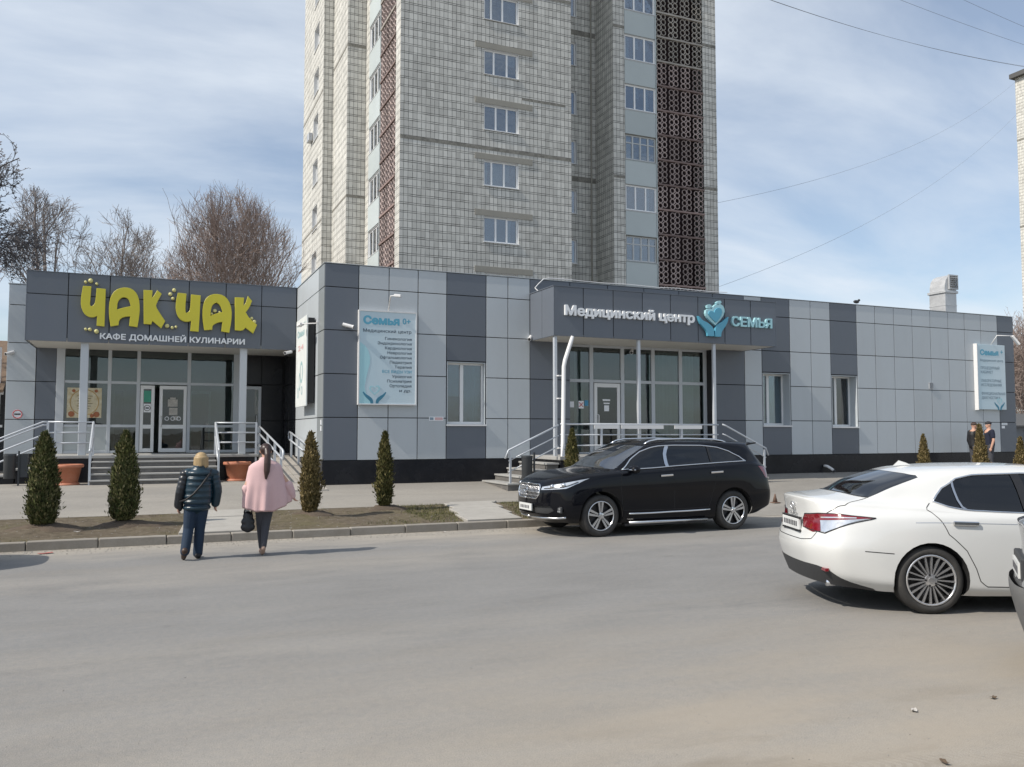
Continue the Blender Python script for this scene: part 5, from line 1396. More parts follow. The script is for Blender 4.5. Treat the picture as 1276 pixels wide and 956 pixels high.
def in_poly(p, poly):
    x, y = p; c = False; n = len(poly)
    for i in range(n):
        x1, y1 = poly[i]; x2, y2 = poly[i-1]
        if (y1 > y) != (y2 > y) and x < (x2 - x1) * (y - y1) / (y2 - y1) + x1: c = not c
    return c
def ngon(cx, cz, r, n=30): return [(cx + r * math.cos(2*math.pi*k/n), cz + r * math.sin(2*math.pi*k/n)) for k in range(n)]
def dens(pts, n=4, closed=True):
    out = []; m = len(pts)
    for i in range(m if closed else m - 1):
        a, b = pts[i], pts[(i+1) % m]
        for k in range(n): t = k / n; out.append((a[0] + (b[0]-a[0])*t, a[1] + (b[1]-a[1])*t))
    if not closed: out.append(pts[-1])
    return out

def car_regions(S, regions, su=8, sv=6):
    """flat uv sheet cut along every region outline; returns {name: (verts3d, faces)} of the left half"""
    bm = bmesh.new(); nu, nv = (S.M - 1) * su, (S.N - 1) * sv
    vs = [[bm.verts.new((i / su, j / sv, 0)) for i in range(nu + 1)] for j in range(nv + 1)]
    for j in range(nv):
        for i in range(nu): bm.faces.new((vs[j][i], vs[j][i+1], vs[j+1][i+1], vs[j+1][i]))
    for name, poly in regions:
        x0, x1 = min(p[0] for p in poly) - 0.01, max(p[0] for p in poly) + 0.01; y0, y1 = min(p[1] for p in poly) - 0.01, max(p[1] for p in poly) + 0.01
        cur = set()
        for f in bm.faces:
            c = f.calc_center_median()
            if x0 - 0.3 < c.x < x1 + 0.3 and y0 - 0.3 < c.y < y1 + 0.3: cur.add(f)
        for i in range(len(poly)):
            a, b = Vector((*poly[i-1], 0)), Vector((*poly[i], 0))
            d = b - a
            if d.length < 1e-5: continue
            fs = []
            ex0, ex1, ey0, ey1 = min(a.x, b.x) - 0.02, max(a.x, b.x) + 0.02, min(a.y, b.y) - 0.02, max(a.y, b.y) + 0.02
            for f in cur:
                xs = [v.co.x for v in f.verts]; ys = [v.co.y for v in f.verts]
                if max(xs) >= ex0 and min(xs) <= ex1 and max(ys) >= ey0 and min(ys) <= ey1: fs.append(f)
            geom = list({g for f in fs for g in (*f.verts, *f.edges, f)})
            ret = bmesh.ops.bisect_plane(bm, geom=geom, dist=1e-5, plane_co=a, plane_no=(-d.y, d.x, 0))
            cur.difference_update(fs); cur.update(g for g in ret['geom'] if isinstance(g, bmesh.types.BMFace)); cur = {f for f in cur if f.is_valid}
    bmesh.ops.remove_doubles(bm, verts=bm.verts, dist=1e-5)
    out = {}
    bm.verts.index_update()
    uv = np.array([(v.co.x, v.co.y) for v in bm.verts])
    for f in bm.faces:
        c = f.calc_center_median(); nm = 'body'
        for name, poly in regions:
            if in_poly((c.x, c.y), poly): nm = name; break
        out.setdefault(nm, []).append(tuple(v.index for v in f.verts))
    bm.free()
    return uv, out

def car_part(S, uv, faces, off=0.0):
    used = sorted({i for f in faces for i in f}); idx = {v: k for k, v in enumerate(used)}
    q = uv[used]; p = S.ev(q[:, 0], q[:, 1])
    if off: p = p + S.nrm(q[:, 0], q[:, 1]) * off
    return p, [tuple(idx[i] for i in f) for f in faces]

def wheel(parent, c, R, W_, side, style, mats, name='wheel'):
    """c = hub centre at the outer face; side +1 left / -1 right"""
    cx, cy, cz = c; s = side
    tyre = MB(); Ri = R * (0.70 if style == 'suv' else 0.745)
    prof = [(Ri, -0.02), (Ri + 0.012, 0.0), (R - 0.045, 0.004), (R - 0.02, -0.008), (R, -0.035), (R, -W_ + 0.035), (R - 0.03, -W_), (Ri, -W_)]
    tyre.lathe((0, 0, 0), [(r, t) for r, t in prof], 48, 'Y', cap=False)
    def place_(mb): mb.v = [(cx + x, cy + s * y, cz + z) for x, y, z in mb.v]; return mb
    wh = place_(tyre).build(name, M['tyre'], parent, smooth=True, recalc=True)
    # tread blocks hinted on the shoulder
    rim = MB().lathe((0, 0, 0), [(Ri + 0.004, -0.004), (Ri - 0.004, 0.004), (Ri - 0.014, -0.002), (Ri - 0.018, -0.012)], 48, 'Y', cap=False)
    place_(rim).build('rim', mats[0], wh, smooth=True, recalc=True)
    place_(MB().lathe((0, 0, 0), [(Ri - 0.018, -0.012), (Ri - 0.03, -0.05), (Ri - 0.035, -W_ + 0.02)], 48, 'Y', cap=False)).build('rim_barrel', M['wheel_dark'], wh, smooth=True, recalc=True)
    place_(MB().lathe((0, 0, 0), [(0.0, -0.075), (Ri - 0.03, -0.08)], 32, 'Y')).build('brake_disc', M['wheel_dark'], wh)
    sp = MB(); sd2 = MB()
    def spoke(mb, a0, a1, r0, r1, w0, w1, y0, y1, dp):
        p0 = Vector((r0*math.cos(a0), y0, r0*math.sin(a0))); p1 = Vector((r1*math.cos(a1), y1, r1*math.sin(a1)))
        d = (p1 - p0).normalized(); t = Vector((-d.z, 0, d.x)).normalized(); n = Vector((0, -dp, 0))
        vs = [p0 - t*w0, p0 + t*w0, p1 + t*w1, p1 - t*w1]; mb.add(vs + [v + n for v in vs], [(0,1,2,3),(7,6,5,4),(0,4,5,1),(1,5,6,2),(2,6,7,3),(3,7,4,0)])
    if style == 'suv':
        for k in range(5):
            a = 2*math.pi*k/5 + 0.3
            for q in (-1, 1): spoke(sp, a + q*0.30, a + q*0.15, 0.05, Ri - 0.012, 0.013, 0.022, -0.012, -0.004, 0.04)
            spoke(sd2, a, a, 0.05, Ri - 0.02, 0.025, 0.018, -0.03, -0.03, 0.03)
    else:
        for k in range(10):
            a = 2*math.pi*k/10 + 0.1
            spoke(sp, a - 0.10, a - 0.17, 0.055, Ri - 0.008, 0.0065, 0.0085, -0.014, -0.003, 0.035)
            spoke(sp, a + 0.10, a + 0.17, 0.055, Ri - 0.008, 0.0065, 0.0085, -0.0145, -0.0035, 0.035)
        for k in range(10):
            a = 2*math.pi*(k+.5)/10 + 0.1
            spoke(sd2, a, a, 0.06, Ri - 0.02, 0.008, 0.008, -0.05, -0.05, 0.02)
    place_(sp).build('spokes', mats[1], wh, recalc=True)
    place_(sd2).build('inner_spokes', M['wheel_dark'], wh, recalc=True)
    place_(MB().lathe((0, 0, 0), [(0.06, -0.03), (0.06, -0.008), (0.032, -0.004), (0.03, 0.0), (0.0, 0.001)], 20, 'Y')).build('hub_cap', mats[1], wh, recalc=True)
    for k in range(5):
        a = 2*math.pi*k/5 + 0.62
        place_(MB().lathe((0.055*math.cos(a), 0, 0.055*math.sin(a)), [(0.011, -0.012), (0.011, -0.004), (0.0, -0.003)], 8, 'Y')).build('wheel_nut', M['black_plastic'], wh, recalc=True)
    return wh

def paint(name, col, rough, coat=1.0, dust=0.10, dcol=(0.30, 0.28, 0.25), spec=0.5):
    t = NT(name); v = t.coord('Object')
    n1 = t.noise(v, 2.2, 5, 0.6); sep = t.n('ShaderNodeSeparateXYZ'); t.l(v, sep.inputs[0])
    low = t.math('SUBTRACT', 1.0, t.math('DIVIDE', sep.outputs[2], 0.75), clamp=True)   # road dirt thrown up low on the body
    k = t.math('MULTIPLY', t.math('ADD', t.math('MULTIPLY', low, 1.0), 0.18), t.math('MULTIPLY', n1, dust * 2), clamp=True)
    b = t.pbsdf(Base_Color=t.mix(k, col, dcol), Roughness=t.math('ADD', t.math('MULTIPLY', k, 0.5), rough, clamp=True), Coat_Weight=coat, Specular_IOR_Level=spec)
    b.inputs['Coat Roughness'].default_value = 0.02
    return t.mat
M['tyre'] = pm('tyre', (0.030, 0.029, 0.028), 0.75, 0, 0.2, 3, 0.15, 40, bump=0.3, dirt=0.35, dirtcol=(0.10, 0.092, 0.08))
M['wheel_dark'] = pm('wheel_dark', (0.014, 0.014, 0.015), 0.4)
M['alloy'] = pm('alloy', (0.62, 0.63, 0.65), 0.22, 1.0, 0.03)
M['alloy_dark'] = pm('alloy_grey', (0.62, 0.62, 0.63), 0.24, 0.8, 0.05)
M['paint_black'] = paint('paint_black', (0.0035, 0.004, 0.0065), 0.22, coat=0.42, dust=0.006, spec=0.08)
M['paint_white'] = paint('paint_white', (0.63, 0.635, 0.62), 0.3, dust=0.10)
M['paint_grey'] = paint('paint_grey', (0.10, 0.104, 0.11), 0.35, dust=0.2)
M['glass_car'] = glass_mat('glass_car', (0.045, 0.05, 0.055), 0.03, 0.005)
M['glass_rear'] = glass_mat('glass_rear', (0.05, 0.055, 0.06), 0.10, 0.005)
M['glass_screen'] = glass_mat('glass_windscreen', (0.55, 0.62, 0.58), 0.24, 0.005)
M['lamp_clear'] = pm('lamp_clear', (0.62, 0.65, 0.68), 0.08, 0.6, 0.4, 9, 0.2, 30, rvar=0.1, coat=1.0)
M['lamp_red'] = pm('lamp_red', (0.17, 0.005, 0.012), 0.12, 0, 0.6, 22, coat=1.0)
M['gap'] = pm('panel_gap', (0.012, 0.012, 0.013), 0.8)
M['cabin'] = pm('cabin', (0.022, 0.022, 0.024), 0.9)
M['plate_white'] = pm('plate_white', (0.62, 0.63, 0.62), 0.45, 0, 0.1)
M['plate_mark'] = pm('plate_mark', (0.10, 0.10, 0.11), 0.5)
M['under'] = pm('bumper_plastic', (0.035, 0.036, 0.038), 0.6, 0, 0.15)

def build_car(root, S, regions, spec, paint_m):
    uv, parts = car_regions(S, regions)
    made = {}
    def emit(name, faces, mat, parent, off=0.0, both=True, label=None):
        p, fs = car_part(S, uv, faces, off)
        a, b, c = p[fs[0][0]], p[fs[0][1]], p[fs[0][2]]
        objs = []
        half = lambda sg: (np.stack([p[:, 0], p[:, 1] * sg, p[:, 2]], 1), fs if sg > 0 else [f[::-1] for f in fs])
        if both == 'join':
            mb = MB()
            for sg in (1, -1): v_, f_ = half(sg); mb.add(v_, f_)
            mb.v = [(x + root.location.x, y + root.location.y, z + root.location.z) for x, y, z in mb.v]
            o = mb.build(name, mat, parent, smooth=True, uv=False)
            bmx = bmesh.new(); bmx.from_mesh(o.data); bmesh.ops.remove_doubles(bmx, verts=bmx.verts, dist=1e-4); bmx.to_mesh(o.data); bmx.free()
            objs.append(o)
        else:
            for sg in (1, -1):
                mb = MB(); v_, f_ = half(sg); mb.add(v_, f_)
                mb.v = [(x + root.location.x, y + root.location.y, z + root.location.z) for x, y, z in mb.v]
                objs.append(mb.build(name, mat, parent, smooth=True, uv=False))
        return objs
    body = emit('body', parts['body'], paint_m, root, both='join')[0]
    for name, (mat, off, both, nm) in spec.items():
        if name in parts and mat is not None: made[name] = emit(nm, parts[name], mat, root, off, both)
    return body, made
def L2W(root): 
    o = root.location
    return lambda p: (p[0] + o.x, p[1] + o.y, p[2] + o.z)
def shift(mb, root): mb.v = [(x + root.location.x, y + root.location.y, z + root.location.z) for x, y, z in mb.v]; return mb
def ribbon(S, root, parent, uvpts, width, mat, name, lift=0.0015, both=(1, -1), closed=False):
    uvpts = dens(uvpts, 5, closed); u = np.array([p[0] for p in uvpts]); v = np.array([p[1] for p in uvpts])
    p = S.ev(u, v); n = S.nrm(u, v)
    t = np.gradient(p, axis=0); t /= np.linalg.norm(t, axis=1)[:, None] + 1e-9
    b = np.cross(n, t); q = p + n * lift
    for sg in both:
        mb = MB(); k = len(p)
        vs = [tuple(x * np.array([1, sg, 1])) for i in range(k) for x in (q[i] - b[i]*width/2, q[i] + b[i]*width/2)]
        fs = [(2*i, 2*i+1, 2*i+3, 2*i+2) for i in range(k - 1)] + ([(2*k-2, 2*k-1, 1, 0)] if closed else [])
        mb.add(vs, fs); shift(mb, root).build(name, mat, parent, uv=False)
def trim(S, root, parent, uvpts, r, mat, name, lift=0.0, both=(1, -1), closed=False):
    uvpts = dens(uvpts, 4, closed); u = np.array([p[0] for p in uvpts]); v = np.array([p[1] for p in uvpts])
    p = S.ev(u, v) + S.nrm(u, v) * lift
    for sg in both:
        mb = MB().tube([tuple(x * np.array([1, sg, 1])) for x in p], r, 6, closed=closed); shift(mb, root).build(name, mat, parent, smooth=True, uv=False)
def blob(mb, c, r, seg=14, rings=10): return mb.sphere(c, r, seg, rings)

def net_from(lines): return [[(x, y, z) for x, y, z in zip(*l)] for l in lines]
SX = [1.40, .85, .3, -.25, -.9, -1.42]
SUV = net_from([
 ([2.22,2.18,2.02,1.92,1.80]+SX+[-1.9,-2.12,-2.22,-2.30,-2.32], [0,.40,.66,.80,.84,.86,.86,.86,.86,.86,.86,.84,.78,.62,.36,0], [.24,.24,.25,.25,.25,.25,.22,.22,.22,.22,.25,.28,.32,.34,.36,.36]),
 ([2.40,2.36,2.18,2.02,1.86]+SX+[-1.9,-2.27,-2.42,-2.46,-2.47], [0,.42,.72,.88,.92,.93,.93,.93,.93,.93,.93,.92,.86,.68,.38,0], [.38,.38,.38,.38,.36,.36,.34,.33,.33,.34,.38,.42,.45,.46,.46,.46]),
 ([2.42,2.38,2.22,2.05,1.87]+SX+[-1.9,-2.30,-2.44,-2.48,-2.49], [0,.43,.74,.90,.94,.945,.94,.935,.935,.94,.95,.94,.87,.69,.38,0], [.56,.56,.56,.56,.57,.58,.57,.56,.56,.58,.62,.64,.66,.66,.66,.66]),
 ([2.41,2.37,2.22,2.04,1.86]+SX+[-1.9,-2.27,-2.38,-2.43,-2.44], [0,.43,.74,.89,.93,.945,.94,.935,.935,.94,.95,.93,.86,.68,.37,0], [.76,.76,.78,.80,.82,.84,.85,.86,.87,.89,.90,.90,.90,.90,.90,.90]),
 ([2.34,2.30,2.14,1.98,1.80,1.38,.85,.3,-.25,-.9,-1.42,-1.9,-2.24,-2.36,-2.40,-2.41], [0,.42,.72,.85,.89,.915,.91,.905,.905,.91,.91,.88,.80,.65,.36,0], [.93,.93,.95,.97,1.0,1.05,1.09,1.11,1.14,1.17,1.19,1.20,1.15,1.13,1.12,1.12]),
 ([1.95,1.93,1.85,1.78,1.66,1.33,.95,.3,-.25,-.9,-1.42,-1.88,-2.21,-2.33,-2.37,-2.38], [0,.40,.66,.78,.83,.86,.875,.875,.875,.875,.875,.85,.77,.62,.34,0], [1.09,1.09,1.085,1.075,1.08,1.10,1.115,1.13,1.165,1.20,1.225,1.24,1.20,1.18,1.17,1.17]),
 ([1.36,1.34,1.25,1.15,1.08,1.00,.88,.3,-.25,-.9,-1.42,-1.86,-2.18,-2.29,-2.33,-2.34], [0,.38,.62,.75,.80,.82,.835,.84,.84,.84,.84,.82,.74,.60,.33,0], [1.175,1.17,1.16,1.15,1.145,1.14,1.145,1.16,1.19,1.225,1.25,1.27,1.25,1.23,1.22,1.22]),
 ([.98,.96,.88,.78,.70,.62,.50,.18,-.28,-.9,-1.40,-1.78,-2.06,-2.18,-2.22,-2.23], [0,.36,.58,.69,.735,.755,.765,.77,.77,.77,.765,.74,.68,.55,.31,0], [1.39,1.39,1.38,1.37,1.37,1.37,1.38,1.39,1.40,1.41,1.41,1.41,1.41,1.40,1.40,1.40]),
 ([.52,.50,.44,.36,.30,.24,.15,-.05,-.35,-.9,-1.38,-1.72,-1.96,-2.08,-2.12,-2.13], [0,.33,.53,.62,.655,.67,.68,.69,.69,.69,.68,.66,.61,.50,.28,0], [1.605,1.60,1.59,1.58,1.585,1.59,1.595,1.605,1.61,1.61,1.60,1.585,1.575,1.575,1.575,1.575]),
 ([.30,.28,.24,.20,.16,.10,0,-.15,-.4,-.9,-1.36,-1.72,-2.0,-2.15,-2.24,-2.26], [0,.25,.40,.47,.50,.52,.53,.54,.54,.54,.53,.52,.49,.41,.24,0], [1.655,1.65,1.645,1.64,1.64,1.645,1.65,1.66,1.665,1.665,1.655,1.64,1.625,1.62,1.62,1.62]),
 ([.22,.21,.19,.16,.10,.05,-.05,-.2,-.45,-.9,-1.30,-1.6,-1.82,-1.95,-2.05,-2.10], [0]*16, [1.675,1.675,1.675,1.675,1.675,1.678,1.68,1.685,1.688,1.688,1.68,1.67,1.655,1.645,1.64,1.64]),
])
CX_ = [1.41, .85, .3, -.25, -.9, -1.41]
SEDAN = net_from([
 ([2.10,2.06,1.92,1.84,1.76]+CX_+[-1.80,-2.15,-2.33,-2.42,-2.44], [0,.40,.64,.78,.83,.84,.84,.84,.84,.84,.84,.83,.74,.58,.34,0], [.18,.18,.18,.19,.20,.20,.17,.17,.17,.17,.20,.21,.24,.25,.26,.26]),
 ([2.26,2.22,2.05,1.94,1.80]+CX_+[-1.82,-2.22,-2.40,-2.48,-2.50], [0,.42,.70,.85,.905,.92,.915,.91,.91,.915,.92,.905,.82,.62,.36,0], [.30,.30,.30,.30,.30,.30,.27,.26,.26,.27,.30,.33,.38,.42,.44,.44]),
 ([2.31,2.27,2.12,1.98,1.82]+CX_+[-1.83,-2.27,-2.44,-2.52,-2.54], [0,.43,.72,.87,.915,.93,.925,.915,.915,.925,.935,.915,.84,.63,.36,0], [.50,.50,.50,.50,.52,.55,.53,.52,.52,.53,.57,.60,.62,.62,.62,.62]),
 ([2.31,2.26,2.10,1.96,1.80,1.40,.85,.3,-.25,-.9,-1.41,-1.83,-2.24,-2.41,-2.48,-2.50], [0,.42,.71,.85,.90,.92,.92,.915,.915,.92,.92,.895,.81,.62,.36,0], [.66,.66,.68,.70,.74,.76,.76,.76,.77,.79,.81,.80,.78,.76,.75,.75]),
 ([2.22,2.17,2.00,1.86,1.70,1.38,.85,.3,-.25,-.9,-1.41,-1.80,-2.18,-2.36,-2.44,-2.46], [0,.41,.69,.81,.85,.885,.90,.90,.90,.90,.89,.86,.775,.60,.35,0], [.78,.78,.81,.83,.86,.89,.91,.92,.93,.94,.945,.945,.94,.93,.92,.92]),
 ([1.80,1.78,1.70,1.62,1.52,1.30,.95,.3,-.25,-.9,-1.41,-1.78,-2.15,-2.36,-2.47,-2.49], [0,.38,.63,.74,.79,.83,.86,.87,.87,.865,.83,.77,.70,.56,.33,0], [.96,.96,.95,.94,.94,.945,.96,.965,.975,.985,1.01,1.03,1.05,1.08,1.10,1.105]),
 ([1.74,1.72,1.64,1.56,1.46,1.25,.93,.3,-.25,-.9,-1.40,-1.76,-2.12,-2.325,-2.43,-2.45], [0,.378,.625,.735,.785,.822,.852,.864,.865,.86,.82,.755,.685,.548,.325,0], [.975,.975,.965,.953,.95,.953,.965,.97,.98,.99,1.03,1.055,1.082,1.108,1.125,1.13]),
 ([1.22,1.20,1.12,1.05,1.00,.94,.85,.3,-.25,-.9,-1.30,-1.62,-1.92,-2.00,-2.07,-2.09], [0,.36,.58,.70,.75,.77,.79,.82,.83,.82,.76,.68,.62,.50,.30,0], [1.03,1.03,1.02,1.01,1.0,1.0,.99,.99,1.0,1.02,1.09,1.12,1.13,1.145,1.165,1.17]),
 ([.82,.80,.74,.66,.58,.50,.40,.15,-.28,-.85,-1.15,-1.42,-1.66,-1.75,-1.81,-1.83], [0,.33,.53,.63,.67,.69,.70,.71,.72,.71,.68,.63,.57,.46,.28,0], [1.23,1.23,1.22,1.21,1.21,1.21,1.21,1.22,1.22,1.23,1.25,1.26,1.265,1.275,1.29,1.295]),
 ([.36,.35,.30,.24,.18,.12,.05,-.1,-.35,-.8,-1.02,-1.2,-1.36,-1.44,-1.5,-1.52], [0,.30,.47,.55,.58,.595,.605,.615,.62,.62,.60,.57,.52,.42,.25,0], [1.40,1.40,1.39,1.38,1.385,1.39,1.395,1.405,1.41,1.41,1.40,1.385,1.37,1.38,1.39,1.395]),
 ([.20,.19,.16,.13,.10,.05,0,-.15,-.38,-.78,-.98,-1.12,-1.24,-1.30,-1.34,-1.36], [0,.22,.34,.40,.42,.43,.44,.45,.455,.455,.44,.42,.38,.31,.19,0], [1.44,1.44,1.435,1.43,1.435,1.44,1.445,1.455,1.46,1.455,1.445,1.435,1.425,1.425,1.43,1.43]),
 ([.15,.145,.13,.11,.08,.04,-.02,-.17,-.4,-.76,-.94,-1.06,-1.14,-1.19,-1.22,-1.24], [0]*16, [1.452,1.452,1.452,1.452,1.455,1.46,1.465,1.472,1.475,1.47,1.462,1.455,1.45,1.447,1.445,1.445]),
])

def common_car(root, S, regions, spec, pnt, wb, R, ww, ytrack, style, rimm, arch_r):
    body, made = build_car(root, S, regions, spec, pnt)
    for x in (wb, -wb):
        for sg in (1, -1):
            wheel(root, L2W(root)((x, sg * ytrack, R)), R, ww, sg, style, rimm)
            # wheel well behind the tyre and folded arch lip
            pts = [(x + arch_r * math.cos(a), R + arch_r * math.sin(a)) for a in np.linspace(-0.35, math.pi + 0.35, 26)]
            uvp = S.side_inv(pts); P3 = S.ev([p[0] for p in uvp], [p[1] for p in uvp])
            mb = MB(); vs = []; fs = []
            for k, p in enumerate(P3): vs += [(p[0], sg * p[1], p[2]), (p[0], sg * (p[1] - 0.03), p[2]), (p[0], sg * 0.45, p[2])]
            for k in range(len(P3) - 1):
                a, b = 3*k, 3*k + 3; fs += [(a, a+1, b+1, b), (a+1, a+2, b+2, b+1)]
            mb.add(vs, fs); shift(mb, root).build('wheel_arch', M['gap'], root, uv=False)
    # dark cabin tub and floor so that nothing shows through from below
    mb = MB(); mb.box(-wb - 0.55, wb + 0.45, -0.60, 0.60, 0.24, 0.50); mb.box(-wb - 0.3, wb - 0.7, -0.78, 0.78, 0.30, 0.86)
    for x in (0.1, -0.85):
        for y in (-0.38, 0.38): mb.box(x - 0.12, x + 0.03, y - 0.22, y + 0.22, 0.86, 1.20); mb.box(x - 0.10, x - 0.02, y - 0.11, y + 0.11, 1.22, 1.36)
    shift(mb, root).build('cabin', M['cabin'], root)
    return body, made

def suv_like(root, S, pnt, bumper=None):
    wt = [(0.93,1.15),(0.73,1.325),(0.50,1.465),(0.30,1.53),(0.10,1.565),(-0.25,1.578),(-0.82,1.572),(-1.19,1.535),(-1.45,1.46),(-1.66,1.36),(-1.78,1.275)]
    wb_ = [(-1.40,1.262),(-1.0,1.243),(-0.16,1.202),(0.50,1.166)]
    sidewin = S.side_inv(wt + wb_)
    arch = [S.side_inv(ngon(x, .37, .425)) for x in (1.40, -1.42)]
    regs = [('arch0', arch[0]), ('arch1', arch[1]), ('side', sidewin),
            ('screen', [(-0.1, 6.12), (3.35, 6.12), (3.5, 7.0), (3.35, 7.9), (-0.1, 7.95)]),
            ('rear', [(12.35, 6.2), (15.1, 6.2), (15.1, 7.8), (12.45, 7.8)]),
            ('grille', [(-0.1, 2.5), (0.75, 2.5), (0.98, 2.85), (0.98, 3.55), (0.85, 3.8), (-0.1, 3.85)]),
            ('head', [(1.1, 3.3), (1.12, 3.62), (1.9, 3.82), (3.0, 3.95), (4.5, 3.97), (4.0, 3.6), (2.8, 3.28)]),
            ('intake', [(-0.1, 1.1), (1.5, 1.1), (1.9, 1.5), (1.7, 1.9), (-0.1, 1.75)]),
            ('tail', [(11.35, 3.9), (11.9, 4.05), (13.1, 3.95), (13.3, 3.5), (12.6, 3.1), (11.75, 3.2)])]
    if bumper: regs.append(('low', [(11.9, 0.0), (15.1, 0), (15.1, 2.2), (13.4, 2.15), (12.4, 2.0), (11.9, 1.4)]))
    spec = {'side': (M['glass_car'], -0.004, True, 'side_glass'), 'screen': (M['glass_screen'], -0.003, 'join', 'windscreen'), 'rear': (M['glass_car'], -0.003, 'join', 'rear_window'),
            'grille': (M['black_plastic'], -0.02, 'join', 'grille'), 'head': (M['lamp_clear'], -0.002, True, 'headlight'), 'intake': (M['under'], -0.03, 'join', 'lower_intake'),
            'tail': (M['lamp_red'], 0.004, True, 'tail_light')}
    if bumper: spec['low'] = (bumper, 0.006, 'join', 'rear_bumper')
    body, made = common_car(root, S, regs, spec, pnt, 1.41, 0.365, 0.235, 0.925, 'suv', (M['alloy'], M['alloy']), 0.425)
    trim(S, root, body, sidewin, 0.012, M['chrome'], 'window_trim', 0.004, closed=True)
    for x0, x1 in (((-0.02, 1.19), (-0.08, 1.57)), ((-1.0, 1.243), (-0.97, 1.56))):
        ribbon(S, root, body, S.side_inv([x0, x1]), 0.07 if x0[0] > -0.5 else 0.05, M['black_plastic'] if x0[0] < -0.5 else M['alloy'], 'window_pillar', 0.006)
    for pts in ([(0.99, 1.10), (1.02, 0.9), (0.98, 0.46)], [(-0.10, 1.18), (-0.10, 0.44)], [(-0.98, 1.22), (-1.03, 0.98), (-0.95, 0.74), (-0.84, 0.44)], [(0.98, 0.45), (-0.84, 0.45)]):
        ribbon(S, root, body, S.side_inv(pts), 0.009, M['gap'], 'door_gap')
    return body, made, sidewin

# ---- black SUV at the kerb
suv = thing('parked_suv', (8.73, 13.95, 0.0), 'black sport utility car parked at the kerb in front of the medical centre', 'car')
S1 = CarSurf(SUV)
body, made, sw = suv_like(suv, S1, M['paint_black'])
trim(S1, suv, body, [(0.0, 2.48), (0.78, 2.48), (1.0, 2.85), (1.0, 3.55), (0.86, 3.82), (0.0, 3.88)], 0.014, M['chrome'], 'grille_trim', 0.0)
for k in range(9):      # honeycomb grille bars
    u = 0.06 + 0.105 * k
    trim(S1, suv, made['grille'][0], [(u, 2.55), (u + 0.05, 3.1), (u, 3.75)], 0.005, M['alloy_dark'], 'grille_bar', -0.012)
for v in (2.75, 3.05, 3.35, 3.6): trim(S1, suv, made['grille'][0], [(0.0, v), (0.95, v)], 0.005, M['alloy_dark'], 'grille_bar', -0.012)
emb = MB().tube([(2.43, 0.075*math.cos(a), 0.80 + 0.042*math.sin(a)) for a in np.linspace(0, 2*math.pi, 20, endpoint=False)], 0.007, 6, closed=True)
eo = shift(emb, suv).build('emblem', M['chrome'], suv)
tm = text_mesh('KIA', 0.06, 0.003, 0.0); bx = bbox2(tm)
mbt = MB(); mbt.add([(2.432 + v.co.z, -(v.co.x - (bx[0]+bx[1])/2) * -1.0, 0.785 + v.co.y * 0.9) for v in tm.vertices], [tuple(p.vertices) for p in tm.polygons])
shift(mbt, suv).build('emblem_letters', M['chrome'], eo)
pb = MB().box(2.425, 2.445, -0.26, 0.26, 0.44, 0.56); pl_ = shift(pb, suv).build('number_plate', M['plate_white'], suv)
for k in range(6): shift(MB().box(2.4455, 2.4475, -0.2 + 0.065*k, -0.16 + 0.065*k, 0.47, 0.525), suv).build('plate_mark', M['plate_mark'], pl_)
for sg in (1, -1):
    h = made['head'][0 if sg > 0 else 1]
    for (u, v) in ((1.7, 3.6), (2.5, 3.66)):
        c = S1.ev(u, v)[0]; shift(MB().sphere((c[0] - 0.012, sg * c[1], c[2]), 0.042, 12, 8), suv).build('lamp_lens', M['chrome'], h, smooth=True)
    trim(S1, suv, h, [(1.3, 3.42), (2.6, 3.45), (3.9, 3.72)], 0.008, M['under'], 'lamp_strip', 0.003, both=(sg,))
    c = S1.ev(2.35, 1.6)[0]
    f_ = shift(MB().box(c[0] - 0.02, c[0] + 0.02, sg*c[1] - 0.07, sg*c[1] + 0.07, c[2] - 0.055, c[2] + 0.055), suv).build('fog_light', M['under'], suv, bevel=0.01)
    for a in (-0.03, 0.03):
        for b in (-0.022, 0.022): shift(MB().box(c[0] + 0.02, c[0] + 0.026, sg*c[1] + a - 0.02, sg*c[1] + a + 0.02, c[2] + b - 0.016, c[2] + b + 0.016), suv).build('fog_lens', M['lamp_clear'], f_)
trim(S1, suv, body, [(0, 0.62), (1, 0.62), (2, 0.66), (2.7, 0.80)], 0.022, M['alloy'], 'bumper_trim', 0.0)
trim(S1, suv, body, S1.side_inv([(0.86, 0.385), (0.0, 0.39), (-0.86, 0.405)]), 0.018, M['chrome'], 'door_trim', 0.004)
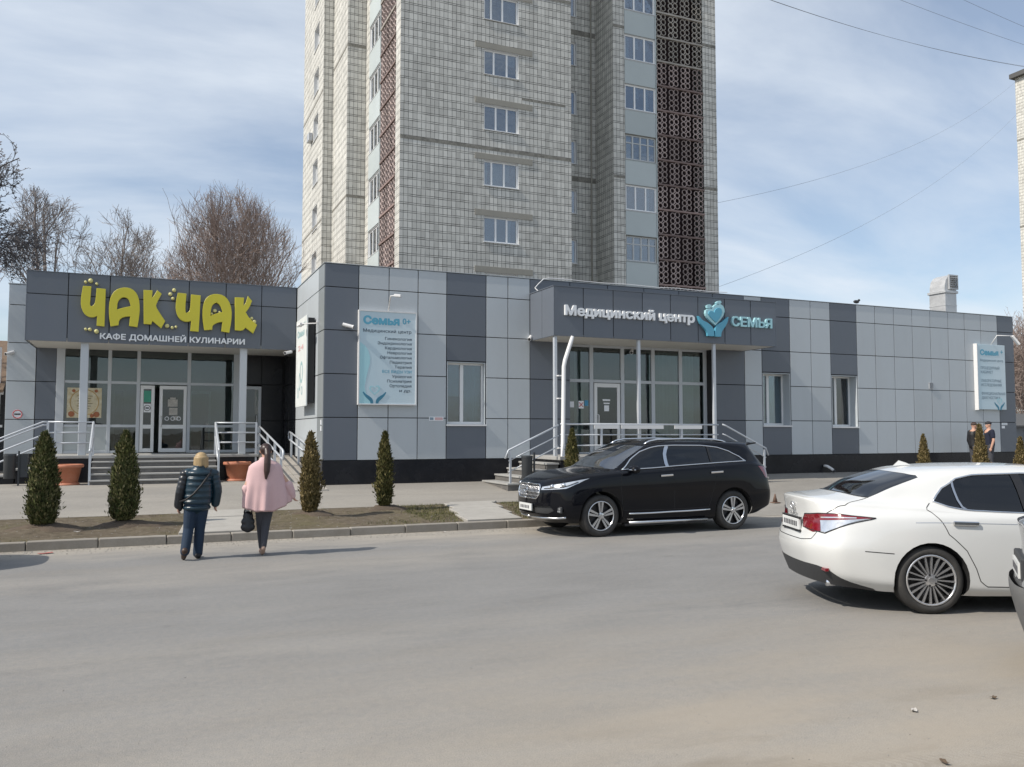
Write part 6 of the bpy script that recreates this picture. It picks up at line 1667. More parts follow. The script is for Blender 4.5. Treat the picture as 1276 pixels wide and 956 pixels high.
for sg in (1, -1):
    shift(MB().tube([(0.86, sg*0.93, 0.225), (-0.80, sg*0.93, 0.225)], 0.028, 10), suv).build('side_step', M['alloy'], suv, smooth=True)
    shift(MB().box(-0.85, 0.90, sg*0.80 - 0.06, sg*0.80 + 0.06, 0.16, 0.205), suv).build('step_bracket', M['under'], suv)
    for x0, x1, z in ((0.19, -0.07, 1.035), (-0.90, -1.17, 1.075)):
        uvp = S1.side_inv([(x0, z), (x1, z + 0.012)]); P3 = S1.ev([p[0] for p in uvp], [p[1] for p in uvp]); P3[:, 1] = (P3[:, 1] + 0.022) * sg
        shift(MB().bar(P3[0], P3[1], 0.022, 0.034), suv).build('door_handle', M['chrome'], suv, bevel=0.006)
    # mirror
    mr = MB(); mr.sphere((0.80, sg*1.04, 1.165), (0.10, 0.12, 0.075), 16, 10); mr.bar((0.80, sg*0.86, 1.13), (0.80, sg*0.98, 1.14), 0.06, 0.04)
    mo = shift(mr, suv).build('mirror', M['paint_black'], suv, smooth=True)
    shift(MB().tube([(0.87, sg*0.96, 1.155), (0.905, sg*1.05, 1.158), (0.84, sg*1.145, 1.16)], 0.012, 6), suv).build('mirror_trim', M['chrome'], mo, smooth=True)
    # roof rail
    shift(MB().tube([(0.33, sg*0.60, 1.60), (0.22, sg*0.60, 1.655), (0.05, sg*0.60, 1.685), (-0.6, sg*0.605, 1.70), (-1.2, sg*0.595, 1.685), (-1.42, sg*0.585, 1.655), (-1.52, sg*0.58, 1.62)], 0.018, 8), suv).build('roof_rail', M['chrome'], suv, smooth=True)
shift(MB().add([(-2.05, -0.55, 1.60), (-2.05, 0.55, 1.60), (-2.30, 0.50, 1.625), (-2.30, -0.50, 1.625), (-2.05, -0.55, 1.57), (-2.05, 0.55, 1.57), (-2.30, 0.50, 1.60), (-2.30, -0.50, 1.60)], [(0,1,2,3),(7,6,5,4),(0,3,7,4),(1,5,6,2),(2,6,7,3)]), suv).build('spoiler', M['paint_black'], suv, recalc=True)
shift(MB().box(-2.46, -2.44, -0.26, 0.26, 0.72, 0.84), suv).build('number_plate', M['plate_white'], suv)
suv.rotation_euler = (0, 0, math.pi)

# ---- white sedan on the right
sed = thing('parked_sedan', (8.885, 6.466, 0.0), 'white saloon car with dark windows parked on the right of the road', 'car')
S2 = CarSurf(SEDAN)
swt = [(-1.30,1.105),(-1.25,1.165),(-1.18,1.235),(-1.02,1.33),(-0.85,1.368),(-0.35,1.385),(-0.1,1.375),(0.15,1.33),(0.42,1.22),(0.75,1.04)]
swb = [(0.55,1.005),(-0.45,0.995),(-0.82,1.012),(-1.03,1.028),(-1.17,1.055)]
sidew = S2.side_inv(swt + swb)
regs = [('arch0', S2.side_inv(ngon(1.41, .335, .375))), ('arch1', S2.side_inv(ngon(-1.41, .335, .375))), ('side', sidew),
        ('screen', [(-0.1, 7.1), (3.3, 7.1), (3.5, 8), (3.3, 8.95), (-0.1, 9)]),
        ('rear', [(12.0, 7.08), (13, 7.04), (15.1, 7.04), (15.1, 9), (12.9, 8.97), (11.9, 8.9), (11.45, 8.62), (11.62, 8)]),
        ('tailr', [(11.3, 4.0), (11.6, 4.1), (12.3, 4.26), (13.3, 4.22), (14.2, 4.12), (14.32, 3.8), (14.2, 3.35), (13.45, 3.12), (13.0, 3.2), (13.2, 3.82), (12.2, 3.86), (11.6, 3.93)]),
        ('tailc', [(11.45, 3.95), (11.6, 3.93), (12.2, 3.86), (13.2, 3.82), (13.0, 3.2), (12.75, 3.14), (12.3, 3.4)]),
        ('head', [(1.3, 3.2), (1.3, 3.6), (2.6, 3.85), (4.4, 3.95), (3.6, 3.5), (2.6, 3.2)]),
        ('grille', [(-0.1, 0.9), (1.2, 0.9), (1.3, 2.3), (-0.1, 3.0)]),
        ('diff', [(11.3, -0.1), (15.1, -0.1), (15.1, 0.98), (14.0, 0.98), (13.2, 1.05), (12.7, 1.02), (12.2, 0.62), (11.4, 0.15)])]
spec = {'side': (M['glass_car'], -0.004, True, 'side_glass'), 'screen': (M['glass_screen'], -0.003, 'join', 'windscreen'), 'rear': (M['glass_rear'], -0.002, 'join', 'rear_window'),
        'tailr': (M['lamp_red'], 0.006, True, 'tail_light'), 'tailc': (M['lamp_clear'], 0.004, True, 'reversing_light'), 'head': (M['lamp_clear'], -0.002, True, 'headlight'),
        'grille': (M['under'], -0.01, 'join', 'grille'), 'diff': (M['under'], 0.003, 'join', 'diffuser')}
body2, made2 = common_car(sed, S2, regs, spec, M['paint_white'], 1.41, 0.336, 0.225, 0.905, 'sedan', (M['alloy_dark'], M['alloy_dark']), 0.375)
trim(S2, sed, body2, sidew, 0.010, M['chrome'], 'window_trim', 0.004, closed=True)
ribbon(S2, sed, body2, S2.side_inv([(-1.06, 1.31), (-0.98, 1.02)]), 0.022, M['alloy'], 'window_pillar', 0.004)
ribbon(S2, sed, body2, S2.side_inv([(-0.41, 1.38), (-0.37, 1.0)]), 0.09, M['black_plastic'], 'window_pillar', 0.004)
ribbon(S2, sed, body2, [(12.0, 7.08), (13, 7.04), (15.0, 7.04)], 0.02, M['black_plastic'], 'window_seal', 0.003)
for pts in ([(-1.34, 1.09), (-1.335, 0.97), (-1.23, 0.79), (-1.06, 0.63), (-0.97, 0.45), (-0.93, 0.33), (-0.86, 0.275), (0.82, 0.275), (0.92, 0.5), (0.9, 0.9)], [(-0.33, 0.99), (-0.35, 0.28)], [(-2.06, 0.62), (-1.78, 0.60)]):
    ribbon(S2, sed, body2, S2.side_inv(pts), 0.008, M['gap'], 'panel_gap')
trim(S2, sed, body2, [q for q in regs[5][1]][:7] + [(13.0, 3.14), (12.75, 3.08), (12.3, 3.36), (11.4, 3.9)], 0.0055, M['black_plastic'], 'lamp_seal', 0.004, closed=True)
ribbon(S2, sed, body2, [(13.15, 4.0), (12.4, 4.02), (11.75, 4.0)], 0.012, M['lamp_clear'], 'lamp_strip', 0.008)
ribbon(S2, sed, body2, [(15, 2.45), (14.1, 2.45), (13.45, 2.62), (13.15, 3.3)], 0.008, M['gap'], 'panel_gap')
ribbon(S2, sed, body2, [(12.95, 4.16), (12.5, 4.55), (12.1, 5.2), (12.02, 7)], 0.008, M['gap'], 'panel_gap')
tr = S2.side_inv([(-1.55, 0.905), (-1.2, 0.905), (-0.4, 0.885), (0.7, 0.88)])
ribbon(S2, sed, body2, tr, 0.006, M['alloy_dark'], 'body_crease', 0.0015)
for sg in (1, -1):
    for x0, x1, z in ((-1.19, -0.93, 0.905), (-0.18, 0.08, 0.895)):
        uvp = S2.side_inv([(x0, z), (x1, z - 0.008)]); P3 = S2.ev([p[0] for p in uvp], [p[1] for p in uvp]); P3[:, 1] = (P3[:, 1] + 0.020) * sg
        ho = shift(MB().bar(P3[0], P3[1], 0.026, 0.042), sed).build('door_handle', M['chrome'], sed, bevel=0.008)
    mr = MB(); mr.sphere((0.70, sg*1.0, 1.06), (0.09, 0.11, 0.07), 14, 9); mr.bar((0.70, sg*0.84, 1.01), (0.70, sg*0.95, 1.03), 0.05, 0.03)
    shift(mr, sed).build('mirror', M['paint_white'], sed, smooth=True)
    c = S2.ev(12.95, 0.92)[0]
    shift(MB().box(c[0] - 0.012, c[0] + 0.03, sg*c[1] - 0.09, sg*c[1] + 0.03, c[2] - 0.012, c[2] + 0.022), sed).build('reflector', M['lamp_red'], sed, bevel=0.005)
    shift(MB().tube([(-2.12, sg*0.58, 0.27), (-2.345, sg*0.58, 0.262)], [0.033, 0.038], 12), sed).build('exhaust', M['chrome'], sed, smooth=True)
pl_ = shift(MB().box(-2.515, -2.485, -0.26, 0.26, 0.765, 0.88), sed).build('number_plate', M['plate_white'], sed, bevel=0.004)
fr_ = MB(); fr_.box(-2.512, -2.48, -0.28, 0.28, 0.885, 0.90); fr_.box(-2.512, -2.48, -0.28, 0.28, 0.745, 0.76); shift(fr_, sed).build('plate_frame', M['black_plastic'], pl_)
for k in range(8): shift(MB().box(-2.518, -2.516, -0.22 + 0.056*k, -0.185 + 0.056*k, 0.80, 0.852), sed).build('plate_mark', M['plate_mark'], pl_)
e_ = MB().tube([(-2.488, 0.055*math.cos(a), 1.01 + 0.038*math.sin(a)) for a in np.linspace(0, 2*math.pi, 18, endpoint=False)], 0.007, 6, closed=True)
e_.tube([(-2.490, 0.02*math.cos(a), 1.01 + 0.036*math.sin(a)) for a in np.linspace(0, 2*math.pi, 14, endpoint=False)], 0.005, 6, closed=True)
shift(e_, sed).build('emblem', M['alloy_dark'], sed, smooth=True)
tm = text_mesh('CAMRY', 0.045, 0.002, 0.0); bx = bbox2(tm)
mbt = MB(); mbt.add([(-2.478 - v.co.z, -(v.co.x - (bx[0]+bx[1])/2) * 1.5, 0.915 + v.co.y) for v in tm.vertices], [tuple(p.vertices) for p in tm.polygons])
shift(mbt, sed).build('model_letters', M['alloy_dark'], sed)
mb = MB(); mb.add([(-1.18, -0.03, 1.452), (-1.18, 0.03, 1.452), (-1.36, 0.012, 1.44), (-1.36, -0.012, 1.44), (-1.30, 0.0, 1.50), (-1.22, 0, 1.475)], [(0,1,5),(1,2,4,5),(0,5,4,3),(2,3,4)])
shift(mb, sed).build('roof_fin', M['paint_white'], sed, smooth=False)
sed.rotation_euler = (0, 0, math.radians(-23.4))

# ---- grey car cut by the right edge
gcar = thing('parked_grey_car', (7.73, 2.92, 0.0), 'dusty grey car whose rear corner shows at the right edge of the picture', 'car')
G = np.array(SEDAN); G[..., 0] *= 0.88; G[..., 1] *= 0.94; G[..., 2] *= 1.0
S3 = CarSurf(G)
regs = [('arch0', S3.side_inv(ngon(1.24, .315, .355))), ('arch1', S3.side_inv(ngon(-1.24, .315, .355))),
        ('side', S3.side_inv([(0.88*x, z) for x, z in swt + swb])),
        ('screen', [(-0.1, 7.1), (3.3, 7.1), (3.3, 8.95), (-0.1, 9)]), ('rear', [(12.0, 7.08), (13, 7.04), (15.1, 7.04), (15.1, 9), (12.9, 8.97), (11.9, 8.9), (11.62, 8)]),
        ('low', [(11.4, -0.1), (15.1, -0.1), (15.1, 2.3), (14.2, 2.25), (13.4, 2.3), (12.4, 2.35), (11.5, 1.7)]),
        ('tail', [(11.9, 4.3), (13.0, 4.3), (13.2, 3.3), (12.2, 3.2)])]
spec = {'side': (M['glass_car'], -0.004, True, 'side_glass'), 'screen': (M['glass_screen'], -0.003, 'join', 'windscreen'), 'rear': (M['glass_rear'], -0.003, 'join', 'rear_window'),
        'low': (pm('bumper_grey', (0.125, 0.128, 0.13), 0.6, 0, 0.12, dirt=0.3, dirtcol=(0.22, 0.2, 0.17)), 0.03, 'join', 'rear_bumper'), 'tail': (M['lamp_red'], 0.006, True, 'tail_light')}
body3, made3 = common_car(gcar, S3, regs, spec, M['paint_grey'], 1.24, 0.315, 0.20, 0.85, 'suv', (M['alloy_dark'], M['alloy_dark']), 0.355)
rec = S3.ev(15, 3.0)[0]
shift(MB().box(rec[0] - 0.004, rec[0] + 0.05, -0.36, 0.36, 0.68, 0.86), gcar).build('plate_recess', M['under'], gcar, bevel=0.01)
pl_ = shift(MB().box(rec[0] - 0.02, rec[0] - 0.005, -0.26, 0.26, 0.70, 0.815), gcar).build('number_plate', M['plate_white'], gcar)
for k in range(8): shift(MB().box(rec[0] - 0.023, rec[0] - 0.021, -0.22 + 0.056*k, -0.185 + 0.056*k, 0.73, 0.785), gcar).build('plate_mark', M['plate_mark'], pl_)
for sg in (1, -1):
    c = S3.ev(13.3, 1.25)[0]
    shift(MB().box(c[0] - 0.055, c[0] - 0.0, sg*c[1] - 0.09, sg*c[1] + 0.09, c[2] - 0.03, c[2] + 0.04), gcar).build('reflector', M['lamp_red'], gcar, bevel=0.01)
gcar.rotation_euler = (0, 0, math.radians(-50))

# ---- a car standing just outside the left edge, whose shadow falls into the picture
oc = copy_tree(sed, None, (-4.85, 13.75, 0.0), math.pi, label='white saloon car standing just beyond the left edge of the picture')
# ================================================================== people
M['skin'] = pm('skin', (0.50, 0.29, 0.21), 0.55, 0, 0.08, 8, 0.04)
M['hair_blonde'] = pm('hair_blonde', (0.36, 0.255, 0.13), 0.55, 0, 0.25, 6, 0.35, 60, bump=0.6, bscale=90, stretch=(1, 1, 0.12))
M['hair_dark'] = pm('hair_dark', (0.035, 0.016, 0.012), 0.4, 0, 0.3, 6, 0.3, 60, bump=0.6, bscale=90, stretch=(1, 1, 0.12))
M['puffer'] = pm('puffer_teal', (0.008, 0.028, 0.044), 0.34, 0, 0.15, 4, 0.1, 30, bump=0.25, bscale=30)
M['puffer_dark'] = pm('puffer_black', (0.012, 0.014, 0.018), 0.34, 0, 0.15, 4, 0.1, 30, bump=0.25, bscale=30)
M['jeans'] = pm('jeans', (0.012, 0.028, 0.056), 0.85, 0, 0.25, 5, 0.2, 60, bump=0.3, bscale=120)
M['boots'] = pm('boots_brown', (0.055, 0.030, 0.020), 0.5)
M['strap'] = pm('strap', (0.010, 0.010, 0.012), 0.6)
M['pink'] = pm('pink_wool', (0.58, 0.395, 0.395), 0.9, 0, 0.08, 3, 0.08, 60, bump=0.35, bscale=60)
M['leggings'] = pm('leggings', (0.050, 0.052, 0.062), 0.85, 0, 0.2, 6, 0.1)
M['shoe_beige'] = pm('shoe_beige', (0.34, 0.235, 0.18), 0.6)
M['bag'] = pm('bag_black', (0.012, 0.013, 0.016), 0.4, 0, 0.2, 5, bump=0.3, bscale=30)
M['navy'] = pm('navy_cloth', (0.012, 0.016, 0.034), 0.9, 0, 0.2, 4)
M['cap_brown'] = pm('cap_brown', (0.055, 0.035, 0.030), 0.8); M['cap_dark'] = pm('cap_dark', (0.02, 0.02, 0.025), 0.8)

def capsule(mb, a, b, ra, rb, seg=12, flat=(1, 1, 1)):
    a, b = Vector(a), Vector(b); n = 5
    mb.tube([a + (b - a) * k / n for k in range(n + 1)], [ra + (rb - ra) * k / n for k in range(n + 1)], seg)
    mb.sphere(a, ra, seg, 8); mb.sphere(b, rb, seg, 8)
def chain(mb, pts, rs):
    for i in range(len(pts) - 1): capsule(mb, pts[i], pts[i+1], rs[i], rs[i+1])
def fuse(mb, name, mat, parent, voxel=0.011, smooth=4, mats=None):
    """one continuous skin over all the pieces"""
    o3 = ORG[parent.name]
    me = bpy.data.meshes.new('tmp'); me.from_pydata([(p[0], p[1], p[2]) for p in mb.v], [], mb.f)
    ob = bpy.data.objects.new('tmp', me); COL.objects.link(ob)
    r = ob.modifiers.new('r', 'REMESH'); r.mode = 'VOXEL'; r.voxel_size = voxel; r.use_smooth_shade = True
    s = ob.modifiers.new('s', 'SMOOTH'); s.iterations = smooth; s.factor = 0.5
    dg = bpy.context.evaluated_depsgraph_get(); out = bpy.data.meshes.new_from_object(ob.evaluated_get(dg))
    bpy.data.objects.remove(ob); bpy.data.meshes.remove(me)
    out.materials.clear()
    for m in (mats or [mat]): out.materials.append(m)
    out.polygons.foreach_set('use_smooth', [True] * len(out.polygons)); out.name = name
    o = bpy.data.objects.new(name, out); COL.objects.link(o); o.parent = parent; ORG[o.name] = o3
    return o
def hand(mb, wrist, d, out, s=1.0, curl=0.5):
    """palm with four fingers and a thumb; d = pointing direction, out = thumb side"""
    w = Vector(wrist); d = Vector(d).normalized(); t = Vector(out); t = (t - d * t.dot(d)).normalized(); n = d.cross(t)
    pm_ = w + d * 0.045 * s
    for k in (-1, 0, 1): capsule(mb, w + t * 0.014 * k * s, w + d * 0.075 * s + t * 0.020 * k * s, 0.017 * s, 0.016 * s, 8)
    for k, L in enumerate((0.062, 0.070, 0.066, 0.052)):
        b = w + d * 0.082 * s + t * (0.028 - 0.0187 * k) * s
        m = b + (d * (1 - 0.35 * curl) + n * curl * 0.6) * L * 0.5 * s
        e = m + (d * (1 - 0.9 * curl) + n * curl) * L * 0.5 * s
        capsule(mb, b, m, 0.0092 * s, 0.0088 * s, 8); capsule(mb, m, e, 0.0088 * s, 0.0078 * s, 8)
    b = w + d * 0.025 * s + t * 0.026 * s; m = b + (d * 0.6 + t * 0.7) * 0.034 * s; e = m + (d * 0.9 + t * 0.2 + n * 0.3) * 0.028 * s
    capsule(mb, b, m, 0.012 * s, 0.010 * s, 8); capsule(mb, m, e, 0.010 * s, 0.0085 * s, 8)
def head_into(mb, c, s=1.0, f=(0, 1, 0)):
    """skull, face, nose, ears; f = facing direction"""
    c = Vector(c); f = Vector(f).normalized(); r = f.cross(Vector((0, 0, 1))).normalized(); u = Vector((0, 0, 1))
    mb.sphere(c + u * 0.015 * s, (0.078 * s, 0.092 * s, 0.098 * s), 18, 14)
    capsule(mb, c + f * 0.035 * s - u * 0.05 * s, c + f * 0.045 * s - u * 0.085 * s, 0.058 * s, 0.036 * s)
    capsule(mb, c + f * 0.088 * s, c + f * 0.105 * s - u * 0.028 * s, 0.010 * s, 0.014 * s, 8)
    for q in (-1, 1): mb.sphere(c + r * q * 0.080 * s - u * 0.005, (0.014, 0.020, 0.030), 8, 6)
    capsule(mb, c + f * 0.084 * s - u * 0.060 * s + r * 0.018, c + f * 0.084 * s - u * 0.060 * s - r * 0.018, 0.008, 0.008, 8)
def face_bits(parent, c, s, f, W0):
    c = Vector(c); f = Vector(f).normalized(); r = f.cross(Vector((0, 0, 1))).normalized()
    for q in (-1, 1): MB().sphere(tuple(c + f * 0.082 * s + r * q * 0.032 * s + W0), 0.011 * s, 8, 6).build('eye', M['sign_white'], parent, smooth=True)

# ---- woman in the blue puffer jacket
pa = thing('person', (0.66, 13.08, 0.0), 'blonde woman in dark blue puffer jacket and jeans walking away from the camera', 'person')
b = MB()
head_into(b, (0.10, 0.03, 1.41), 0.95)
chain(b, [(0.09, 0.02, 1.22), (0.095, 0.02, 1.36)], [0.06, 0.05])
chain(b, [(0.05, 0, 0.78), (0.06, 0, 0.95), (0.08, 0.01, 1.10), (0.085, 0.01, 1.20)], [0.11, 0.11, 0.12, 0.11])
for x in (-0.03, 0.20): b.sphere((x, 0.01, 1.21), 0.075, 10, 8)
LA = [(-0.11, 0.0, 1.22), (-0.17, -0.03, 0.98), (-0.19, 0.02, 0.765)]; RA = [(0.28, 0.0, 1.22), (0.335, -0.02, 0.98), (0.31, 0.05, 0.775)]
for A, sg in ((LA, 1), (RA, -1)):
    chain(b, A, [0.052, 0.042, 0.030]); hand(b, A[2], (0, 0.12, -1), (sg * 0.4, 1, 0), 0.9, 0.6)
LL = [(-0.02, 0, 0.76), (-0.055, 0.0, 0.42), (-0.10, -0.13, 0.11)]; RL = [(0.125, 0, 0.76), (0.105, 0.07, 0.42), (0.085, 0.07, 0.08)]
for A in (LL, RL): chain(b, A, [0.085, 0.056, 0.040])
fuse(b, 'body', M['skin'], pa, 0.0085, 3)
j = MB()
for k in range(7):       # quilted rings
    t = k / 6; z = 0.735 + 0.082 * k; cx = 0.055 + 0.03 * t
    j.sphere((cx, 0.0, z), (0.212 - 0.022 * abs(t - 0.4) * 2, 0.162, 0.066), 24, 12)
j.sphere((0.07, 0, 0.98), (0.200, 0.153, 0.36), 24, 16)
j.sphere((0.085, 0.0, 1.27), (0.13, 0.12, 0.065), 16, 10); j.sphere((0.09, -0.015, 1.325), (0.095, 0.095, 0.042), 16, 10)
for x in (-0.06, 0.22): j.sphere((x, 0.0, 1.225), (0.095, 0.085, 0.075), 14, 10)
jk = fuse(j, 'jacket', M['puffer'], pa, 0.008, 9)
for A, m in ((LA, 'puffer_dark'), (RA, 'puffer_dark')):
    sl = MB(); P = [Vector(A[0]), Vector(A[1]), Vector(A[2])]
    n = 8
    for k in range(n):
        t = k / (n - 1) * 1.94; i = min(int(t), 1); p = P[i] + (P[i+1] - P[i]) * (t - i)
        r = 0.076 - 0.011 * t; sl.sphere(p, (r, r, 0.055), 14, 9)
        if k: capsule(sl, q_, p, 0.066, 0.064, 10)
        q_ = p
    fuse(sl, 'sleeve', M['puffer'] if A is RA else M['puffer_dark'], pa, 0.008, 7)
tr_ = MB()
tr_.sphere((0.05, 0, 0.80), (0.170, 0.145, 0.14), 18, 10)
chain(tr_, [(-0.02, 0, 0.76), (-0.05, 0.0, 0.43), (-0.095, -0.115, 0.13)], [0.102, 0.074, 0.066])
chain(tr_, [(0.125, 0, 0.76), (0.105, 0.06, 0.43), (0.085, 0.07, 0.075)], [0.102, 0.074, 0.068])
fuse(tr_, 'trousers', M['jeans'], pa, 0.010, 3)
bt = MB(); chain(bt, [(-0.10, -0.155, 0.145), (-0.105, -0.09, 0.075), (-0.108, -0.02, 0.035)], [0.045, 0.042, 0.035]); fuse(bt, 'boot', M['boots'], pa, 0.008, 2)
bt = MB(); chain(bt, [(0.085, 0.03, 0.045), (0.09, 0.12, 0.04), (0.10, 0.24, 0.034)], [0.045, 0.042, 0.034]); capsule(bt, (0.085, 0.06, 0.05), (0.085, 0.06, 0.14), 0.045, 0.045); fuse(bt, 'boot', M['strap'], pa, 0.008, 2)
hr = MB(); hr.sphere((0.10, 0.005, 1.432), (0.093, 0.104, 0.098), 18, 12); hr.sphere((0.10, -0.015, 1.375), (0.102, 0.094, 0.072), 18, 12); hrr = random.Random(2)
for k in range(15):
    a = math.pi * (0.95 + 1.1 * k / 14); capsule(hr, (0.10 + 0.07 * math.cos(a), -0.01 + 0.07 * math.sin(a), 1.44), (0.10 + 0.092 * math.cos(a), -0.01 + 0.088 * math.sin(a), 1.325 + hrr.uniform(-0.025, 0.03)), 0.032, hrr.uniform(0.008, 0.016))
fuse(hr, 'hair', M['hair_blonde'], pa, 0.008, 2)
sp_ = MB().tube([(0.24, -0.05, 1.27), (0.20, -0.135, 1.20), (0.10, -0.176, 1.06), (0.0, -0.178, 0.94), (-0.10, -0.15, 0.86), (-0.175, -0.06, 0.83)], 0.014, 8)
sp_.v = [(x + 0.66, y + 13.08, z) for x, y, z in sp_.v]; sp_.build('bag_strap', M['strap'], pa, smooth=True)
bg = MB(); bg.sphere((-0.17, 0.05, 0.78), (0.05, 0.10, 0.10), 14, 10); fuse(bg, 'shoulder_bag', M['strap'], pa, 0.01, 2)
face_bits(pa, (0.10, 0.03, 1.41), 0.95, (0, 1, 0), Vector((0.66, 13.08, 0)))

# ---- woman in the pink poncho coat
pb_ = thing('person', (1.64, 13.10, 0.0), 'woman in pale pink poncho coat with dark ponytail and black bag, walking away', 'person')
b = MB(); hc = (0.03, 0.04, 1.535)
head_into(b, hc, 0.97)
chain(b, [(0.02, 0.02, 1.33), (0.025, 0.025, 1.46)], [0.055, 0.046])
chain(b, [(0.02, 0, 0.80), (0.02, 0, 1.0), (0.02, 0.01, 1.2), (0.02, 0.01, 1.32)], [0.13, 0.11, 0.125, 0.11])
LA = [(-0.12, 0.0, 1.29), (-0.24, -0.02, 1.03), (-0.215, 0.02, 0.80)]; RA = [(0.155, 0.0, 1.29), (0.34, -0.02, 1.06), (0.425, 0.0, 0.855)]
chain(b, LA, [0.05, 0.04, 0.028]); hand(b, LA[2], (0.05, 0.1, -1), (1, 0.3, 0), 0.9, 1.0)
chain(b, RA, [0.05, 0.04, 0.028]); hand(b, RA[2], (0.55, 0.0, -0.8), (-0.2, 1, 0), 0.9, 0.7)
L1_ = [(-0.03, 0, 0.78), (-0.02, 0.10, 0.44), (0.01, 0.16, 0.08)]; L2_ = [(0.08, 0, 0.78), (0.045, 0.02, 0.44), (0.005, -0.08, 0.12)]
for A in (L1_, L2_): chain(b, A, [0.085, 0.052, 0.036])
fuse(b, 'body', M['skin'], pb_, 0.0085, 3)
lg = MB(); lg.sphere((0.025, 0, 0.79), (0.15, 0.125, 0.12), 16, 10)
chain(lg, L1_[:2] + [(0.008, 0.155, 0.11)], [0.095, 0.062, 0.044]); chain(lg, L2_[:2] + [(0.007, -0.075, 0.145)], [0.095, 0.062, 0.044])
fuse(lg, 'leggings', M['leggings'], pb_, 0.009, 3)
sh = MB(); chain(sh, [(0.0, -0.11, 0.115), (0.0, -0.05, 0.055), (0.0, 0.02, 0.028)], [0.036, 0.034, 0.026]); fuse(sh, 'shoe', M['shoe_beige'], pb_, 0.007, 2)
sh = MB(); chain(sh, [(0.01, 0.13, 0.04), (0.012, 0.22, 0.035), (0.012, 0.31, 0.028)], [0.038, 0.036, 0.028]); fuse(sh, 'shoe', M['shoe_beige'], pb_, 0.007, 2)
po_ = MB(); NA, NZ = 72, 26; prnd = random.Random(5)
for iz in range(NZ + 1):
    t = iz / NZ
    for k in range(NA):
        a = 2 * math.pi * k / NA; c, s = math.cos(a), math.sin(a)
        right = max(0, c); left = max(0, -c)
        hem = 0.65 + 0.14 * right ** 3 + 0.06 * left ** 3 + 0.008 * math.sin(a * 7 + 0.6)
        z = 1.43 - (1.43 - hem) * t ** 0.95
        rx = lerp_tab(t, [(0, 0.065), (0.04, 0.10), (0.09, 0.185), (0.15, 0.232), (0.28, 0.255), (0.5, 0.275), (0.8, 0.288), (1, 0.285)])
        ry = lerp_tab(t, [(0, 0.065), (0.04, 0.085), (0.09, 0.115), (0.15, 0.135), (0.28, 0.16), (0.5, 0.185), (0.8, 0.20), (1, 0.20)])
        rx += (0.115 * right ** 3 + 0.03 * left ** 3) * sstep(0.25, 0.9, t)
        fold = (0.030 * math.sin(a * 7 + 0.6) + 0.018 * math.sin(a * 13 + 1.9 + 2 * t)) * sstep(0.25, 1.0, t) * (0.3 + 0.7 * abs(s))
        po_.v.append((0.02 + (rx + fold) * c, 0.0 + (ry + fold) * s, z))
for iz in range(NZ):
    for k in range(NA):
        k2 = (k + 1) % NA; po_.f.append((iz*NA + k, (iz+1)*NA + k, (iz+1)*NA + k2, iz*NA + k2)); po_.m.append(0)
n0 = len(po_.v)      # turned-under hem gives the cloth a thickness
for k in range(NA): x, y, z = po_.v[NZ*NA + k]; po_.v.append((0.02 + (x - 0.02) * 0.94, y * 0.94, z + 0.03))
for k in range(NA): k2 = (k+1) % NA; po_.f.append((NZ*NA + k, n0 + k, n0 + k2, NZ*NA + k2)); po_.m.append(0)
po_.v = [(x + 1.64, y + 13.10, z) for x, y, z in po_.v]
po_.build('poncho', M['pink'], pb_, smooth=True)
for A, q in ((RA, 0.0), (LA, 0.0)):
    cf = MB(); P1, P2 = Vector(A[1]), Vector(A[2]); chain(cf, [P1.lerp(P2, 0.2), P1.lerp(P2, 0.72), P1.lerp(P2, 0.97)], [0.075, 0.068, 0.052]); fuse(cf, 'sleeve', M['pink'], pb_, 0.009, 2)
cl = MB().lathe((1.66, 13.11, 1.39), [(0.085, 0.0), (0.08, 0.03), (0.065, 0.055), (0.06, 0.05)], 20); cl.build('collar', M['pink'], pb_, smooth=True)
hr = MB(); hr.sphere((0.03, 0.02, 1.562), (0.088, 0.102, 0.092), 18, 12); hr.sphere((0.03, -0.065, 1.565), 0.045, 12, 8)
chain(hr, [(0.03, -0.09, 1.56), (0.035, -0.145, 1.48), (0.03, -0.165, 1.36), (0.022, -0.175, 1.24), (0.01, -0.185, 1.14)], [0.040, 0.046, 0.050, 0.044, 0.018])
fuse(hr, 'hair', M['hair_dark'], pb_, 0.008, 2)
face_bits(pb_, hc, 0.97, (0, 1, 0), Vector((1.64, 13.10, 0)))
hb = thing('handbag', (1.43, 13.12, 0.36), 'black soft handbag hanging from the hand of the woman in pink', 'bag')
g = MB()
for z, rx, ry in ((0.42, 0.105, 0.06), (0.50, 0.10, 0.058), (0.58, 0.075, 0.045)): g.sphere((0, 0, z - 0.36), (rx, ry, 0.075), 16, 10)
capsule(g, (0, 0, 0.05), (0, 0, 0.24), 0.072, 0.05); fuse(g, 'bag_body', M['bag'], hb, 0.008, 10)
for y in (-0.02, 0.02): MB().tube([(1.43 + 0.055 * math.cos(a), 13.12 + y, 0.62 + 0.10 * math.sin(a)) for a in np.linspace(0, math.pi, 12)], 0.008, 6).build('handle', M['strap'], hb, smooth=True)

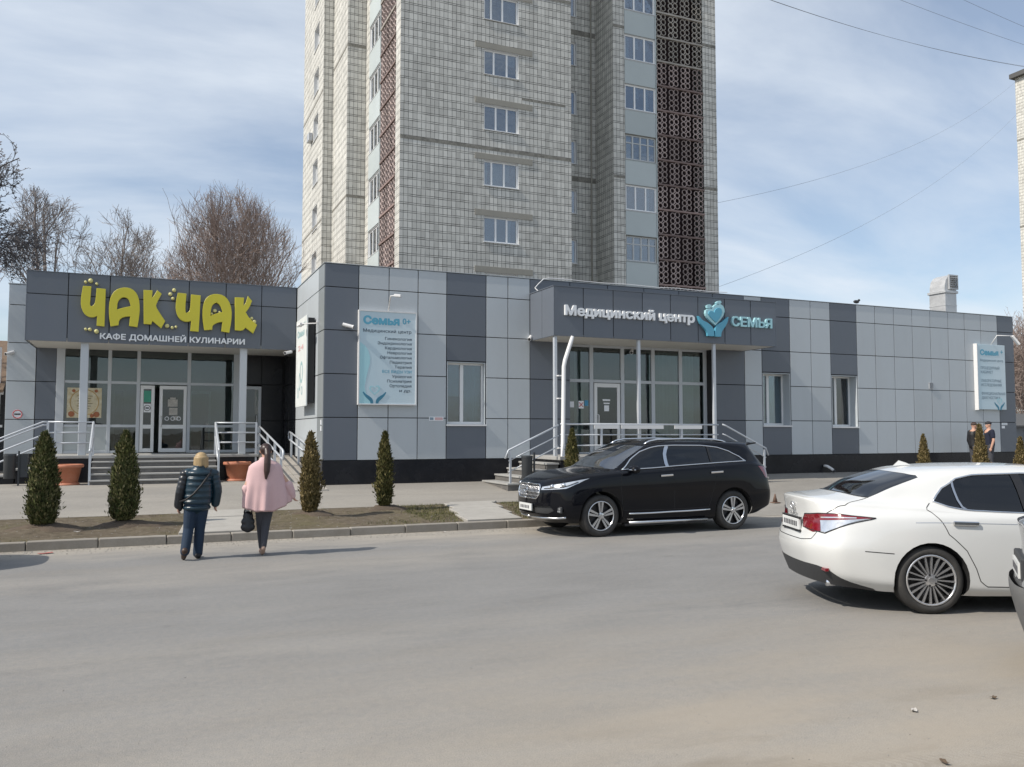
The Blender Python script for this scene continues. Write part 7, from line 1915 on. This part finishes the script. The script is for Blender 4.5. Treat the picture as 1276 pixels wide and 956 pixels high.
# ---- two men by the far end of the wall
def man(loc, rot, label, shirt, short, cap_m, H=1.80, jacket=False):
    o = thing('person', (0, 0, 0), label, 'person'); k = H / 1.80
    S_ = lambda p: tuple(Vector(p) * k)
    b = MB(); hd = S_((0, 0.02, 1.66)); head_into(b, hd, k)
    chain(b, [S_((0, 0, 1.45)), S_((0, 0.01, 1.6))], [0.07 * k, 0.058 * k])
    chain(b, [S_((0, 0, 0.95)), S_((0, 0, 1.15)), S_((0, 0, 1.38))], [0.14, 0.14, 0.155])
    arms = ([(-0.21, 0, 1.43), (-0.27, -0.02, 1.14), (-0.26, 0.06, 0.88)], [(0.21, 0, 1.43), (0.28, -0.03, 1.14), (0.24, 0.08, 0.90)])
    for A, sg in zip(arms, (1, -1)):
        A = [S_(p) for p in A]; chain(b, A, [0.06, 0.046, 0.034]); hand(b, A[2], (0, 0.25, -1), (0.3 * sg, 1, 0), k, 0.6)
    legs = ([(-0.10, 0, 0.92), (-0.11, 0.03, 0.5), (-0.12, -0.01, 0.08)], [(0.10, 0, 0.92), (0.12, 0.05, 0.5), (0.13, 0.03, 0.08)])
    for A in legs: chain(b, [S_(p) for p in A], [0.10, 0.065, 0.045])
    fuse(b, 'body', M['skin'], o, 0.012, 3)
    t = MB(); chain(t, [S_((0, 0, 0.98)), S_((0, 0, 1.15)), S_((0, -0.01, 1.34))], [0.165, 0.165, 0.172])
    for sg in (-1, 1): t.sphere(S_((sg * 0.12, 0, 1.38)), 0.105, 12, 8)
    for A in arms:
        A = [Vector(S_(p)) for p in A]; e = A[1] if short else A[2]
        if short: chain(t, [A[0], A[0].lerp(A[1], 0.62)], [0.085, 0.075])
        else: chain(t, [A[0], A[1], A[1].lerp(A[2], 0.93)], [0.085, 0.068, 0.05])
    fuse(t, 'shirt' if short else 'jacket', shirt, o, 0.012, 4)
    q = MB(); q.sphere(S_((0, 0, 0.94)), (0.175, 0.145, 0.11), 16, 10)
    for A in legs: chain(q, [S_(A[0]), S_(A[1]), S_((A[2][0], A[2][1], 0.10))], [0.112, 0.082, 0.066])
    fuse(q, 'trousers', M['leggings'], o, 0.012, 3)
    for A in legs:
        f = MB(); chain(f, [S_((A[2][0], A[2][1] - 0.02, 0.045)), S_((A[2][0], A[2][1] + 0.17, 0.04))], [0.045, 0.038]); fuse(f, 'shoe', M['strap'], o, 0.01, 2)
    c = MB(); c.sphere(S_((0, 0.02, 1.715)), (0.092, 0.106, 0.075), 16, 10); capsule(c, S_((-0.04, 0.11, 1.70)), S_((0.04, 0.11, 1.70)), 0.02, 0.02); capsule(c, S_((-0.03, 0.16, 1.695)), S_((0.03, 0.16, 1.695)), 0.014, 0.014)
    fuse(c, 'cap', cap_m, o, 0.010, 3)
    face_bits(o, hd, k, (0, 1, 0), Vector((0, 0, 0)))
    o.location = loc; o.rotation_euler = (0, 0, rot)
    return o
man((26.62, 20.3, gz(26.6, 20.3)), math.radians(60), 'man in navy short sleeved shirt and dark cap near the right end of the wall', M['navy'], True, M['cap_dark'], 1.80)
man((26.26, 20.62, gz(26.2, 20.6)), math.radians(-110), 'person in dark jacket and brown cap half hidden by a small thuja at the right', M['strap'], False, M['cap_brown'], 1.74)
# ================================================================== thujas
def foliage_mat(name, c0, c1, c2):
    t = NT(name); v = t.coord('Object')
    rn = t.n('ShaderNodeNewGeometry').outputs['Random Per Island']
    n = t.noise(v, 4.0, 4)
    c = t.mix(t.ramp(n, [(0.35, 0), (0.65, 1)]), c0, c1); c = t.mix(t.ramp(rn, [(0.55, 0.0), (1.0, 0.85)]), c, c2)
    c = t.mix(1.0, c, t.ramp(rn, [(0, 0.7), (1, 1.25)]), 'MULTIPLY')
    b = t.pbsdf(Base_Color=c, Roughness=0.65, Specular_IOR_Level=0.2)
    return t.mat
M['thuja'] = foliage_mat('thuja_green', (0.048, 0.064, 0.020), (0.095, 0.104, 0.036), (0.19, 0.165, 0.085))
M['thuja_brown'] = foliage_mat('thuja_bronze', (0.105, 0.086, 0.032), (0.17, 0.132, 0.054), (0.25, 0.19, 0.10))
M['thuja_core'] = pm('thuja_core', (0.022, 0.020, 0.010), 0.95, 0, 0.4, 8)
M['bark'] = pm('bark', (0.085, 0.068, 0.055), 0.95, 0, 0.3, 6, 0.3, 40, bump=0.6, bscale=40)

def thuja_mesh(seed, H=1.6, R=0.33, n=5200, shape='col'):
    r = random.Random(seed); mb = MB()
    def env(t):   # radius along the height, 0 bottom .. 1 top
        if shape == 'cone': return R * (1 - t) ** 0.75 * (0.82 + 0.18 * min(1, t / 0.12))
        return R * lerp_tab(t, [(0, 0.62), (0.08, 0.88), (0.2, 1.0), (0.42, 0.92), (0.64, 0.74), (0.82, 0.48), (0.93, 0.26), (1, 0.06)])
    lump = [(r.uniform(0, 2*math.pi), r.uniform(0.05, 0.85), r.uniform(0.18, 0.6), r.uniform(-0.30, 0.34)) for _ in range(44)]
    def rad(a, t):
        k = 1.0
        for la, lt, w, h in lump:
            da = (a - la + math.pi) % (2*math.pi) - math.pi
            k += h * math.exp(-(da / w) ** 2 - ((t - lt) / 0.07) ** 2)
        return env(t) * k
    for _ in range(n):
        t = r.random() ** 1.15; a = r.uniform(0, 2*math.pi); q = rad(a, t) * (1 - abs(r.gauss(0, 0.16)))
        if r.random() < 0.12: q *= r.uniform(1.05, 1.35)
        z = 0.06 + t * (H - 0.06)
        p = Vector((q * math.cos(a), q * math.sin(a), z))
        out = Vector((math.cos(a), math.sin(a), 0)); up = Vector((0, 0, 1))
        d = (out * r.uniform(0.05, 0.7) + up * r.uniform(0.7, 1.3) + Vector((r.gauss(0, .3), r.gauss(0, .3), r.gauss(0, .25)))).normalized()
        w = d.cross(out + Vector((r.gauss(0, .6), r.gauss(0, .6), r.gauss(0, .6)))).normalized()
        L = r.uniform(0.03, 0.085) * (1.3 if r.random() < 0.08 else 1); B = L * r.uniform(0.13, 0.26)
        i = len(mb.v)
        mb.v += [tuple(p), tuple(p + d * L * .5 + w * B), tuple(p + d * L), tuple(p + d * L * .55 - w * B)]
        mb.f.append((i, i+1, i+2, i+3)); mb.m.append(0)
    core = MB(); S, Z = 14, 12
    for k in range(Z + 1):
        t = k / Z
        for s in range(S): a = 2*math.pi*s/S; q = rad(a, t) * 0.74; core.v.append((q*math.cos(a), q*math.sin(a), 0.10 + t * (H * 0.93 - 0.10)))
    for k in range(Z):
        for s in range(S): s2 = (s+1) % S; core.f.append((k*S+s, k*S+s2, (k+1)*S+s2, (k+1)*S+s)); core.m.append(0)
    return mb, core
def thuja_proto(name, seed, mat, label, H, R, shape, n=5200):
    o = thing(name, (0, 0, 0), label, 'thuja', 'young thujas in a row')
    f, c = thuja_mesh(seed, H, R, n, shape)
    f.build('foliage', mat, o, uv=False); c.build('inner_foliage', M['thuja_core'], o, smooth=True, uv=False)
    MB().tube([(0, 0, -0.1), (0.01, 0, 0.15), (0, 0.01, 0.4)], [0.03, 0.028, 0.02], 8).build('stem', M['bark'], o)
    return o
tA = thuja_proto('thuja', 11, M['thuja'], 'leftmost dark green thuja on the verge in front of the left terracotta pot', 1.60, 0.235, 'col', 8500); tA.location = (-1.55, 16.45, gz(-1.5, 16.45) + 0.03)
tB = thuja_proto('thuja', 12, M['thuja'], 'dark green thuja on the verge in front of the cafe steps', 1.60, 0.22, 'col', 8000); tB.location = (-0.30, 16.6, gz(0, 16.6) + 0.04)
tC = thuja_proto('thuja', 13, pm and M['thuja_brown'], 'yellowish thuja on the verge beside the woman in pink, by the ramp', 1.58, 0.175, 'col', 7500); tC.location = (3.02, 17.0, gz(3, 17) + 0.03)
tD = thuja_proto('thuja', 14, foliage_mat('thuja_olive', (0.055, 0.062, 0.020), (0.11, 0.104, 0.036), (0.19, 0.155, 0.07)), 'slim olive thuja on the verge in front of the services board', 1.58, 0.165, 'col', 7000); tD.location = (4.66, 17.55, gz(4.6, 17.5) + 0.03)
tE = copy_tree(tD, None, (9.98, 19.25, gz(9.98, 19.25) - 0.02), 1.7, (1.0, 1.0, 0.98), 'slim thuja by the white downpipe behind the black car')
tF = thuja_proto('thuja', 15, M['thuja_brown'], 'bronze thuja left of the two standing people, beyond the white car', 1.55, 0.23, 'cone', 6500); tF.location = (19.9, 17.2, gz(19.9, 17.2))
tG = copy_tree(tF, None, (22.15, 17.2, gz(22.1, 17.2)), 2.1, (1.12, 1.12, 1.18), 'bronze thuja in front of the two standing people, beyond the white car')
tH = copy_tree(tF, None, (23.86, 17.2, gz(23.8, 17.2)), 4.0, (1.0, 1.0, 0.95), 'bronze thuja at the right edge of the picture')

# ================================================================== bare trees
M['twig_grey'] = pm('twig_grey', (0.24, 0.215, 0.205), 0.9, 0, 0.25, 2)
M['twig_brown'] = pm('twig_brown', (0.255, 0.20, 0.175), 0.9, 0, 0.25, 2)
M['twig_dark'] = pm('twig_dark', (0.11, 0.10, 0.10), 0.9, 0, 0.25, 2)
def bare_tree(loc, label, env, seed, mat, stems=1, lean=(0, 0), kids=(5, 4, 4, 3, 3, 2), ang=(22, 50), up=0.08, r0=0.14, rmin=0.011, buds=0, flare=0.12, levels=6, trunk=None):
    """env = (crown centre height, crown radius, half height): twigs stop at that rounded outline"""
    zc, rx, rz_ = env; r = random.Random(seed); o = thing('bare_tree', loc, label, 'tree', 'bare trees behind the buildings')
    tr, cr = MB(), MB(); base = Vector(loc); cen = base + Vector((0, 0, zc - loc[2]))
    lens = [trunk or (zc - rz_ * 0.75 - loc[2]), 1.15 * rz_, 0.72 * rz_, 0.47 * rz_, 0.31 * rz_, 0.21 * rz_, 0.15 * rz_]
    def outside(p, k=1.0):
        d = p - cen; a = math.atan2(d.y, d.x); w = 1 + 0.13 * math.sin(3 * a + seed) + 0.10 * math.sin(5 * d.z / rz_ + a) + 0.05 * math.sin(11 * a)
        return (d.x**2 + d.y**2) / (rx * w * k)**2 + (d.z / (rz_ * w * k))**2 > 1 and p.z > zc - rz_ * 0.6
    def grow(p, d, rad, lev, mb):
        L = lens[lev] * r.uniform(0.8, 1.1); n = 5 if lev == 0 else (4 if lev < 3 else 3); pts = [p.copy()]; q = p.copy(); dd = d.copy(); wob = 0.05 if lev < 1 else (0.09 if lev < 3 else 0.14)
        for k in range(n):
            dd = (dd + Vector((r.gauss(0, wob), r.gauss(0, wob), r.gauss(0, wob) + 0.3 * up))).normalized(); q = q + dd * L / n
            if lev > 0 and outside(q, r.uniform(0.78, 1.16)): break
            pts.append(q.copy())
        if len(pts) < 2: return
        n = len(pts) - 1; r1 = max(rmin * 0.6, rad * 0.62)
        mb.tube(pts, [rad + (r1 - rad) * k / n for k in range(n + 1)], 7 if lev < 1 else (4 if lev < 3 else 3), cap=False)
        if lev >= levels - 2:
            for _ in range(buds):
                t = r.random(); i = min(int(t * n), n - 1); c = pts[i].lerp(pts[i+1], t * n - i) + Vector((r.gauss(0, .02), r.gauss(0, .02), r.gauss(0, .02))); s = r.uniform(.03, .07); i = len(cr.v)
                cr.v += [tuple(c), tuple(c + Vector((s, 0, s*.6))), tuple(c + Vector((0, s*.5, s)))]; cr.f.append((i, i+1, i+2)); cr.m.append(0)
        if lev >= levels: return
        kn = kids[min(lev, len(kids) - 1)]
        for c in range(kn):
            t0 = 0.72 if lev == 0 else 0.2
            t = t0 + (1 - t0) * (c + r.random()) / kn; i = min(int(t * n), n - 1); pp = pts[i].lerp(pts[i+1], t * n - i)
            ax = dd.orthogonal().normalized(); ax.rotate(Matrix.Rotation(r.uniform(0, 6.283), 3, dd)); th = math.radians(r.uniform(*ang))
            grow(pp, (dd * math.cos(th) + ax * math.sin(th) + Vector((0, 0, up))).normalized(), max(rmin, (rad + (r1 - rad) * t) * r.uniform(0.42, 0.62)), lev + 1, cr)
        grow(pts[-1], dd, max(rmin, r1), lev + 1, cr)
    for s in range(stems):
        a = 6.283 * (s + r.random() * .6) / stems; f = flare if stems > 1 else 0
        d = Vector((f * math.cos(a) + lean[0], f * math.sin(a) + lean[1], 1)).normalized()
        grow(base + Vector((0.25 * math.cos(a), 0.25 * math.sin(a), -0.1)) * (1 if stems > 1 else 0), d, r0 * r.uniform(.8, 1.1), 0, tr)
    tr.build('trunk', M['bark'], o, smooth=True, uv=False); cr.build('crown', mat, o, uv=False)
    return o
bare_tree((-4.9, 50, 0.4), 'slender forked bare tree left of the others, over the left part of the cafe canopy', (11.7, 2.1, 2.7), 21, M['twig_grey'], 2, flare=0.06, kids=(3, 4, 3, 3, 2, 2))
bare_tree((-2.9, 54, 0.4), 'thin leaning bare tree behind the cafe sign', (11.4, 1.5, 2.6), 22, M['twig_grey'], 1, lean=(0.05, 0), kids=(3, 3, 3, 3, 2, 2), r0=0.10)
bare_tree((-1.3, 52, 0.4), 'branching bare tree behind the middle of the cafe canopy', (11.5, 2.2, 2.9), 23, M['twig_grey'], 3, flare=0.07, kids=(3, 4, 3, 3, 2, 2))
bare_tree((1.2, 56, 0.4), 'low spreading bare tree between the slender trees and the dense brown one', (9.9, 2.4, 2.4), 24, M['twig_grey'], 2, flare=0.10, r0=0.11, kids=(3, 3, 3, 3, 2, 2))
bare_tree((4.25, 47.5, 0.4), 'dense reddish brown round bare tree left of the apartment block', (9.7, 4.0, 5.0), 25, M['twig_brown'], 7, flare=0.24, kids=(3, 3, 3, 3, 2, 2), ang=(14, 40), up=0.12, r0=0.09, rmin=0.0095)
bare_tree((-7.3, 31, 0.4), 'dark budding tree reaching in at the left edge of the picture', (9.7, 3.1, 2.3), 27, M['twig_dark'], 1, kids=(7, 5, 4, 3, 3, 2), ang=(30, 70), up=0.02, buds=2, r0=0.16)
bare_tree((54.0, 38, 0.4), 'brown bare tree beyond the right end of the clinic', (5.4, 3.2, 4.2), 29, M['twig_brown'], 5, flare=0.25, r0=0.09, kids=(4, 4, 3, 3, 2, 2))
bare_tree((58.5, 42, 0.4), 'bare brown bushy tree at the right edge behind the clinic', (4.6, 3.4, 3.6), 30, M['twig_brown'], 6, flare=0.3, r0=0.09, rmin=0.013, kids=(4, 4, 4, 3, 2), levels=5)

# ================================================================== grass on the verge, stones, litter
M['grass'] = foliage_mat('grass', (0.065, 0.085, 0.022), (0.13, 0.125, 0.055), (0.20, 0.165, 0.085))
r = random.Random(9); g = MB()
def grass_density(x, y): 
    n = mnoise.noise((x * 0.55 + 5, y * 0.9, 2)) + 0.5 * mnoise.noise((x * 2.1, y * 2.1, 7))
    base = -0.12 + 0.8 * n + (0.75 if x > 5.0 else 0)
    for tx, ty in THUJA_L:
        if math.hypot(x - tx, y - ty) < 0.5: base -= 0.8
    return base
for _ in range(60000):
    x, y = r.uniform(-5, 8.4), r.uniform(15.16, 18.2)
    if (0.5 + 0.1*(y-15.1) < x < 1.75 + 0.1*(y-15.1)) or (5.6 + 0.22*(y-15.1) < x < 6.85 + 0.22*(y-15.1)): continue
    if r.random() > grass_density(x, y): continue
    z = vz(x, y); h = r.uniform(0.015, 0.05) * (1.3 if x > 5 else 1); a = r.uniform(0, 6.28); w = r.uniform(0.003, 0.007)
    dx, dy = w * math.cos(a), w * math.sin(a); lx, ly = r.gauss(0, .6) * h, r.gauss(0, .6) * h; i = len(g.v)
    g.v += [(x - dx, y - dy, z - .005), (x + dx, y + dy, z - .005), (x + lx, y + ly, z + h)]; g.f.append((i, i+1, i+2)); g.m.append(0)
tag(g.build('grass', M['grass'], uv=False), 'short thin spring grass and dry blades on the verge', 'grass', kind='stuff')
M['stone'] = pm('stone', (0.26, 0.245, 0.22), 0.9, 0, 0.2, 9, objvar=0.0); M['litter_red'] = pm('litter_red', (0.42, 0.14, 0.12), 0.6, 0, 0.4, 12)
M['paper'] = pm('paper', (0.42, 0.40, 0.37), 0.8, 0, 0.2, 14); M['leaf_dry'] = pm('leaf_dry', (0.10, 0.07, 0.045), 0.9)
gr_ = MB()
for _ in range(6500):
    q = r.random()
    if q < 0.30: x, y, z0 = r.uniform(-4, 9), 14.95 - abs(r.gauss(0, 0.28)), 0.0
    elif q < 0.42: x, y = r.uniform(-4, 8), r.uniform(15.2, 18.2); z0 = vz(x, y)
    else: x, y, z0 = r.uniform(-3, 10), 2.6 + 10.5 * r.random() ** 1.6, 0.0
    s = r.uniform(0.004, 0.016) * (0.45 if q > 0.42 else 1); i = len(gr_.v)
    for k in range(4): a = k * 1.57 + r.random(); gr_.v.append((x + s * math.cos(a), y + s * math.sin(a), z0 + 0.001))
    gr_.v.append((x + r.gauss(0, s*.3), y + r.gauss(0, s*.3), z0 + s * r.uniform(.5, 1.0)))
    for k in range(4): gr_.f.append((i + k, i + (k+1) % 4, i + 4)); gr_.m.append(0)
tag(gr_.build('gravel', M['stone'], uv=False), 'loose grit and small stones along the kerb and on the road', 'gravel', kind='stuff')
def scrap(loc, s, mat, label, rot, name='litter'):
    o = thing(name, loc, label, 'litter'); rr = random.Random(int(loc[0]*100)); mb = MB(); n = 5
    for j in range(n):
        for i in range(n):
            u, v = (i / (n-1) - .5), (j / (n-1) - .5); x, y = u * s[0], v * s[1]
            mb.v.append((loc[0] + x * math.cos(rot) - y * math.sin(rot), loc[1] + x * math.sin(rot) + y * math.cos(rot), loc[2] + 0.004 + abs(rr.gauss(0, 0.005)) + 0.015 * abs(u)))
    for j in range(n-1):
        for i in range(n-1): a = j*n + i; mb.f.append((a, a+1, a+n+1, a+n)); mb.m.append(0)
    mb.build('scrap', mat, o)
scrap((-1.32, 14.55, 0), (0.20, 0.10), M['litter_red'], 'crumpled reddish wrapper on the road by the left kerb', 0.3)
scrap((4.62, 4.12, 0), (0.055, 0.035), M['paper'], 'small pale paper scrap on the dusty road in the lower right', 0.8)
scrap((5.33, 4.10, 0), (0.05, 0.03), M['leaf_dry'], 'small dark scrap on the road below the white car wheel', 0.2)
scrap((4.05, 3.42, 0), (0.06, 0.03), M['leaf_dry'], 'dark scrap on the road near the bottom edge of the picture', 1.2)
scrap((5.05, 14.80, 0), (0.09, 0.05), M['paper'], 'white scrap lying against the kerb in front of the slab path', 0.2)
scrap((1.0, 16.2, 0.2), (0.10, 0.07), M['paper'], 'pale scrap on the slab path in front of the women', 0.7)
scrap((-0.98, 15.75, gz(-1, 15.75) + 0.03), (0.10, 0.05), M['paper'], 'pale scrap on the verge between the two dark thujas', 0.1)
# small brown cone beyond the black car
cn = thing('traffic_cone', (14.0, 16.4, gz(14, 16.4)), 'small faded brown cone standing on the pavement behind the black car', 'cone')
M['cone'] = pm('cone_brown', (0.15, 0.095, 0.07), 0.8, 0, 0.2)
zc = gz(14, 16.4)
MB().box(13.91, 14.09, 16.31, 16.49, zc, zc + 0.025).build('base', M['cone'], cn, bevel=0.006)
MB().lathe((14.0, 16.4, zc + 0.026), [(0.06, 0), (0.015, 0.19), (0.01, 0.195)], 14).build('cone_body', M['cone'], cn, smooth=True)

# ================================================================== overhead wires
M['wire'] = pm('wire', (0.20, 0.21, 0.23), 0.6)
def cable(a, b, sag, label, rr=0.014):
    a, b = Vector(a), Vector(b); n = 24
    pts = [a.lerp(b, k / n) - Vector((0, 0, sag * 4 * (k / n) * (1 - k / n))) for k in range(n + 1)]
    mb = MB().tube(pts, rr, 5)
    tag(mb.build('overhead_cable', M['wire'], org=tuple(a), uv=False), label, 'cable', 'overhead cables')
cable((30.42, 40.6, 15.3), (105.6, 74.6, 48.8), 2.2, 'upper thin cable running from the apartment block to the far block', 0.009)
cable((30.42, 41.6, 10.2), (105.6, 73.0, 45.5), 2.6, 'lower thin cable between the apartment block and the far block', 0.009)
cable((23.0, 30, 21.9), (52, 30, 22.4), 0.9, 'dark overhead cable, lowest of the cables at the top right corner', 0.007)
cable((23.0, 30.3, 22.1), (52, 30.3, 22.6), 0.9, 'dark overhead cable close above the lowest one at the top right corner', 0.008)
cable((26.0, 30.6, 24.7), (52, 30.6, 22.9), 0.4, 'steeper overhead cable in the top right corner', 0.008)
cable((30.0, 30.9, 26.4), (52, 30.9, 23.7), 0.3, 'highest and shortest overhead cable in the top right corner', 0.008)

# ================================================================== shed seen past the left end of the cafe
sh_ = thing('market_shed', (-5.6, 34, 0.4), 'shed with white posts and brown roof beyond the left end of the cafe', 'shed')
for x in (-4.55, -6.4): MB().box(x - 0.06, x + 0.06, 33.0, 33.12, 0.4, 4.7).build('post', M['white_metal'], sh_)
MB().box(-7.5, -4.4, 33.02, 33.10, 3.1, 3.22).build('beam', M['white_metal'], sh_); MB().box(-7.5, -4.4, 33.02, 33.10, 2.0, 2.08).build('beam', M['white_metal'], sh_)
MB().bar((-4.6, 33.06, 2.7), (-5.4, 33.06, 3.2), 0.08).build('brace', M['white_metal'], sh_)
M['shed_roof'] = pm('shed_roof', (0.17, 0.12, 0.085), 0.9, 0, 0.3, 3, 0.3, 14, bump=0.6, bscale=14)
MB().add([(-9, 32.6, 3.25), (-4.35, 32.6, 3.25), (-4.35, 36, 5.2), (-9, 36, 5.2), (-9, 32.6, 3.15), (-4.35, 32.6, 3.15), (-4.35, 36, 5.1), (-9, 36, 5.1)], [(0,1,2,3),(7,6,5,4),(0,4,5,1),(1,5,6,2),(2,6,7,3),(3,7,4,0)]).build('roof', M['shed_roof'], sh_)
MB().box(-9, -4.5, 35.0, 35.2, 0.4, 4.5).build('back_wall', M['room_dark'], sh_)
bs = thing('brick_house', (-14, 60, 0.4), 'low brown brick building far behind at the left edge', 'building')
MB().box(-24, -9.5, 58, 66, 0.4, 5.2).build('wall', pm('brown_brick', (0.17, 0.11, 0.08), 0.9, 0, 0.2, 1, 0.3, 9), bs)
MB().prism([(57.6, 5.2), (66.4, 5.2), (62, 7.6)], lambda u, v, d: (d, u, v), -24.4, -9.2).build('roof', M['shed_roof'], bs, recalc=True)
for x in (-22, -18, -14, -11): MB().box(x - 0.6, x + 0.6, 57.96, 58.02, 1.8, 3.4).build('window', M['glass_far'], bs)
# dark fence and garage past the right end of the clinic
fg = thing('garage', (44, 31, 0.45), 'dark low garage beyond the right end of the clinic', 'garage')
MB().box(37.5, 52, 30, 35, 0.4, 2.2).build('wall', M['panel_dark'], fg)
MB().add([(37.2, 29.7, 2.2), (52.4, 29.7, 2.2), (52.4, 35.3, 3.0), (37.2, 35.3, 3.0), (37.2, 29.7, 2.1), (52.4, 29.7, 2.1), (52.4, 35.3, 2.9), (37.2, 35.3, 2.9)], [(0,1,2,3),(7,6,5,4),(0,4,5,1),(1,5,6,2),(2,6,7,3),(3,7,4,0)]).build('roof', M['roof'], fg)
for x in (38.2, 42, 46): MB().box(x, x + 2.8, 29.95, 30.02, 0.45, 2.05).build('garage_door', M['granite'], fg)
